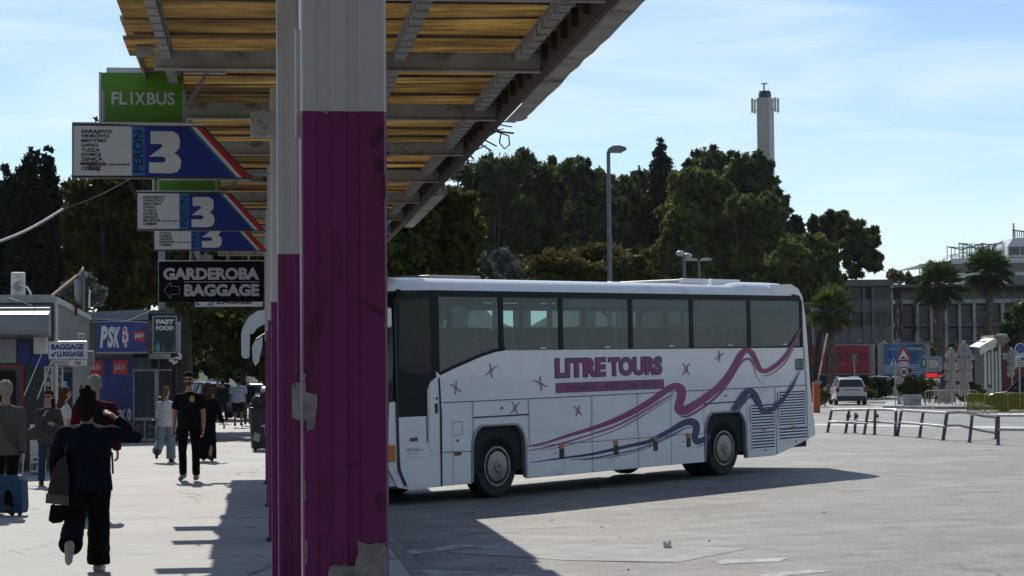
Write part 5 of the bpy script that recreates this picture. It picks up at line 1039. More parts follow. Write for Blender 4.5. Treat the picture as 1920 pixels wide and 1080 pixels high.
# ------------------------------------------------------------------ left: kiosks
RZA = R(8.3)
WALLG = mat('kiosk_grey_wall', (.17, .165, .15), .7, var=.12, scale=2, dirt=(.16, .14, .12), dscale=1.4, dth=.56)
def baggage_kiosk():
    c = at(103, 700, 42); c.z = 0; r = thing('baggage_kiosk', 'long low grey kiosk with corrugated metal awning at the left edge', 'kiosk', c, RZA)
    X = lambda px: (px-103)*42/4000
    Z = lambda py: 1.8+(710.5-py)*42/4000
    g = MB(); g.box((-9, .02, 0), (0, 13, 3.3)); g.build('wall', WALLG, r)
    g = MB(); g.box((-9.1, -.06, 3.3), (.05, 13.1, 3.42)); g.box((-9, .02, 3.42), (-.05, 12.9, 3.46)); g.build('roof', mat('kiosk_roof_edge', (.42, .42, .4), .6, var=.1, dirt=(.2, .18, .16), dscale=2, dth=.6), r)
    # corrugated awning
    g = MB(); prof = [(0, 3.2), (-.35, 3.24), (-.37, 3.2), (-.6, 3.18), (-.63, 3.13), (-.86, 3.05), (-.88, 2.98), (-.89, 2.72), (-.87, 2.66), (0, 2.6)]
    k = len(prof); g.add([(x, y, z) for x in (-9, X(97)) for y, z in prof], [(i, i+1, k+i+1, k+i) for i in range(k-1)]+[tuple(range(k, 2*k))]); g.build('awning', mat('awning_metal', (.24, .25, .265), .45, metal=.3, var=.12, scale=2, stretch=(.5, 3, 3)), r)
    g = MB(); g.tube([(.02, -.03, 0), (.02, -.03, 3.25), (.0, -.0, 3.38)], .04, 8); g.build('downpipe', OFFW, r, smooth=True)
    g = MB(); g.box((-9, -.1, Z(680)), (X(33), 0, Z(634))); g.build('shutter_box', mat('shutter_grey', (.32, .32, .32), .5, var=.06), r, bevel=.02)
    g = MB(); g.box((X(36), -.05, Z(682)), (X(58), 0, Z(640))); g.build('dark_panel', NAVY, r)
    g = MB(); g.box((X(66), -.35, Z(664)), (X(91), 0, Z(632))); g.build('white_box', OFFW, r, bevel=.015)
    g = MB(); g.box((X(60), -.12, Z(690)), (X(90), -.02, Z(666))); g.build('blue_board', NAVY, r)
    g = MB(); g.box((X(41), -.06, .05), (X(46), -.005, Z(684))); g.box((-9, -.06, Z(688)), (X(41), -.005, Z(684))); g.build('red_frame', mat('red_frame_paint', (.3, .02, .04), .4), r)
    g = MB(); g.box((-9, -.03, .9), (X(32), -.01, Z(694))); g.build('serving_window', DGLASS, r)
    g = MB(); g.box((X(47), -.04, .05), (X(64), -.008, Z(686))); g.box((X(70), -.04, .05), (X(82), -.008, Z(690))); g.build('dark_doorway', DARK, r)
    # side wall details
    g = MB()
    for i in range(8): g.box((.004, 2.0+i*.75, 2.25), (.02, 2.07+i*.75, 2.9))
    g.build('side_vent', mat('vent_light', (.36, .36, .34), .5), r)
    g = MB(); g.box((.003, .6, .3), (.02, 5.5, 2.05)); g.build('shop_window', DGLASS, r)
    g = MB(); g.box((.022, 1.6, .7), (.03, 3.3, 1.75)); g.build('blue_poster', mat('poster_cyan', (.03, .25, .4), .5, var=.2), r)
    g = MB(); g.box((.022, .7, .9), (.03, 1.4, 1.7)); g.build('photo_poster', mat('poster_photos', (.3, .2, .2), .5, var=.6, scale=9), r)
    for a, b in (((82, 655), (45, 742)), ((102, 662), (70, 748))):
        p0 = at(*a, 41.2)-c; p1 = at(*b, 40.2)-c; M_ = Matrix.Rotation(-RZA, 3, 'Z'); g = MB(); g.tube([M_ @ p0, M_ @ p1], .012, 6); g.build('awning_rod', mat('rod_white', (.6, .6, .6), .4), r)
    # things on the roof
    q = at(35, 561, 43.2); q.z = 3.46; ac = thing('air_conditioner', 'white air-conditioning unit with white hose on the grey kiosk roof', 'air conditioner', q, R(14))
    g = MB(); g.box((-.15, -.16, .02), (.13, .2, .5)); g.build('housing', mat('ac_white', (.62, .62, .6), .5), ac, bevel=.015)
    g = MB(); g.box((-.06, -.165, .4), (.0, -.16, .42)); g.lathe([(.1, -.162), (.1, -.17), (.02, -.168)], 16, 0, (-.01, 0, .22), 'y'); g.build('vent_grille', GREY, ac)
    g = MB(); g.tube([(.02, -.18, .26), (.08, -.22, .22), (.16, -.2, .2), (.22, -.18, .1), (.25, -.16, 0)], .022, 8); g.build('hose', WHITE, ac, smooth=True)
    q = at(153, 575, 47.5); q.z = 2.6; ds = thing('satellite_dish', 'large dish seen edge-on beside a wire grid aerial, held by a rusty strut', 'dish antenna', q, R(98))
    cz = at(153, 542, 47.5).z-2.6
    g = MB(); prof = [(0, .16), (.16, .145), (.32, .09), (.46, 0), (.5, -.03), (.5, -.05), (.46, -.02), (.32, .07), (.16, .125), (0, .14)]; g.lathe(prof, 32, 0, (0, 0, cz), 'y'); o = g.build('reflector', mat('dish_grey', (.1, .1, .105), .5), ds, smooth='full')
    g = MB()
    for i in range(7): g.tube([(-.24+i*.08, -.16, cz-.42), (-.24+i*.08, -.18, cz-.02)], .009, 5)
    for z in (-.38, -.2, -.05): g.tube([(-.26, -.17, cz+z), (.26, -.17, cz+z)], .009, 5)
    g.build('grid_aerial', ALU, ds); g = MB(); a = Matrix.Rotation(-R(98), 3, 'Z') @ (at(96, 556, 44)-q); g.tube([a, (0, .1, cz+.3)], .035, 8); g.tube([(0, .12, cz-.6), (0, .12, cz)], .03, 8); g.build('strut', mat('rust', (.16, .06, .025), .8, var=.3), ds)
    cb = MB(); a = at(18, 558, 41.5); b = at(60, 573, 41.1); e = at(170, 604, 52); f = at(300, 575, 60); pts = [a, b, at(110, 588, 45), at(140, 600, 49), e, at(235, 603, 56), f]; cb.tube(pts, .007, 5); tag(cb.build('sagging_cable', DARK, smooth=True), 'thin cable sagging from the kiosk awning to the snack kiosk', 'cable')
baggage_kiosk()
def lightbox(name, label, px0, py0, px1, py1, d, rz, th, face, texts, rim=None, cat='sign', group=None):
    """flat sign box facing the viewer; texts: (string, x0,y0,x1,y1 in photo pixels, material, bold)"""
    s = d/4000; p = at(px0, py1, d); r = thing(name, label, cat, p, rz, group); w, h = (px1-px0)*s, (py1-py0)*s
    g = MB(); g.box((0, 0, 0), (w, th, h)); g.build('box', rim or ALU, r, bevel=.008)
    e = .03 if w > .5 else .015; g = MB(); g.box((e, -.004, e), (w-e, .001, h-e)); b = g.build('face', face, r)
    u = lambda x, y: ((x-px0)*s, (py1-y)*s)
    if texts:
        ms = []; g = MB()
        for t in texts:
            m = t[5]
            if m not in ms: ms.append(m)
            a, b0 = u(t[1], t[4]); c, d0 = u(t[3], t[2])
            if t[0] == '#poly': g.poly([u(*q) for q in t[6]], xz(-.0075), ms.index(m))
            elif t[0] == '#box': g.box((a, -.0068-.0006*len(g.mi)/50, b0), (c, -.004, d0), ms.index(m))
            else: g.text(t[0], a, b0, c, d0, -.0085, ms.index(m), t[6] if len(t) > 6 else .03)
        g.build('lettering', ms, b)
    return r, u, s
lightbox('luggage_sign', 'white lightbox sign with navy capitals and a small arrow on the kiosk corner', 91, 640, 162, 674, 41, RZA, .16, SIGNW,
    [('BAGGAGE', 96, 645, 156, 656, NAVY, .05), ('LUGGAGE', 107, 659, 156, 669, NAVY, .05), ('#poly', 96, 659, 106, 668, NAVY, [(96, 669), (96, 662), (98.5, 665), (104, 659), (106, 661), (100.5, 667), (103, 669)])])
lightbox('small_sign', 'small white sign with a coloured emblem under the luggage lightbox', 129, 675, 162, 686, 41, RZA, .08, SIGNW, [('#poly', 138, 677, 145, 681, RED, [(137, 681), (143, 676.5), (146, 681)]), ('#poly', 0, 0, 0, 0, AMBER, [(146, 681), (148, 677), (152, 679), (150, 682)]), ('#poly', 0, 0, 0, 0, INK, [(141, 683), (153, 681), (148, 684)])])
lightbox('small_sign', 'blank pale grey sign strip under the luggage lightbox, left of the emblem sign', 95, 675, 127, 684, 41, RZA, .08, mat('pale_grey_sign', (.35, .35, .35), .5), [])
lightbox('lantern', 'square wall lantern to the right of the luggage lightbox', 164, 658, 176, 687, 42, RZA, .12, mat('lantern_glass', (.2, .21, .22), .2, var=.2), [], GREY, 'lantern')
lightbox('floodlight', 'small floodlight above the luggage lightbox', 147, 625, 159, 634, 41.4, R(25), .09, GREY, [], OFFW, 'lamp')
for lab, x0, y0, x1, y1, lt, d in (('cream vertical board spelling GAMES, complete and nearest', 83, 687, 99, 775, 'GAMES', 41.0), ('cream vertical board behind the complete GAMES board, partly hidden', 102, 688, 118, 772, 'GAMES', 42.6)):
    T_ = [(c, x0+3.5, y0+3+i*16.5, x1-3.5, y0+14+i*16.5, INK, .03) for i, c in enumerate(lt)]
    lightbox('games_board', lab, x0, y0, x1, y1, d, RZA, .04, mat('cream_board', (.42, .4, .33), .6), T_, None, 'sign', 'vertical GAMES boards by the grey kiosk')
def hours():
    r, u, s = lightbox('hours_board', 'white standing board with opening time and a left arrow, behind the suitcase', 56, 795, 85, 886, 40.2, R(6), .05, SIGNW, [('08', 58, 868, 68, 881, INK, .03), ('00', 68.5, 867, 76, 873, INK, .02), ('#box', 78, 873, 84, 874.5, INK), ('#poly', 0, 0, 0, 0, INK, [(61, 861), (67, 857.5), (67, 860), (78, 860), (78, 862), (67, 862), (67, 864.5)]), ('#box', 57, 852, 84, 853, GREY), ('#box', 57, 838, 84, 839, GREY), ('#box', 57, 824, 84, 825, GREY)])
    g = MB(); g.box((0, .06, -.04), (.29, .2, .0)); g.build('foot', GREY, r); r.location.z = .04
hours()

def betting_kiosk():
    d = 61; c = at(165, 700, d); c.z = 0; s = d/4000; X = lambda px: (px-165)*s; Z = lambda py: 1.8+(710-py)*s
    r = thing('betting_kiosk', 'blue poster-covered betting kiosk with sloping grey roof', 'kiosk', c, RZA)
    g = MB(); g.box((-.4, 0, 0), (X(246), 4, Z(600))); g.build('wall', WALLG, r)
    g = MB(); g.poly([(-.5, Z(586)), (X(276), Z(580)), (X(276), Z(600)), (-.5, Z(600))], xz(.3), 0, (0, 3.8, 0)); g.box((-.5, -.35, Z(601)), (X(276), .4, Z(597))); g.build('roof', mat('kiosk_roof_grey', (.2, .22, .24), .6, var=.1), r)
    g = MB(); g.box((X(166), -.025, .12), (X(246), -.004, Z(670))); wb = g.build('poster_wall', mat('poster_blue', (.012, .03, .16), .4, var=.25, scale=1.5), r)
    g = MB(); u = lambda x, y: (X(x), Z(y))
    for x0, x1 in ((165, 193), (211, 238)):
        gt = MB(); gt.poly([u(x0, 676), u(x1, 675), u(x1, 700), u(x1-1, 706), u(x1-6, 701), u(x0, 703)], xz(-.03), 0); a, b = u(x0+2.5, 697.5); e, f = u(x1-4, 682); gt.text('psk.hr', a, b, e, f, -.034, 1, .03); gt.build('poster_tag', [RED, mat('poster_white', (.4, .42, .46), .5)], wb)
    a, b = u(216, 790); e, f = u(236, 768); g.text('SK', a, b, e, f, -.034, 1, .04); q = u(241, 778); g.ell((q[0], -.032, q[1]), (.06, .003, .17), 1); q = u(241, 778); g.ell((q[0], -.0345, q[1]), (.03, .003, .07), 0); g.build('poster_print', [RED, mat('poster_white', (.4, .42, .46), .5)], wb)
    g = MB(); rs = random.Random(4)
    for i in range(22):
        q = u(rs.uniform(180, 245), rs.uniform(705, 800)); k = rs.uniform(.02, .06); g.add([(q[0], -.031, q[1]), (q[0]+k, -.031, q[1]+k*.4), (q[0]+k*.4, -.031, q[1]+k)], [(0, 1, 2)])
    g.build('confetti_print', mat('print_pale_blue', (.1, .16, .34), .5), wb)
    # fascia sign
    p = at(183, 661, 60.2); sg = thing('betting_sign', 'blue fascia sign with white slanted letters and a football, tilted slightly to the right', 'sign', p, RZA+R(10)); k = 60.2/4000; u = lambda x, y: ((x-183)*k*1.03, (661-y)*k)
    g = MB(); g.poly([u(183, 661), u(183, 598), u(273, 605), u(273, 661)], xz(0), 0, (0, .2, 0)); g.build('box', mat('sign_royal_blue', (.01, .035, .2), .4, var=.12), sg, bevel=.01)
    g = MB(); g.poly([u(182, 599), u(182, 596.5), u(274, 603.5), u(274, 606)], xz(-.02), 0, (0, .24, 0)); g.poly([u(182, 663), u(182, 660), u(274, 660), u(274, 663)], xz(-.02), 0, (0, .24, 0)); g.build('trim', mat('sign_trim_grey', (.3, .3, .3), .5), sg)
    g = MB()
    for t, x0, x1, y0, y1 in (('P', 189, 201, 652, 611), ('S', 202, 212, 652.5, 612), ('K', 213, 224, 652, 613)):
        a, b = u(x0, y0); e, f = u(x1, y1); g.text(t, a, b, e, f, 0, 0, .05, fn=lambda A, B: (A+(B-b)*.08-.03, -.007, B))
    q = u(233, 632); g.ell((q[0], -.007, q[1]), (6*k, .004, 20*k), 0)
    for dx, dy, rx, ry in ((0, 0, 2.6, 6), (-1, 13.5, 2.5, 3.5), (-2.5, -14, 2, 4), (3.5, -11, 1.6, 4), (4.2, 10, 1.2, 4), (-5, 3, .9, 4)): g.ell((q[0]+dx*k, -.010, q[1]+dy*k), (rx*k, .003, ry*k), 1)
    g.poly([u(249, 621), u(268, 621), u(268, 640), u(266, 643), u(263, 640), u(249, 639)], xz(-.006), 1); a, b = u(250.5, 636); e, f = u(266.5, 624); g.text('psk.hr', a, b, e, f, -.010, 0, .03)
    g.build('lettering', [SIGNW, RED], sg)
betting_kiosk()
def snack_kiosk():
    d = 62; c = at(247, 700, d); c.z = 0; s = d/4000; X = lambda px: (px-247)*s; Z = lambda py: 1.8+(709.5-py)*s; r = thing('snack_kiosk', 'snack kiosk with framed glass door and food pictures, right of the blue posters', 'kiosk', c, RZA)
    u = lambda x, y: (X(x), Z(y))
    g = MB(); g.box((0, .06, 0), (X(338), 4, Z(586))); g.build('wall', mat('snack_wall_dark', (.03, .032, .035), .7, var=.2), r)
    g = MB(); g.box((X(274), -.5, Z(590)), (X(326), 3.5, Z(583))); g.box((X(300), -.55, Z(583)), (X(326), .2, Z(580))); g.build('roof', mat('snack_roof', (.1, .1, .1), .6), r)
    g = MB(); g.box((X(248), .0, Z(691)), (X(283), .05, Z(671))); g.build('transom_panel', mat('pale_blue_panel', (.09, .15, .19), .4), r)
    fm = mat('door_frame_white', (.4, .41, .42), .5); g = MB()
    for x0, x1, y0, y1 in ((248, 252, 827, 692), (289, 297, 827, 692), (248, 297, 697, 692), (248, 297, 789, 783), (248, 297, 827, 822), (269, 272, 822, 789), (297, 322, 696, 693)):
        a, b = u(x0, y0); e, f = u(x1, y1); g.box((a, -.03, b), (e, .055, f))
    dr = g.build('door_frame', fm, r)
    a, b = u(252, 783); e, f = u(289, 697); g = MB(); g.box((a, .0, b), (e, .02, f)); g.build('door_glass', mat('blue_door_glass', (.03, .06, .09), .12, var=.2), dr)
    for x0, x1 in ((252, 269), (272, 289)):
        a, b = u(x0, 822); e, f = u(x1, 789); g = MB(); g.box((a, .0, b), (e, .02, f)); k = g.build('food_picture', mat('food_picture_dark', (.035, .035, .04), .4, var=.4, scale=8), dr)
        g = MB(); m_ = (a+e)/2; g.ell((m_, -.004, b+.33), (.09, .004, .1)); g.ell((m_, -.004, b+.13), (.1, .004, .06)); g.build('food_print', mat('food_print_grey', (.14, .14, .15), .5, var=.6, scale=14), k)
    a, b = u(298, 790); e, f = u(322, 697); g = MB(); g.box((a, .02, b), (e, .05, f)); k = g.build('doorway', mat('doorway_dark', (.012, .011, .011), .4), r)
    g = MB(); a, b = u(304, 745); e, f = u(318, 720); g.box((a, .015, b), (e, .018, f)); g.build('menu_poster', mat('menu_brown', (.07, .035, .015), .5, var=.6, scale=7), k)
    g = MB(); a, b = u(279, 674); e, f = u(319, 664); g.box((a, -.45, b), (e, .0, f)); g.tube([(X(297), -.1, Z(690)), (X(297), -.1, Z(674))], .015, 6); g.build('light_strip', mat('strip_pale', (.4, .4, .38), .5), r)
    g = MB(); a, b = u(327, 790); e, f = u(336, 684); g.box((a, -.08, b), (e, .0, f)); k = g.build('vertical_sign', mat('dark_green_sign', (.008, .02, .02), .4), r)
    g = MB()
    for i, ch in enumerate('FAST FOOD'):
        if ch != ' ': p0 = u(329, 700+i*9.2); p1 = u(334, 694+i*9.2); g.text(ch, p0[0], p0[1], p1[0], p1[1], -.085, 0, .02)
    g.build('vertical_lettering', mat('lettering_dim', (.08, .13, .13), .5), k)
    g = MB(); g.tube([(X(338), -.1, 0), (X(338), -.1, Z(600))], .03, 6); g.build('corner_post', mat('red_dark_post', (.08, .02, .02), .5), r)
    q = at(330, 673, 61); cm = thing('security_cameras', 'cluster of white security cameras on a bracket under the FAST FOOD board', 'camera', q, 0); g = MB(); g.bar((-.15, 0, 0), (.12, 0, .05), .05, .05); g.build('bracket', ALU, cm)
    for x, z, a in ((-.1, -.06, 20), (.0, -.1, -30), (.1, .02, 10), (.13, .1, 60)):
        g = MB(); g.M = Matrix.Translation((x, -.1, z)) @ Matrix.Rotation(R(a), 4, 'Y'); g.tube([(-.08, 0, 0), (.06, 0, 0)], .04, 10); g.lathe([(.042, .06), (.03, .075)], 10, 0, (0, 0, 0), 'x'); g.build('camera_body', WHITE, cm, smooth=True)
    # FAST FOOD board, two side faces
    p = at(286, 662, 60.6); fb = thing('snack_board', 'dark green FAST FOOD board with white capitals and bottles, hung over the snack kiosk', 'sign', p, RZA); k = 60.6/4000; u = lambda x, y: ((x-286)*k, (662-y)*k)
    g = MB(); g.box((0, 0, 0), (45*k, .08, 70*k)); g.build('frame', mat('board_frame_grey', (.38, .4, .4), .5), fb); g = MB(); g.box((2*k, -.004, 2*k), (43*k, 0, 68*k)); fc = g.build('face', mat('board_green', (.008, .03, .03), .4, var=.3), fb)
    g = MB()
    for t, y0, y1 in (('FAST', 608, 599), ('FOOD', 619.5, 611)): a, b = u(292.5, y0); e, f = u(325.5, y1); g.text(t, a, b, e, f, -.009, 0, .06)
    g.build('lettering', SIGNW, fc); g = MB()
    for x, w, h, m_ in ((296, 7, 18, 0), (306, 5, 12, 1), (317, 7, 21, 2), (291.5, 4, 12, 1), (325, 5, 10, 1)):
        a, b = u(x, 659); g.add([(a-w*k/2, -.007, b), (a+w*k/2, -.007, b), (a+w*k/2, -.007, b+h*k*.6), (a+w*k*.18, -.007, b+h*k*.78), (a+w*k*.18, -.007, b+h*k), (a-w*k*.18, -.007, b+h*k), (a-w*k*.18, -.007, b+h*k*.78), (a-w*k/2, -.007, b+h*k*.6)], [tuple(range(8))], m_)
    g.build('bottle_print', [mat('bottle_blue', (.12, .3, .36), .4), mat('bottle_teal', (.03, .14, .15), .4), mat('bottle_dark', (.02, .012, .01), .3)], fc)
    g = MB(); g.poly([(-.17, .0), (-.17, 60*k), (-.01, 62*k), (-.01, .02)], xz(.1), 0, (0, .03, 0)); g.build('side_board', mat('side_board_brown', (.12, .08, .06), .5, var=.5, scale=5), fb)
    g = MB(); g.box((46*k, .1, 0), (52*k, .14, 59*k)); g.build('rear_board', MATS['board_frame_grey'], fb)
    g = MB(); q = at(303, 560, 63); pl = thing('square_post', 'pale grey-blue square post behind the FAST FOOD board', 'post', (q.x, q.y, 0), RZA); g.box((-.1, -.1, 0), (.1, .1, at(303, 462, 63).z)); g.build('shaft', mat('post_grey_blue', (.2, .24, .27), .6), pl); g = MB(); g.box((-.16, -.16, 0), (.16, .16, .03)); g.build('base', GREY, pl)
snack_kiosk()
def bin_():
    q = gp(487, 846); r = thing('waste_bin', 'dark wheeled waste bin covered with stickers, rubbish heaped on top', 'bin', (q.x, q.y, 0), TH+R(4)); s = q.y/4000
    g = MB(); g.poly([(-.17, .06), (.4, .06), (.44, 1.02), (-.22, 1.02)], xz(0), 0, (0, .6, 0)); g.build('body', mat('bin_black', (.014, .016, .018), .5, var=.3), r, bevel=.03)
    g = MB(); g.box((-.24, -.03, 1.02), (.46, .64, 1.07)); g.build('lid', BLACK, r, bevel=.02)
    for x in (-.1, .33): g = MB(); g.lathe([(.08, -.03), (.08, .03)], 14, 0, (x, .1, .08), 'x'); g.build('wheel', RUBBER, r)
    for pts, nm in (([(-.17, .28), (-.02, .22), (.02, .4), (-.12, .46)], 'sticker'), ([(.02, .62), (.14, .66), (.22, .62), (.12, .56)], 'sticker'), ([(.12, .42), (.36, .42), (.36, .52), (.12, .52)], 'sticker')):
        g = MB(); g.poly(pts, xz(-.006)); g.build(nm, mat('sticker_print', (.28, .28, .28), .6, var=.9, scale=30), r)
    for i, (x, z, sx, sz, c) in enumerate(((.0, 1.2, .2, .16, BLACK), (.2, 1.3, .2, .22, BLACK), (-.05, 1.1, .22, .1, BLACK), (.16, 1.48, .12, .1, WHITE))):
        b = thing('rubbish_bag', ['crumpled black bag on the waste bin, leftmost of the heap', 'big black bag on top of the waste bin', 'flat black bag under the others on the waste bin lid', 'white crumpled bag at the very top of the heap on the bin'][i], 'bag', on(r, (x, .3, z)), 0, 'rubbish heaped on the waste bin')
        o = fuse('bag_skin', [('ell', V(0, 0, 0), V(sx, .2, sz)), ('ell', V(.08, 0, .08), V(sx*.5, .14, sz*.6))], .03, mat('bag_film_'+str(c == WHITE), (.015, .015, .016) if c == BLACK else (.6, .6, .6), .3, bump=.5), b, .09)
bin_()
# ------------------------------------------------------------------ cars
def car(label, loc, rz, L_=4.3, W_=1.78, H_=1.5, col=(.6, .61, .62), kind='wagon', group=None, plate=True, metal=0, name='parked_car'):
    """local +y is forward; origin under the middle of the car"""
    r = thing(name, label, 'car', loc, rz, group); h = L_/2; w = W_/2
    paint = mat('car_paint_%d_%d' % (int(col[0]*100), int(col[2]*100)), col, .3, var=.03, coat=.8, metal=metal)
    # lower body: stations front->rear of (y, bottom, top, half width)
    st_ = [(-h, .42, .88, w*.86), (-h+.06, .3, .98, w*.95), (-h+.5, .24, 1.0, w), (-h+1.3, .2, .98, w), (0, .2, .95, w), (h-1.2, .2, .93, w), (h-.45, .24, .84, w*.97), (h-.1, .3, .72, w*.88), (h, .4, .62, w*.78)]
    g = MB(); vs = []; n = 10
    for y, b, t, ww in st_: vs += [(-ww*.92, y, b), (-ww, y, b+.12), (-ww, y, t-.22), (-ww*.97, y, t-.06), (-ww*.88, y, t), (ww*.88, y, t), (ww*.97, y, t-.06), (ww, y, t-.22), (ww, y, b+.12), (ww*.92, y, b)]
    k = len(st_); g.add(vs, [(i*n+j, i*n+(j+1) % n, (i+1)*n+(j+1) % n, (i+1)*n+j) for i in range(k-1) for j in range(n)]+[tuple(range(n)), tuple(range((k-1)*n, k*n))]); body = g.build('body', paint, r, smooth=True)
    # glasshouse and roof
    rear = -h+(.12 if kind != 'sedan' else .75); gz = .93
    gs = [(rear, gz, w*.84), (rear+.34, H_-.12, w*.69), (-h+.9 if kind != 'sedan' else -h+1.5, H_-.03, w*.67), (0, H_, w*.67), (h-1.75, H_-.05, w*.67), (h-1.0, gz-.02, w*.84)]
    g = MB(); vs = []
    for y, z, ww in gs: vs += [(-w*.9 if z > gz else -ww, y, gz-.05), (-ww*.96, y, z-.02), (ww*.96, y, z-.02), (w*.9 if z > gz else ww, y, gz-.05)]
    g.add(vs, [(i*4+j, i*4+j+1, (i+1)*4+j+1, (i+1)*4+j) for i in range(len(gs)-1) for j in range(3)]); g.build('windows', DGLASS, r)
    g = MB(); vs = []
    for y, z, ww in gs[1:5]: vs += [(-ww-.015, y, z-.07), (-ww-.012, y, z-.015), (-ww*.85, y, z+.02), (ww*.85, y, z+.02), (ww+.012, y, z-.015), (ww+.015, y, z-.07)]
    g.add(vs, [(i*6+j, i*6+j+1, (i+1)*6+j+1, (i+1)*6+j) for i in range(3) for j in range(5)])
    for sx in (-1, 1):
        for (y0, z0, w0), (y1, z1, w1) in ((gs[0], gs[1]), (gs[4], gs[5])): g.bar((sx*(w0+.01), y0, z0-.01), (sx*(w1+.01), y1, z1-.02), .07, .05)
        for y in (-.05, -1.05): g.bar((sx*w*.92, y, gz-.03), (sx*w*.75, y, H_-.05), .06, .05)
    g.build('roof', paint, r, smooth=True)
    for sx in (-1, 1):
        g = MB(); g.tube([(sx*w*.62, -1.1, H_+.05), (sx*w*.62, .7, H_+.05)], .02, 6)
        if kind == 'wagon': g.build('roof_rail', GREY, r)
        g = MB(); g.box((sx*w*.98-.03*(sx < 0)-.0*(sx > 0), -h+.02, .68), (sx*w*.98+.03*(sx > 0), -h+.2, .98)) if False else g.box((min(sx*w*.74, sx*w*.96), -h-.012, .7), (max(sx*w*.74, sx*w*.96), -h+.12, .98)); g.build('tail_light', mat('tail_lens', (.3, .01, .015), .2), r, bevel=.02)
        g = MB(); g.box((min(sx*w*.5, sx*w*.8), h-.12, .55), (max(sx*w*.5, sx*w*.8), h-.02, .7)); g.build('headlight', mat('headlight_lens', (.55, .56, .57), .1), r, bevel=.02)
        g = MB(); g.box((min(sx*w, sx*(w+.17)), h-1.45, .92), (max(sx*w, sx*(w+.17)), h-1.33, 1.06)); g.build('door_mirror', BLACK, r, bevel=.03)
        for y in (-h+.78, h-.82):
            o = wheel(r, 0, 0, .32, .32, -1, True, .2); o.rotation_euler = (0, 0, R(90) if sx > 0 else R(-90)); o.location = (sx*(w-.0), y, .32)
    g = MB(); g.box((-w*.9, -h-.03, .3), (w*.9, -h+.1, .5)); g.box((-w*.55, -h-.02, .82), (w*.55, -h+.02, .86)); g.build('rear_bumper', DARK, r, bevel=.02)
    if plate:
        g = MB(); g.box((-.26, -h-.025, .64), (.26, -h+.01, .75)); g.build('number_plate', SIGNW, r)
    return r
q = gp(385, 784); car('dark car standing in tree shade behind the man in black', (q.x-.2, q.y, 0), R(30), 4.4, 1.8, 1.62, (.02, .022, .025))
q = gp(436, 772); car('pale car half hidden behind people in the shade by the parked coach', (q.x+1, q.y, 0), R(80), 4.2, 1.75, 1.45, (.6, .6, .6))
# ------------------------------------------------------------------ right: tower, buildings, ship
def base_at(px, d): q = at(px, 690, d); return Vector((q.x, q.y, 0))
def tower():
    d = 320; s = d/4000; b = base_at(1441, d); r = thing('concrete_tower', 'tall slim concrete control tower with aerials and a mast, behind the pines', 'tower', b, R(-22)); Zt = at(1441, 184, d).z
    con = mat('tower_concrete', (.5, .49, .47), .8, var=.08, scale=.6, stretch=(1, 1, .2))
    g = MB(); pts = [(-1.05, -.85), (.85, -1.05), (1.05, -.75), (1.1, 1.0), (-1.0, 1.0)]; k = len(pts)
    nz = 9
    for j in range(nz):
        z0, z1 = Zt*j/nz, Zt*(j+1)/nz-.04; g.add([(x, y, z0) for x, y in pts]+[(x, y, z1) for x, y in pts], [(i, (i+1) % k, (i+1) % k+k, i+k) for i in range(k)]); g.add([(x*.995, y*.995, z1) for x, y in pts]+[(x*.995, y*.995, z1+.04) for x, y in pts], [(i, (i+1) % k, (i+1) % k+k, i+k) for i in range(k)])
    g.add([(x, y, Zt) for x, y in pts], [tuple(range(k))]); g.build('shaft', con, r)
    g = MB(); z = 1
    while z < Zt-1: g.bar((.9, -1.06, z), (1.08, -.8, z+.3), .05, .25); z += .42
    g.build('ladder_strip', mat('tower_strip', (.6, .62, .62), .5), r)
    g = MB(); g.lathe([(.95, Zt), (1.0, Zt+.5), (.85, Zt+1.05), (.2, Zt+1.15)], 12, 0, (0, 0, 0)); g.build('lantern_room', mat('tower_dark_glass', (.05, .055, .07), .3), r)
    g = MB(); g.tube([(-.1, 0, Zt+1.1), (-.1, 0, Zt+2.1)], .12, 8); g.box((-.5, -.12, Zt+2.1), (.4, .12, Zt+2.28)); g.tube([(.6, 0, Zt+1), (.6, 0, Zt+1.6)], .03, 5); g.build('mast', GREY, r)
    for x, y in ((-1.75, -.8), (-1.65, .3), (1.75, -.6), (1.9, .5)):
        g = MB(); g.box((x-.14, y-.15, Zt-2.2), (x+.14, y+.15, Zt-.05)); g.bar((x, y, Zt-.4), (math.copysign(1.0, x), y*.5, Zt-.4), .08, .08); g.bar((x, y, Zt-1.8), (math.copysign(1.0, x), y*.5, Zt-1.8), .08, .08); g.build('panel_aerial', OFFW, r)
tower()
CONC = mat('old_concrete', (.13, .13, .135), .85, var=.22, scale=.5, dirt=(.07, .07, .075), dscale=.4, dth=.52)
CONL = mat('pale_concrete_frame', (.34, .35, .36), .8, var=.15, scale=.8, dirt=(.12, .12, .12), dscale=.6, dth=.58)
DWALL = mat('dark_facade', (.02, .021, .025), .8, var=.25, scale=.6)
WIN = mat('old_window', (.01, .012, .015), .3, var=.3)
FRM = mat('window_frame_dark', (.09, .1, .11), .5)
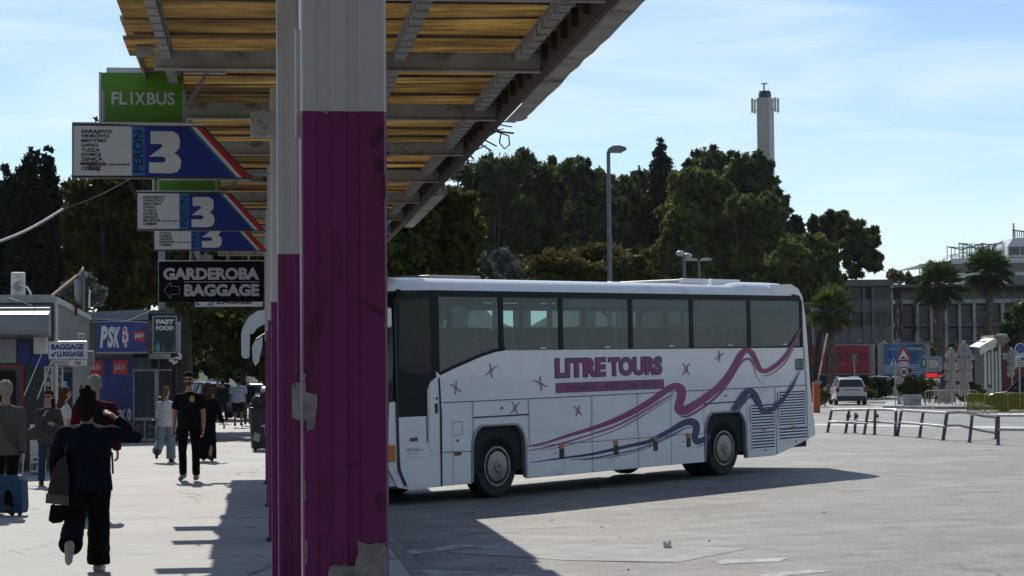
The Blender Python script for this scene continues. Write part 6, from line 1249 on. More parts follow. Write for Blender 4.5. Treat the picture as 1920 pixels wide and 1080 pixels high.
def buildings():
    d = 192; s = d/4000; b = base_at(1540, d); r = thing('flat_roofed_building', 'dark two-storey building with flat concrete roof slab behind the red billboard', 'building', b, 0)
    X = lambda px: (px-1540)*s; Z = lambda py: 1.8+(697.5-py)*s
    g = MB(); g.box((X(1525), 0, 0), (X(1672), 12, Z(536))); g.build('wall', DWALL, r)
    g = MB(); g.box((X(1522), -.6, Z(537)), (X(1675), 12.4, Z(525))); g.build('roof', CONC, r)
    g = MB(); g.box((X(1525), -.3, Z(586)), (X(1672), 0, Z(562))); g.box((X(1525), -.3, Z(645)), (X(1672), 0, Z(612))); g.build('parapet_band', CONC, r)
    for x0, x1, y0, y1 in ((1598, 1614, 610, 590), (1622, 1636, 610, 588), (1638, 1652, 610, 588), (1654, 1672, 610, 588), (1550, 1566, 610, 590), (1575, 1590, 610, 590), (1600, 1616, 560, 540), (1640, 1670, 561, 540), (1560, 1590, 561, 540)):
        g = MB(); g.box((X(x0), -.06, Z(y0)), (X(x1), .01, Z(y1))); w = g.build('window', WIN, r); g = MB(); m = (X(x0)+X(x1))/2
        for a in (X(x0), m, X(x1)): g.box((a-.04, -.1, Z(y0)), (a+.04, -.062, Z(y1)))
        g.box((X(x0), -.1, Z(y1)-.06), (X(x1), -.065, Z(y1)+.04)); g.box((X(x0), -.1, Z(y0)-.05), (X(x1), -.065, Z(y0)+.05)); g.build('frame', FRM, w)
    for x in (1592, 1618, 1635): g = MB(); g.box((X(x), -.45, Z(690)), (X(x)+.22, -.3, Z(538))); g.build('column', CONC, r)
    # long gridded block
    d = 205; s = d/4000; b = base_at(1676, d); r = thing('office_block', 'long weathered concrete block with a grid of window bays behind the palms', 'building', b, 0)
    X = lambda px: (px-1676)*s; Z = lambda py: 1.8+(696.5-py)*s
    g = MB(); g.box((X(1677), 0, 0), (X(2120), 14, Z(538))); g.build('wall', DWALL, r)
    g = MB(); g.box((X(1675), -1.0, Z(539)), (X(2120), 14.3, Z(534))); g.box((X(1686), -.5, Z(534)), (X(1690), .0, Z(526))); g.build('roof', CONC, r)
    g = MB(); g.box((X(1690), -.5, Z(563)), (X(2120), -.02, Z(549))); g.build('upper_band', CONC, r)
    g = MB(); g.box((X(1677), -.72, Z(570)), (X(2120), -.02, Z(562.5))); g.build('floor_band', CONL, r)
    g = MB(); g.box((X(1677), -.55, Z(613)), (X(2120), -.02, Z(606))); g.build('floor_band', CONC, r)
    g = MB(); g.box((X(1677), -.55, Z(646)), (X(2120), -.02, Z(638))); g.build('floor_band', CONC, r)
    xs = [1682, 1718, 1745, 1772, 1798, 1825, 1851, 1878, 1904, 1932, 1960, 1990, 2020, 2050, 2085]
    for i, x in enumerate(xs):
        g = MB(); g.box((X(x)-.1, -.68, 0), (X(x)+.14+.06*(i % 2), -.03, Z(570.2))); g.build('pilaster', CONL, r)
    for i, (x0, x1) in enumerate(zip(xs[:-1], xs[1:])):
        for y0, y1 in ((606, 571), (637, 614)):
            g = MB(); g.box((X(x0)+.3, -.12, Z(y0)+.05), (X(x1)-.2, -.03, Z(y1)-.1)); w = g.build('window', WIN, r); g = MB(); zz = Z(y0)+(Z(y1)-Z(y0))*.42
            g.box((X(x0)+.3, -.16, zz), (X(x1)-.2, -.122, zz+.07))
            if i % 3 == 1: g.box((X(x0)+.32, -.16, Z(y0)+.1), (X(x0)+.38, -.122, Z(y1)-.12))
            g.build('frame', FRM, w)
    g = MB(); rs = random.Random(8)                                     # creepers hanging down at the left end
    for x in (1681, 1716, 1690):
        pts = [(X(x)+rs.uniform(-.15, .15), -.8, Z(560+i*11)) for i in range(8)]; g.tube(pts, [.12, .16, .1, .14, .1, .16, .1, .05], 6)
    g.build('creeper', mat('dry_creeper', (.12, .11, .08), .9, var=.4, scale=3), r)
    # low wall and dark hedge at its foot
buildings()
def ship():
    d = 330; s = d/4000; b = base_at(1840, d); r = thing('cruise_ship', 'upper decks of a white passenger ship rising behind the concrete block', 'ship', b, 0)
    X = lambda px: (px-1840)*s; Z = lambda py: 1.8+(696-py)*s
    wm = mat('ship_white', (.66, .68, .7), .4, var=.04, scale=.3); dk = mat('ship_glass', (.02, .035, .055), .15, var=.15)
    g = MB(); g.poly([(X(1782), Z(600)), (X(1782), Z(489)), (X(1790), Z(485)), (X(2150), Z(482)), (X(2150), Z(600))], xz(0), 0, (0, 22, 0)); g.build('deck_house', wm, r)
    g = MB(); g.poly([(X(1786), Z(512)), (X(1786), Z(495)), (X(2150), Z(491)), (X(2150), Z(508))], xz(-.15), 0, (0, .14, 0)); g.build('window_band', dk, r)
    g = MB(); g.poly([(X(1893), Z(483)), (X(1893), Z(462)), (X(1903), Z(447)), (X(2150), Z(444)), (X(2150), Z(483))], xz(-.4), 0, (0, 16, 0)); g.build('bridge_house', wm, r)
    for x0 in (1895, 1905, 1917, 1930, 1943): g = MB(); g.box((X(x0), -.55, Z(479)), (X(x0+9), -.42, Z(464))); g.build('window', dk, r)
    g = MB(); g.box((X(1893), -.5, Z(533)), (X(2150), -.02, Z(517))); g.build('promenade', mat('ship_shadow_grey', (.2, .22, .23), .6), r)  # deck shade put into the grey of this band
    for x0 in (1899, 1911, 1925, 1938): g = MB(); g.box((X(x0), -.6, Z(531)), (X(x0+9), -.52, Z(519))); g.build('window', dk, r)
    g = MB(); g.poly([(X(1726), Z(497)), (X(1727), Z(495)), (X(1782), Z(489)), (X(1782), Z(492))], xz(0), 0, (0, 20, 0))
    for x in range(1728, 1782, 6): g.tube([(X(x), .2, Z(540)), (X(x), .2, Z(494))], .12, 5)
    g.build('stern_awning', wm, r)
    g = MB()
    net = mat('net_post_green', (.03, .08, .08), .6)
    for y in (0, 9):
        for i, x in enumerate((1802, 1810, 1817, 1825, 1832, 1840, 1845, 1858, 1871, 1885)): g.tube([(X(x), y, Z(485)), (X(x), y, Z(456+min(3, i*.5)*(i < 8)))], .07, 5)
        for z0, z1 in ((456, 459), (474, 475), (484, 484)): g.tube([(X(1802), y, Z(z0)), (X(1845), y, Z(z1)), (X(1890), y, Z(z1-2))], .05, 5)
        g.tube([(X(1802), y, Z(456)), (X(1830), y, Z(462)), (X(1845), y, Z(457)), (X(1870), y, Z(461)), (X(1885), y, Z(453))], .1, 5)
    g.build('sports_net_frame', net, r)
    nm = bpy.data.materials.new('green_netting'); nm.use_nodes = True; n = nm.node_tree.nodes; l = nm.node_tree.links; n.remove(n['Principled BSDF']); t = n.new('ShaderNodeBsdfTransparent'); dd = n.new('ShaderNodeBsdfDiffuse'); dd.inputs[0].default_value = (.04, .14, .14, 1); mm = n.new('ShaderNodeMixShader'); mm.inputs[0].default_value = .32; l.new(t.outputs[0], mm.inputs[1]); l.new(dd.outputs[0], mm.inputs[2]); l.new(mm.outputs[0], n['Material Output'].inputs['Surface'])
    g = MB(); g.poly([(X(1802), Z(484)), (X(1802), Z(457)), (X(1830), Z(462)), (X(1845), Z(458)), (X(1888), Z(457)), (X(1888), Z(484))], xz(.1)); g.build('net', nm, r)
    g = MB(); g.tube([(X(1911), 2, Z(447)), (X(1911), 2, Z(418))], .14, 6)
    for x in range(1903, 1935, 4): g.tube([(X(x), -.3, Z(446)), (X(x), -.3, Z(433))], .07, 4)
    g.tube([(X(1902), -.3, Z(432)), (X(1935), -.3, Z(438))], .1, 4); g.build('mast', GREY, r)
    g = MB()
    for x in range(1786, 1802, 4): g.tube([(X(x), 0, Z(486)), (X(x), 0, Z(478))], .06, 4)
    g.tube([(X(1785), 0, Z(478)), (X(1802), 0, Z(477))], .07, 4); g.build('rail', wm, r)
ship()
# ------------------------------------------------------------------ palms
def palm(label, px, ytop, ycen, rpx, d, seed, tw, n=34, skirt=True, lm=None):
    s = d/4000; b = base_at(px, d); r = thing('fan_palm', label, 'palm tree', b, 0, 'fan palms before the old buildings'); rs = random.Random(seed); zc = at(px, ycen, d).z; Rr = rpx*s*1.22
    g = MB(); nr = 26; pts = [(.08*math.sin(i*.7), .05*math.cos(i), zc*i/nr) for i in range(nr+1)]; g.tube(pts, [tw*(1.12 if i % 2 else .93)*(1+.15*(i > nr*.75)) for i in range(nr+1)], 9); g.build('trunk', mat('palm_trunk', (.1, .075, .055), .9, var=.4, scale=6, bump=.6, bscale=14), r)
    green = lm or leaf_green
    def fan(az, el, ln, k, droop, m, nm):
        g = MB(); d0 = Vector((math.cos(az)*math.cos(el), math.sin(az)*math.cos(el), math.sin(el))); side = d0.cross(Vector((0, 0, 1))).normalized(); upv = side.cross(d0)
        hub = d0*ln*.45+Vector((0, 0, -droop*.2)); g.tube([(0, 0, 0), d0*ln*.25+Vector((0, 0, .03)), hub], [.03, .022, .015], 4)
        for i in range(k):
            a = (i/(k-1)-.5)*R(210); dd = (d0*math.cos(a)+side*math.sin(a)).normalized(); L_ = ln*.58*(.75+.35*math.cos(a*.8))*rs.uniform(.9, 1.08)
            w = upv.cross(dd).normalized()*L_*.075; mid = hub+dd*L_*.6+upv*.02; tip = hub+dd*L_+Vector((0, 0, -droop*L_*rs.uniform(.25, .6)))
            g.add([hub, mid+w+Vector((0, 0, -.02)), tip, mid-w+Vector((0, 0, -.02))], [(0, 1, 2), (0, 2, 3)])
        o = g.build(nm, m, r); o.location = (0, 0, zc)
    for i in range(n):
        az = i*2.39996+rs.uniform(-.2, .2); u = i/(n-1); el = R(80-115*u)+rs.uniform(-.12, .12); fan(az, el, Rr*rs.uniform(.88, 1.1), 15, .25+.5*u, green, 'frond')
    if skirt:
        for i in range(14): fan(i*2.4, R(-58)-rs.uniform(0, .35), Rr*rs.uniform(.65, .9), 9, .7, dead_leaf, 'dead_frond')
leaf_green = mat('palm_green', (.045, .075, .02), .4, var=.35, scale=2, transl=.3)
leaf_lit = mat('palm_green_lit', (.07, .11, .02), .4, var=.35, scale=2, transl=.35)  # brighter copy of the palm green with sunlight in its colour
dead_leaf = mat('dead_palm_leaf', (.1, .075, .045), .8, var=.35, scale=3, transl=.2)
palm('fan palm with bright green fronds just right of the coach rear', 1560, 535, 578, 42, 132, 61, .24, 30, True, leaf_lit)
palm('fan palm with thick dark trunk between the billboards, left of the taller one', 1762, 490, 533, 42, 140, 62, .3); palm('tallest fan palm, rightmost, its crown against the ship', 1856, 468, 508, 42, 142, 63, .27, 36)
# ------------------------------------------------------------------ billboards and road signs
def billboard(label, px0, py0, px1, py1, d, face, build):
    s = d/4000; p = at(px0, py1, d); r = thing('billboard', label, 'billboard', p, 0, 'street billboards'); w, h = (px1-px0)*s, (py1-py0)*s
    g = MB(); g.box((-.12, 0, -.1), (w+.12, .25, h+.1)); g.box((w+.12, -.06, -p.z+.0), (w+.42, .3, h+.1)); g.box((-.42, -.06, -p.z), (-.12, .3, h+.1)); g.build('frame', mat('billboard_frame', (.28, .3, .3), .5), r)
    g = MB(); g.box((0, -.02, 0), (w, -.001, h)); b = g.build('poster', face, r); u = lambda x, y: ((x-px0)*s, (py1-y)*s); build(r, b, u)
    for x in (w*.3, w*.8):
        g = MB(); g.bar((x, .1, h+.1), (x, -.9, h+.35), .05, .05); g.box((x-.2, -1.1, h+.3), (x+.2, -.85, h+.4)); g.build('floodlight', GREY, r)
def red_b(r, b, u):
    g = MB(); dk = mat('poster_dark_red', (.06, .006, .01), .5)
    for t, x0, x1, y0, y1 in (('O', 1566, 1580, 677, 663.5), ('Č', 1583, 1593.5, 677, 661), ('I', 1596, 1598, 677, 663.5), ('T', 1601, 1610, 677, 663.5), ('O', 1611.5, 1626, 677, 663.5)):
        a, c = u(x0, y0); e, f = u(x1, y1); g.text(t, a, c, e, f, -.028, 0, .04)
    for t, y0, y1, x1 in (('ISPLATIV', 683.5, 680, 1588), ('OGLAS', 688, 684.7, 1584)):
        a, c = u(1566, y0); e, f = u(x1, y1); g.text(t, a, c, e, f, -.028, 1, .01)
    g.build('lettering', [dk, mat('poster_pale_red', (.45, .2, .2), .5)], b)
billboard('red billboard with large dark letters, behind the white car', 1518, 648.5, 1631, 701, 168, mat('poster_red', (.34, .02, .035), .5, var=.08, scale=.7), red_b)
def blue_b(r, b, u):
    g = MB(); a, c = u(1703, 656.5); e, f = u(1729, 652); g.text('PISMI 2025.', a, c, e, f, -.028, 0, .02); a, c = u(1664, 656); e, f = u(1701, 653.5); g.box((a, -.024, c), (e, -.022, f), 2)
    a, c = u(1657.5, 700); e, f = u(1734, 684); g.box((a, -.024, c), (e, -.021, f), 1)
    for y in (688, 692, 696):
        a, c = u(1692, y); e, f = u(1730, y-1.2); g.box((a, -.028, c), (e, -.0245, f), 3)
    g.poly([u(1665, 672), u(1668, 657), u(1671, 657), u(1673, 672)], xz(-.0245), 3); g.build('lettering', [SIGNW, mat('poster_pale_blue', (.28, .42, .5), .5, var=.2, scale=1), mat('poster_soft_blue', (.2, .36, .5), .5, var=.3, scale=5), NAVY], b)
billboard('blue billboard with white lettering along its top, behind the triangular road sign', 1658, 646, 1734, 701, 163, mat('poster_sea_blue', (.03, .14, .3), .5, var=.5, scale=.55), blue_b)
RS = mat('road_sign_red', (.4, .015, .02), .4); RB = mat('road_sign_blue', (.01, .06, .3), .4)
def road_signs():
    d = 107; s = d/4000; b = base_at(1694, d); r = thing('traffic_sign', 'red triangular bump sign over a round 20 speed sign on one post', 'road sign', b, 0); X = lambda px: (px-1694)*s; Z = lambda py: 1.8+(696.5-py)*s
    g = MB(); g.tube([(0, .05, 0), (0, .05, Z(650))], .03, 8); g.build('post', STEEL, r)
    def rnd(pts, y, m, g): g.poly([(X(a), Z(c)) for a, c in pts], xz(y), m, (0, .012, 0))
    g = MB(); rnd([(1679.5, 675.5), (1693, 650), (1696, 650), (1709.5, 675.5), (1707, 677), (1682, 677)], 0, 0, g); rnd([(1684.5, 674), (1694.5, 655.5), (1704.5, 674)], -.015, 1, g); rnd([(1688, 672.5), (1688, 671), (1691, 670.5), (1694, 668), (1697, 670.5), (1701, 671), (1701, 672.5)], -.03, 2, g); g.build('bump_sign', [RS, SIGNW, INK], r)
    g = MB(); g.box((X(1684), -.005, Z(687)), (X(1704.5), .01, Z(678.5))); o = g.build('distance_plate', SIGNW, r); g = MB(); g.text('200 m', X(1688.5), Z(685), X(1700), Z(681.5), -.012, 0, .01)
    for x in (1686, 1702.5): g.bar((X(x), -.01, Z(685)), (X(x), -.01, Z(680)), .035, .006); g.poly([(X(x)-.06, Z(681)), (X(x), Z(679)), (X(x)+.06, Z(681))], xz(-.012))
    g.build('lettering', INK, o)
    g = MB(); c = (X(1694.5), 0, Z(697.5)); rr = 10.5*s; g.lathe([(rr, 0), (rr, .012)], 28, 0, c, 'y'); g.lathe([(rr*.76, -.006), (rr*.76, 0)], 28, 1, c, 'y'); g.text('20', X(1688.6), Z(702), X(1700.4), Z(693.3), -.012, 2, .055); g.build('speed_sign', [RS, SIGNW, INK], r)
    b = base_at(1677, 106); r2 = thing('traffic_sign', 'square blue pedestrian-crossing sign with white triangle on a thin post', 'road sign', b, 0); s2 = 106/4000; X = lambda px: (px-1677)*s2; Z = lambda py: 1.8+(696.5-py)*s2
    g = MB(); g.tube([(X(1678), .04, 0), (X(1678), .04, Z(675))], .025, 8); g.build('post', STEEL, r2)
    g = MB(); g.box((X(1668), 0, Z(684)), (X(1684), .012, Z(669))); rnd([(1668.8, 683.5), (1675.5, 671), (1682.5, 683.5)], -.012, 1, g)
    for q0, q1, w in (((1675.5, 677), (1675.5, 680), .07), ((1675.5, 680), (1673, 683), .045), ((1675.5, 680), (1678, 683), .045), ((1675.5, 677.6), (1673, 679.5), .035), ((1675.5, 677.6), (1678.2, 679.2), .035)): g.bar((X(q0[0]), -.03, Z(q0[1])), (X(q1[0]), -.03, Z(q1[1])), w, .01, 2)
    g.ell((X(1675.5), -.03, Z(675.8)), (.04, .006, .04), 2); g.build('plate', [RB, SIGNW, INK], r2)
    # sign board with round emblem and red light strip below
    d = 118; s3 = d/4000; b = base_at(1752, d); r3 = thing('information_board', 'pale grey board with a round emblem above a red-lit strip', 'sign', b, 0); X = lambda px: (px-1752)*s3; Z = lambda py: 1.8+(696.2-py)*s3
    g = MB(); g.box((X(1735), 0, Z(698)), (X(1767), .15, Z(668))); g.box((X(1738), .03, 0), (X(1741), .12, Z(698))); g.box((X(1762), .03, 0), (X(1765), .12, Z(698))); g.build('frame', mat('board_grey_blue', (.2, .23, .26), .5), r3)
    g = MB(); g.box((X(1737), -.01, Z(696)), (X(1765.5), -.001, Z(670))); o = g.build('face', mat('board_pale_blue', (.24, .29, .33), .4, var=.1), r3)
    g = MB(); g.lathe([(.2, -.02), (.2, -.011)], 24, 0, (X(1750.5), 0, Z(682)), 'y'); g.lathe([(.15, -.026), (.15, -.021)], 24, 1, (X(1750.5), 0, Z(682)), 'y')
    for x in (1747, 1750, 1753): g.bar((X(x), -.03, Z(684)), (X(x+.6), -.03, Z(680)), .05, .008, 0)
    g.text('NAUTIKA', X(1740), Z(675), X(1762), Z(672), -.012, 2, .0) if False else g.box((X(1740), -.016, Z(674.5)), (X(1763), -.012, Z(672.5)), 2); g.box((X(1740), -.016, Z(693.8)), (X(1762), -.012, Z(691.5)), 2); g.build('emblem', [SIGNW, mat('emblem_orange', (.4, .16, .05), .5, var=.3), mat('print_grey', (.12, .14, .17), .5)], o)
    g = MB(); g.box((X(1735), 0, Z(709)), (X(1766), .15, Z(698.5)));  o = g.build('light_box', INK, r3); em = bpy.data.materials.new('red_led_strip'); em.use_nodes = True; pb = em.node_tree.nodes['Principled BSDF']; pb.inputs['Base Color'].default_value = (.3, .01, .01, 1); pb.inputs['Emission Color'].default_value = (1, .03, .03, 1); pb.inputs['Emission Strength'].default_value = .55
    g = MB(); g.box((X(1736), -.012, Z(707.5)), (X(1757), -.001, Z(700))); g.box((X(1759), -.012, Z(707.5)), (X(1764), -.001, Z(703))); g.build('red_strip', em, o)
    g = MB(); g.box((X(1735), 0, Z(718)), (X(1766), .14, Z(709.3))); g.build('lower_panel', SIGNW, r3)
    d = 112; s4 = d/4000; b = base_at(1733, d); r4 = thing('traffic_sign', 'small green walking-figure sign on a dark post beside the round shrub planter', 'road sign', b, 0); X = lambda px: (px-1733)*s4; Z = lambda py: 1.8+(696.3-py)*s4
    g = MB(); g.tube([(0, .05, 0), (0, .05, Z(670))], .035, 8); g.build('post', mat('post_dark_green', (.02, .04, .035), .5), r4); g = MB(); g.box((X(1725), 0, Z(690)), (X(1737), .02, Z(672))); g.build('plate', mat('plate_green', (.02, .14, .12), .5), r4)
    g = MB(); g.bar((X(1732), -.01, Z(684)), (X(1732.5), -.01, Z(679)), .06, .006); g.bar((X(1732), -.01, Z(684)), (X(1730.5), -.01, Z(688)), .04, .006); g.bar((X(1732), -.01, Z(684)), (X(1734), -.01, Z(688)), .04, .006); g.ell((X(1732.5), -.01, Z(677.6)), (.04, .004, .04)); g.build('figure', SIGNW, r4)
    # back of a sign
    d = 125; s5 = d/4000; b = base_at(1602, d); r5 = thing('traffic_sign', 'grey rectangular sign seen from behind, before the red billboard', 'road sign', b, 0); X = lambda px: (px-1602)*s5; Z = lambda py: 1.8+(697.3-py)*s5
    g = MB(); g.tube([(0, 0, 0), (0, 0, Z(664))], .03, 8); g.build('post', STEEL, r5); g = MB(); g.box((X(1598), -.03, Z(681)), (X(1607), -.01, Z(663))); g.build('plate', mat('sign_back_grey', (.12, .14, .14), .5), r5)
    d = 128; s5 = d/4000; b = base_at(1733, d); r6 = thing('traffic_sign', 'grey oval sign seen from behind at the corner of the blue billboard', 'road sign', b, 0); X = lambda px: (px-1733)*s5; Z = lambda py: 1.8+(696.3-py)*s5
    g = MB(); g.tube([(0, 0, 0), (0, 0, Z(650))], .03, 8); g.build('post', STEEL, r6); g = MB(); g.ell((0, -.04, Z(657)), (.14, .012, .3)); g.build('plate', MATS['sign_back_grey'], r6)
    # no stopping sign with tow plate
    d = 92; s6 = d/4000; b = base_at(1912, d); r7 = thing('traffic_sign', 'round blue no-stopping sign with red cross above a white tow-truck plate', 'road sign', b, 0); X = lambda px: (px-1912)*s6; Z = lambda py: 1.8+(695-py)*s6
    g = MB(); g.tube([(X(1912), .05, 0), (X(1912), .05, Z(648))], .03, 8); g.build('post', STEEL, r7)
    g = MB(); c = (X(1914), 0, Z(654)); rr = 10.5*s6; g.lathe([(rr, 0), (rr, .012)], 28, 0, c, 'y'); g.lathe([(rr*.83, -.006), (rr*.83, 0)], 28, 1, c, 'y')
    for k in (-1, 1): g.bar((c[0]-rr*.56, -.014, c[2]-k*rr*.56), (c[0]+rr*.56, -.014, c[2]+k*rr*.56), .05, .01, 2)
    g.build('disc', [SIGNW, RB, mat('cross_pale', (.5, .45, .5), .5)], r7)
    g = MB(); g.box((X(1904), 0, Z(688)), (X(1926), .012, Z(666))); o = g.build('tow_plate', SIGNW, r7); g = MB(); g.box((X(1906), -.006, Z(676.5)), (X(1920), -.003, Z(675))); g.bar((X(1908), -.006, Z(674)), (X(1914), -.006, Z(671)), .03, .006); g.poly([(X(1914), Z(674.5)), (X(1916), Z(671)), (X(1921), Z(671)), (X(1922), Z(674.5))], xz(-.006))
    for y in (680, 683, 686): g.box((X(1907), -.006, Z(y)), (X(1922), -.003, Z(y-1.3)))
    g.build('tow_print', INK, o)
    d = 122; s6 = d/4000; b = base_at(1821, d); r8 = thing('traffic_sign', 'small distant blue no-stopping sign before the red-framed shopfront', 'road sign', b, 0); X = lambda px: (px-1821)*s6; Z = lambda py: 1.8+(695.6-py)*s6
    g = MB(); g.tube([(0, .05, 0), (0, .05, Z(660))], .03, 8); g.build('post', STEEL, r8); g = MB(); g.box((X(1815), 0, Z(665)), (X(1828), .012, Z(655))); 
    for k in (-1, 1): g.bar((X(1816.5), -.01, Z(660-k*4)), (X(1826.5), -.01, Z(660+k*4)), .06, .008, 1)
    g.build('plate', [RB, RS], r8)
road_signs()
# ------------------------------------------------------------------ street lamps
def lamp(label, px, ytop, d, kind, arm=None):
    s = d/4000; b = base_at(px, d); r = thing('street_lamp', label, 'street lamp', b, 0, 'grey street lamps'); zt = at(px, ytop, d).z
    lm = mat('lamp_post_grey', (.16, .17, .19), .45, metal=.3)
    g = MB(); g.tube([(0, 0, 0), (0, 0, zt*.45), (0, 0, zt*.45), (0, 0, zt)], [.085, .08, .07, .055] if kind == 'big' else [.06, .06, .055, .05], 10); g.build('pole', lm, r, smooth=True)
    if kind == 'big':
        g = MB(); q = [(-.06, zt+.02), (.0, zt+.1), (.2, zt+.17), (.5, zt+.18), (.78, zt+.12), (.8, zt+.06), (.6, zt-.0), (.1, zt-.02)]; q = [(x*s/.0235*1.0, z) for x, z in q]; g.poly(q, xz(-.15), 0, (0, .3, 0)); g.build('lamp_head', lm, r, bevel=.02)
        g = MB(); g.box((.25*s/.0235, -.1, zt-.03), (.6*s/.0235, .1, zt-.0)); g.build('lens', mat('lamp_lens', (.4, .42, .42), .2), r)
    elif kind == 'ball':
        g = MB(); g.ell((-.12, 0, zt+.05), (.16, .12, .1)); g.ell((.14, .1, zt-.02), (.15, .12, .09)); g.bar((-.1, 0, zt), (.14, .1, zt), .05, .05); g.build('lamp_head', mat('lamp_white', (.5, .52, .53), .4), r, smooth='full')
    else:
        for sx in (-1, 1):
            g = MB(); g.poly([(sx*.05, zt), (sx*.1, zt+.07), (sx*.3, zt+.1), (sx*.55, zt+.04), (sx*.5, zt), (sx*.1, zt-.02)], xz(-.1), 0, (0, .2, 0)); g.build('lamp_head', mat('lamp_white', (.5, .52, .53), .4), r, bevel=.015)
lamp('tall grey street lamp rising behind the coach roof', 1145, 285, 62, 'big'); lamp('short street lamp with two pale round heads behind the coach roof', 1285, 478, 72, 'ball'); lamp('short street lamp with flat twin heads, right of the round-headed one', 1313, 488, 84, 'twin')
# ------------------------------------------------------------------ barrier arm, planter, hedges, kerbs
def boom():
    d = 95; s = d/4000; b = base_at(1531, d); r = thing('parking_barrier', 'raised white barrier arm on an orange cabinet behind the coach rear', 'barrier', b, 0); X = lambda px: (px-1531)*s; Z = lambda py: 1.8+(697.9-py)*s
    g = MB(); g.box((X(1525), 0, 0), (X(1537), .4, Z(717))); g.build('cabinet', mat('orange_paint', (.5, .1, .01), .4), r, bevel=.02); g = MB(); g.box((X(1529), -.02, Z(720)), (X(1540), .1, Z(714))); g.build('hinge', GREY, r)
    a = Vector((X(1533), -.06, Z(716))); e = Vector((X(1552), -.06, Z(625))); g = MB()
    for i in range(7): g.bar(a+(e-a)*i/7, a+(e-a)*(i+1)/7-(e-a)*.001, .09, .06, 1 if i in (0, 3) else 0)
    g.build('arm', [OFFW, mat('pale_red_stripe', (.4, .2, .18), .5)], r)
boom()
def slab(name, pts, d0, h, m): 
    g = MB(); q = [gp(x, y, 0) for x, y in pts]; g.poly([(a.x, a.y) for a in q], lambda a, b: (a, b, .0), 0, (0, 0, h)); return g.build(name, m, kind='structure', bevel=.03)
KERB = mat('pale_kerb', (.36, .36, .35), .8, var=.15, scale=2); PAV = mat('pale_paving', (.4, .4, .38), .8, var=.12, scale=3)
slab('traffic_island_kerb', [(1656, 765), (1662, 757.5), (1990, 757.5), (1990, 768), (1740, 767)], 105, .12, PAV)
slab('verge_kerb', [(1528, 762), (1560, 747), (1564, 747), (1534, 763)], 110, .14, KERB)
slab('far_pavement', [(1580, 741), (1640, 739), (1668, 737), (1900, 735), (1900, 727), (1580, 727)], 150, .12, KERB)
GH = 'clipped hedge shrubs by the barrier'
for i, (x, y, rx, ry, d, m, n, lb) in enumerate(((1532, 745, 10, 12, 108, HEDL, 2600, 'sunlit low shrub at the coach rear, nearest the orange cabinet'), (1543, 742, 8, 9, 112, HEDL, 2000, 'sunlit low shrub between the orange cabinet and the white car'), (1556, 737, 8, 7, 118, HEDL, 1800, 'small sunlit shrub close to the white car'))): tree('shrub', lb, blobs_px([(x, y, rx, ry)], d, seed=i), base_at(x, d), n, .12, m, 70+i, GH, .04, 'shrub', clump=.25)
tree('shrub', 'dark round shrub left of the blue billboard', blobs_px([(1640, 727, 22, 14), (1622, 722, 14, 14), (1655, 730, 16, 12)], 140, seed=3), base_at(1640, 140), 5000, .2, HEDGE, 75, 'dark shrubs behind the road', .06, 'shrub'); tree('shrub', 'low sunlit shrub beside the white car, under the dark round one', blobs_px([(1625, 738, 16, 6), (1610, 735, 10, 5)], 134, seed=4), base_at(1620, 134), 3000, .14, HEDL, 76, 'dark shrubs behind the road', .05, 'shrub')
tree('shrub', 'dark shrub at the foot of the closed grey umbrellas', blobs_px([(1822, 735, 17, 14), (1805, 742, 10, 8), (1838, 742, 10, 8)], 108, seed=5), base_at(1822, 108), 4000, .14, HEDGE, 77, None, .05, 'shrub'); tree('shrub', 'yellowish leafy shrub right of the planter', blobs_px([(1742, 725, 14, 12), (1732, 735, 12, 10)], 113, seed=6), base_at(1740, 113), 2600, .14, OLIVE, 78, None, .05, 'shrub')
tree('hedge', 'long dark hedge along the foot of the concrete block', blobs_px([(x, 676, 22, 26) for x in range(1640, 1920, 24)], 172, seed=7), base_at(1780, 172), 10000, .34, PINE, 79, None, .1, 'hedge')
tree('leafy_tree', 'dark tree mass at the right edge before the concrete block', blobs_px([(1915, 600, 24, 30), (1925, 640, 40, 40), (1900, 650, 18, 24)], 165, seed=8), base_at(1915, 165), 9000, .34, PINE, 80, None, .2, 'tree')
def planter():
    d = 106; s = d/4000; b = base_at(1708, d); b.z = .12; r = thing('planter', 'white fluted planter tub with graffiti on the traffic island', 'planter', b, 0); w = 17.5*s; h = .55
    g = MB(); g.poly([(-w*.92, 0), (w*.92, 0), (w, h), (-w, h)], xz(-.25), 0, (0, .7, 0)); o = g.build('tub', mat('planter_white', (.5, .5, .5), .7, var=.12), r, bevel=.02)
    g = MB()
    for i in range(19): x = -w*.9+i*w*.1; g.bar((x, -.262, .03), (x*1.05, -.262, h-.03), .035, .02)
    g.build('fluting', mat('planter_white', (.5, .5, .5)), o); g = MB(); rs = random.Random(2)
    for i in range(7): x = -.15+rs.uniform(0, .45); g.tube([(x, -.285, .2+rs.uniform(0, .15)), (x+rs.uniform(-.05, .08), -.285, .3), (x+.06, -.285, .18)], .008, 4)
    g.build('graffiti', mat('graffiti_grey', (.15, .15, .16), .6), o)
    tree('shrub', 'bushy dark green shrub growing in the white planter', blobs_px([(1702, 731, 15, 13), (1716, 728, 16, 15), (1728, 722, 10, 14), (1708, 720, 10, 12)], d+.1, seed=9, jit=.2), Vector((b.x, b.y, .62)), 5500, .1, HEDGE, 81, None, .04, 'shrub', clump=.22)
planter()
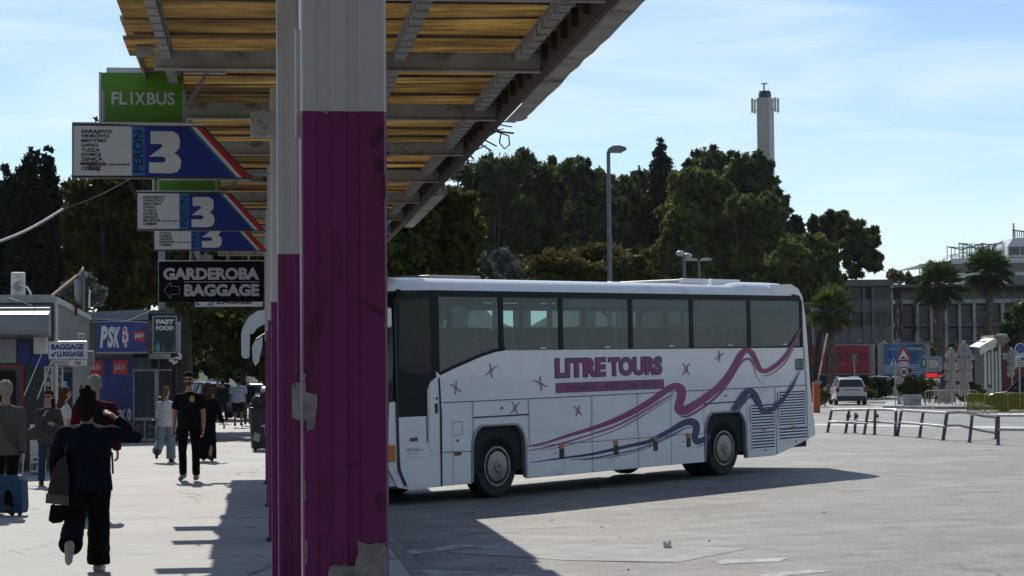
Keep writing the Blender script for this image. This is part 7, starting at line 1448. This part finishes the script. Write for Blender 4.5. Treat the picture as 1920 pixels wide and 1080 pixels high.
# ------------------------------------------------------------------ pipe railing
PIPE = mat('railing_purple_grey', (.13, .085, .13), .45, metal=.2, var=.2, scale=5); PIPW = mat('railing_top_worn', (.4, .39, .4), .35, metal=.5, var=.15)
def railing(label, posts, rails, extra=()):
    d0 = gp(*posts[0][1]).y; b = gp(*posts[0][1]); r = thing('pipe_railing', label, 'railing', b, 0, 'bent pipe railings along the road')
    def dep(px):
        xs = sorted((p[1][0], gp(*p[1]).y) for p in posts)
        if len(xs) == 1: return xs[0][1]
        (x0, y0), (x1, y1) = xs[0], xs[-1]; return 1/((1/y0)+(1/y1-1/y0)*(px-x0)/(x1-x0))
    for top, bot in posts:
        q = gp(*bot); g = MB(); t = at(top[0], top[1], q.y); g.tube([q-b-Vector((0, 0, .05)), t-b], .042, 8); g.box(tuple(q-b-Vector((.08, .08, 0))), tuple(q-b+Vector((.08, .08, .015)))); g.build('post', PIPE, r, smooth=True)
    for i, line in enumerate(rails):
        pts = [at(x, y, dep(x))-b for x, y in line]; g = MB(); g.tube(pts, .034, 8); g.build('rail', PIPW if i == 0 else PIPW, r, smooth=True)
    for x, y in extra: g = MB(); p = at(x, y, dep(x))-b; g.lathe([(.05, -.06), (.05, .06)], 8, 0, p, 'x'); g.build('clamp', DARK, r)
cv = lambda X, Y: (1500+X/2.455, 420+Y/2.455)
railing('leftmost section of the bent pipe railing, right behind the coach rear', [(cv(146, 857), cv(125, 960)), (cv(226, 860), cv(208, 963)), (cv(314, 855), cv(294, 968))], [[cv(146, 857), cv(230, 855), cv(314, 854)], [cv(134, 911), cv(220, 914), cv(303, 918)]], [cv(223, 884)])
railing('short pipe railing section leaning little, second from the left', [(cv(257, 868), cv(252, 962)), (cv(347, 858), cv(343, 971)), (cv(443, 855), cv(437, 977))], [[cv(316, 853), cv(380, 854), cv(438, 856), cv(443, 862)], [cv(257, 906), cv(345, 910), cv(440, 916)]], [cv(259, 884), cv(352, 884)])
railing('leaning middle section of the pipe railing with three tilted posts', [(cv(467, 862), cv(447, 977)), (cv(567, 868), cv(549, 983)), (cv(676, 868), cv(656, 996))], [[cv(465, 862), cv(475, 858), cv(570, 864), cv(674, 870)], [cv(455, 913), cv(555, 922), cv(665, 932)]])
railing('crumpled pipe railing section sagging to the right', [(cv(678, 872), cv(658, 996)), (cv(793, 880), cv(779, 1006)), (cv(907, 892), cv(901, 990))], [[cv(677, 870), cv(725, 866), cv(780, 869), cv(840, 884), cv(905, 890)], [cv(667, 928), cv(730, 927), cv(765, 934), cv(830, 950), cv(897, 961)]])
railing('straight pipe railing section cut by the right frame edge', [(cv(913, 882), cv(912, 1018)), (cv(1180, 884), cv(1176, 1032))], [[cv(913, 881), cv(1040, 881), cv(1190, 884)], [cv(913, 946), cv(1040, 947), cv(1190, 952)]])
# ------------------------------------------------------------------ crowd barriers
def nm_mat(name, col, f):
    m = bpy.data.materials.new(name); m.use_nodes = True; n = m.node_tree.nodes; l = m.node_tree.links; n.remove(n['Principled BSDF']); t = n.new('ShaderNodeBsdfTransparent'); d = n.new('ShaderNodeBsdfDiffuse'); d.inputs[0].default_value = (*col, 1)
    nz = n.new('ShaderNodeTexNoise'); nz.inputs['Scale'].default_value = 2.5; mr_ = n.new('ShaderNodeMapRange'); mr_.inputs[1].default_value = .35; mr_.inputs[2].default_value = .65; mr_.inputs[3].default_value = f*.5; mr_.inputs[4].default_value = min(1, f*1.4); l.new(nz.outputs['Fac'], mr_.inputs[0])
    x = n.new('ShaderNodeMixShader'); l.new(mr_.outputs[0], x.inputs[0]); l.new(t.outputs[0], x.inputs[1]); l.new(d.outputs[0], x.inputs[2]); l.new(x.outputs[0], n['Material Output'].inputs['Surface']); return m
def crowd(label, px0, px1, ytop, ybot, d, col, n, banner=None):
    s = d/4000; b = at(px0, ybot, d); b.z = max(b.z, .0); r = thing('crowd_barrier', label, 'barrier', b, 0, 'metal crowd barriers'); w = (px1-px0)*s; h = (ybot-ytop)*s
    g = MB(); g.tube([(0, 0, .12), (0, 0, h-.05), (.06, 0, h), (w-.06, 0, h), (w, 0, h-.05), (w, 0, .12), (0, 0, .12)], .022, 6); g.build('frame', col, r, smooth=True)
    for i in range(n): g = MB(); x = w*(i+1)/(n+1); g.tube([(x, 0, .12), (x, 0, h-.02)], .009, 5); g.build('bar', col, r)
    for x in (w*.12, w*.88): g = MB(); g.tube([(x, -.28, 0), (x, 0, .14), (x, .28, 0)], .016, 5); g.build('foot', col, r)
    return r, w, h
YEL = mat('barrier_yellow', (.3, .28, .015), .45, var=.15); GRB = mat('barrier_grey_yellow', (.34, .33, .24), .5, var=.15)
crowd('pale grey crowd barrier on the traffic island before the café', 1736, 1832, 733, 768, 101, GRB, 16)
ynet = nm_mat('yellow_netting', (.2, .19, .012), .5)
for lb, x0, x1 in (('yellow crowd barrier, leftmost of the yellow row', 1814, 1846), ('yellow crowd barrier with a dim print, middle of the yellow row', 1847, 1889), ('yellow crowd barrier cut by the right frame edge', 1890, 1936)):
    r, w, h = crowd(lb, x0, x1, 738, 779, 86.5, YEL, 16)
    g = MB(); g.box((.02, .02, .2), (w-.02, .028, h-.06)); g.build('mesh_panel', ynet, r)
# ------------------------------------------------------------------ folded umbrellas, hut, café
UMB = mat('umbrella_canvas', (.33, .31, .28), .9, var=.15, scale=3, bump=.3)
def umbrella(label, px, ytop, ybot, wpx, d):
    s = d/4000; b = base_at(px, d); r = thing('folded_umbrella', label, 'umbrella', b, 0, 'folded grey café umbrellas'); zt = at(px, ytop, d).z; zb = max(.5, at(px, ybot, d).z); w = wpx*s/2
    g = MB(); g.tube([(0, 0, 0), (0, 0, zt+.1)], .035, 8); g.lathe([(.3, 0), (.28, .08), (.05, .1)], 14, 0, (0, 0, 0)); g.build('pole', STEEL, r)
    g = MB(); n = 40; nz = 28; vs = []; rs = random.Random(px)
    for j in range(nz+1):
        u = j/nz; z = zt-(zt-zb)*u; fr = (u*4.0) % 1.0; rr = w*(.15 if u == 0 else (.45+.55*fr**.6)*(.72+.33*math.sin(math.pi*min(1, u*1.05)))); 
        for i in range(n): a = 2*math.pi*i/n; q = rr*(1+.2*math.sin(a*8+u*3)+.05*math.sin(a*3+u*11)); vs.append((q*math.cos(a)+.05*u*math.sin(u*5), q*math.sin(a), z-.06*math.cos(a*8)*(j == nz)))
    g.add(vs, [(j*n+i, j*n+(i+1) % n, (j+1)*n+(i+1) % n, (j+1)*n+i) for j in range(nz) for i in range(n)]); g.build('canvas', UMB, r, smooth='full')
    g = MB(); g.lathe([(.02, zt+.12), (.07, zt+.08), (.1, zt), (.12, zt-.06)], 10); g.build('cap', GREY, r)
umbrella('slimmer folded grey umbrella with bunched canvas, left of the pair', 1784, 656, 735, 25, 106); umbrella('taller and fuller folded grey umbrella, right of the pair', 1808, 643, 742, 28, 104); umbrella('folded grey umbrella partly hidden by the no-stopping sign', 1897, 655, 706, 18, 112)
def hut():
    d = 112; s = d/4000; b = base_at(1865, d); r = thing('ticket_hut', 'white plank hut with a sloping bright awning and small dark windows', 'hut', b, R(8)); X = lambda px: (px-1865)*s; Z = lambda py: 1.8+(695.5-py)*s
    g = MB(); g.box((X(1845), 0, 0), (X(1879), 1.4, Z(640))); g.build('wall', mat('hut_shade_wall', (.06, .06, .06), .7), r)  # wall coloured dark to stand for shade between the planks
    for i, x in enumerate((1847, 1854, 1861, 1868, 1875)): g = MB(); g.box((X(x)-.07, -.05, 0), (X(x)+.055, .0, Z(641+i*.6))); g.build('plank', mat('hut_plank_white', (.5, .49, .46), .6, var=.08), r)
    g = MB(); g.poly([(X(1829), Z(655)), (X(1830), Z(650)), (X(1860), Z(634)), (X(1862), Z(640)), (X(1858), Z(652)), (X(1830), Z(666))], xz(-.6), 0, (0, .04, 0)); g.add([(X(1829), -.56, Z(652)), (X(1860), -.56, Z(635)), (X(1860), 1.0, Z(633)), (X(1829), 1.0, Z(649))], [(0, 1, 2, 3)]); g.build('awning', mat('awning_cream', (.62, .6, .55), .6), r)
    g = MB(); g.poly([(X(1858), Z(637)), (X(1862), Z(629)), (X(1890), Z(633)), (X(1892), Z(640)), (X(1880), Z(648)), (X(1860), Z(646))], xz(-.3), 0, (0, 1.9, 0)); g.build('roof', mat('hut_roof', (.2, .17, .14), .8, var=.2), r)
    for x in (1868, 1875, 1882): g = MB(); g.ell((X(x), -.4, Z(630)), (.12, .1, .09)); g.build('roof_lamp', GREY, r, smooth='full')
    for x, y in ((1852, 657), (1866, 655)): g = MB(); g.box((X(x)-.1, -.07, Z(y+4)), (X(x)+.1, -.051, Z(y-4))); g.build('window', BLACK, r)
hut()
def shopfront():
    d = 150; s = d/4000; b = base_at(1800, d); r = thing('red_pavilion', 'low red-fronted pavilion with white-framed openings behind the umbrellas', 'pavilion', b, 0); X = lambda px: (px-1800)*s; Z = lambda py: 1.8+(695.7-py)*s
    g = MB(); g.box((X(1786), 0, 0), (X(1960), 4, Z(655))); g.build('wall', mat('pavilion_red', (.13, .016, .022), .6, var=.2), r); g = MB(); g.box((X(1784), -.4, Z(667)), (X(1962), 4.2, Z(663))); g.build('canopy_edge', mat('pavilion_white', (.45, .42, .42), .5), r)
    for x0, x1, y0, y1 in ((1821, 1832, 675, 666), (1833, 1843, 675, 666), (1880, 1896, 675, 666)): g = MB(); g.box((X(x0), -.1, Z(y0)), (X(x1), -.02, Z(y1))); g.build('light_panel', MATS['pavilion_white'], r)
    g = MB(); g.box((X(1788), -.06, Z(662)), (X(1840), -.02, Z(648))); o = g.build('dark_sign', mat('pavilion_sign_dark', (.02, .022, .03), .4), r); g = MB(); g.box((X(1819), -.08, Z(651)), (X(1830), -.062, Z(648.8))); g.build('sign_print', SIGNW, o)
    g = MB(); g.box((X(1828), -.08, Z(710)), (X(1850), -.02, Z(690))); g.build('red_poster', mat('poster_bright_red', (.3, .02, .03), .5, var=.2), r)
shopfront()
CH = mat('chair_grey', (.22, .22, .21), .6)
def chair(label, px, d, rz):
    r = thing('cafe_chair', label, 'chair', base_at(px, d)+Vector((0, 0, .12)), rz, 'café chairs on the island')
    g = MB(); g.box((-.22, -.22, .42), (.22, .22, .46)); g.build('seat', CH, r, bevel=.015); g = MB(); g.box((-.22, .2, .5), (.22, .235, .88)); g.build('backrest', CH, r, bevel=.015)
    for x in (-.2, .2):
        for y in (-.2, .2): g = MB(); g.tube([(x, y, 0), (x, y, .43 if y < 0 else .86)], .013, 6); g.build('leg', DARK, r)
chair('grey café chair with its back to the camera, nearest the folded umbrellas', 1806, 107, R(180)); chair('grey café chair turned sideways behind the grey barrier', 1760, 110, R(120))
g = MB(); r = thing('cafe_screen', 'pale low screen panel behind the grey crowd barrier', 'screen', base_at(1778, 108)+V(0, 0, .12), 0); g.box((-.5, 0, .1), (.32, .04, .78)); g.build('panel', mat('screen_panel', (.3, .3, .29), .7, var=.1), r); g = MB(); g.box((-.52, -.02, 0), (-.5, .06, .8)); g.box((.32, -.02, 0), (.34, .06, .8)); g.build('frame', STEEL, r)
# ------------------------------------------------------------------ people and vehicles on the right
def rp(px, d, z=.12): b = base_at(px, d); return (b.x, b.y, z)
person('person in grey carrying a white sheet, walking right behind the grey barrier', rp(1767, 109), R(-70), 1.78, 1.0, legs=((20, 4), (-20, 14)), top=('blue_grey_jacket', (.07, .08, .1)), tl=.03, bottom=('trousers', 'grey_trs', (.08, .08, .08)), shoe=(.4, .4, .4), vox=.016, arms=((V(-.1, .3, -1), V(.0, .7, -.6)), (V(.1, .1, -1), V(.05, .5, -.8))), lean=5)
g = MB(); g.poly([(-.2, -.12), (.15, -.18), (.22, .1), (-.12, .16)], xz(0), 0, (0, .01, 0)); q = at(1769, 748, 108.6); o = g.build('paper_sheet', WHITE); o.location = q; tag(o, 'white paper sheet held by the walker in grey', 'paper')
person('person in pale top and trousers standing left of the white planter', rp(1685, 108), R(150), 1.66, .9, top=('pale_top', (.36, .36, .36)), bottom=('trousers', 'pale_trs', (.4, .4, .4)), hair=('short', (.25, .22, .18)), vox=.016)
person('person in violet top standing behind the planter shrub', rp(1706, 110), R(60), 1.8, 1.1, top=('violet_top', (.09, .07, .16)), bottom=('trousers', 'dark', (.015, .015, .018)), hair=('short', (.03, .02, .02)), vox=.016)
for lb, px, d, rz, c in (('person in black standing between the planter and the walker in grey', 1757, 113, 170, (.015, .015, .017)), ('person in dark clothes behind the slimmer folded umbrella', 1781, 111, 150, (.02, .02, .022)), ('person in pale grey shirt standing before the white plank hut', 1855, 106, 30, (.3, .31, .33))):
    person(lb, rp(px, d, 0), R(rz), 1.28 if c[0] < .1 else 1.1, 1.15, top=('t%d' % px, c), bottom=('trousers', 'dark', (.015, .015, .018)), vox=.016)
b = base_at(1588, 118); car('white estate car seen from behind, driving away past the orange cabinet', (b.x, b.y, 0), R(-3), 4.4, 1.74, 1.5, (.62, .64, .66), 'wagon', None, True, 0, 'white_car')
b = base_at(1962, 93); tx = car('black taxi with an amber roof sign behind the yellow barriers', (b.x-.1, b.y+1.0, 0), R(72), 4.6, 1.85, 1.72, (.012, .013, .016), 'van', None, False, 0, 'taxi')
g = MB(); g.box((-.45, -.2, 1.76), (.1, .1, 1.95)); o = g.build('roof_sign', mat('taxi_amber', (.5, .26, .01), .4), tx, bevel=.02); o.rotation_euler = (0, 0, 0)
g = MB(); M_ = Matrix.Rotation(-R(72), 4, 'Z'); g.M = M_; g.text('TAXI', -.3, 1.8, .3, 1.92, -.5, 0, .03); g.build('sign_lettering', INK, o)
GP = 'cars parked behind the far shrubs'
for lb, px, d, rz, c in (('pale parked car behind the white estate car', 1600, 150, 85, (.5, .52, .55)), ('silver parked car under the red billboard edge', 1645, 158, 80, (.45, .48, .5)), ('white parked car left of the round 20 sign', 1680, 146, 88, (.6, .6, .62)), ('dark parked car under the red billboard', 1618, 162, 92, (.05, .05, .06)), ('blue-grey parked car behind the folded umbrellas', 1775, 140, 85, (.12, .16, .2))):
    b = base_at(px, d); car(lb, (b.x, b.y, 0), R(rz), 4.2, 1.75, 1.48, c, 'sedan', GP)
# ------------------------------------------------------------------ marks, glare patches and litter on the asphalt
decal('line_and_glare_mark', [(731, 1019), (893, 1002), (1000, 1003), (1090, 1010), (1000, 1024), (880, 1010), (736, 1027)], LINE_GLARE)  # glare patches laid on the road as pale sheets
decal('line_and_glare_mark', [(738, 1052), (800, 1049), (930, 1056), (1030, 1064), (930, 1068), (800, 1062)], LINE_GLARE)
decal('asphalt_patch', [(838, 1019), (1000, 1002), (1180, 1006), (1405, 1017), (1270, 1038), (1060, 1033)], PATCH)
decal('line_and_glare_mark', [(1060, 1068), (1150, 1064), (1180, 1070), (1100, 1082)], LINE_GLARE); decal('line_and_glare_mark', [(1335, 1036), (1480, 1033), (1460, 1040), (1350, 1043)], LINE_GLARE); decal('line_and_glare_mark', [(1420, 1062), (1520, 1055), (1560, 1058), (1440, 1068)], LINE_GLARE)
decal('line_and_glare_mark', [(1525, 797.5), (1700, 800), (1990, 805), (1990, 808.5), (1700, 803), (1525, 800)], mat('fresh_road_paint', (.6, .6, .59), .7, var=.1, scale=3))
decal('line_and_glare_mark', [(1640, 763), (1690, 770), (1760, 773), (1700, 776), (1640, 770)], LINE_GLARE); decal('asphalt_patch', [(1700, 781), (1990, 789), (1990, 797), (1700, 789)], mat('pale_green_asphalt', (.17, .2, .2), .7, var=.12, scale=1))
q = gp(1252, 1027, -.13); lt = thing('paper_litter', 'small crumpled white paper scrap on the asphalt', 'litter', (q.x, q.y, road_z(q.x*math.cos(TH)+q.y*math.sin(TH), 0)+.025), 0); fuse('paper_scrap', [('ell', V(0, 0, 0), V(.045, .03, .04)), ('ell', V(.02, 0, .04), V(.02, .02, .03)), ('ell', V(-.03, .01, .03), V(.02, .012, .03))], .008, WHITE, lt, .02)
rs = random.Random(12)
for i, (x, y) in enumerate(((1178, 1056), (960, 1006), (1128, 980), (1545, 962), (1035, 966), (1330, 1008))):
    q = gp(x, y, -.08); g = MB(); g.ell((0, 0, .006), (.014, .01, .008)); o = g.build('pebble', DARK); o.location = (q.x, q.y, road_z(q.x*math.cos(TH)+q.y*math.sin(TH), 0)); tag(o, 'tiny dark pebble lying on the sunlit asphalt', 'pebble', 'pebbles on the asphalt')

# ------------------------------------------------------------------ unseen hall added behind the viewer to block light, and the air
def hall():
    r = thing('unseen_hall', 'unseen dark-fronted hall added behind the viewer to keep light off the columns', 'building', st(0, -12), TH)
    g = MB(); g.box((-32, -10, 0), (30, 0, 6.2)); g.build('wall', mat('hall_wall', (.16, .15, .14), .8, var=.15, scale=1), r); g = MB(); g.box((-32.4, -10.4, 6.2), (30.4, .5, 6.6)); g.build('roof', CONC, r)
    for i in range(15): g = MB(); g.box((-31+i*4, .003, .3), (-27.6+i*4, .03, 3.2)); g.build('window', DGLASS, r)
hall()
def haze():
    g = MB(); g.box((-260, -60, -1.6), (260, 420, 60)); o = g.build('haze', []); m = bpy.data.materials.new('haze_air'); m.use_nodes = True; n = m.node_tree.nodes; l = m.node_tree.links; n.remove(n['Principled BSDF'])
    v = n.new('ShaderNodeVolumePrincipled'); v.inputs['Color'].default_value = (.9, .95, 1, 1); v.inputs['Density'].default_value = .00006; v.inputs['Anisotropy'].default_value = .3; l.new(v.outputs[0], n['Material Output'].inputs['Volume']); o.data.materials.append(m); o['kind'] = 'stuff'
haze()
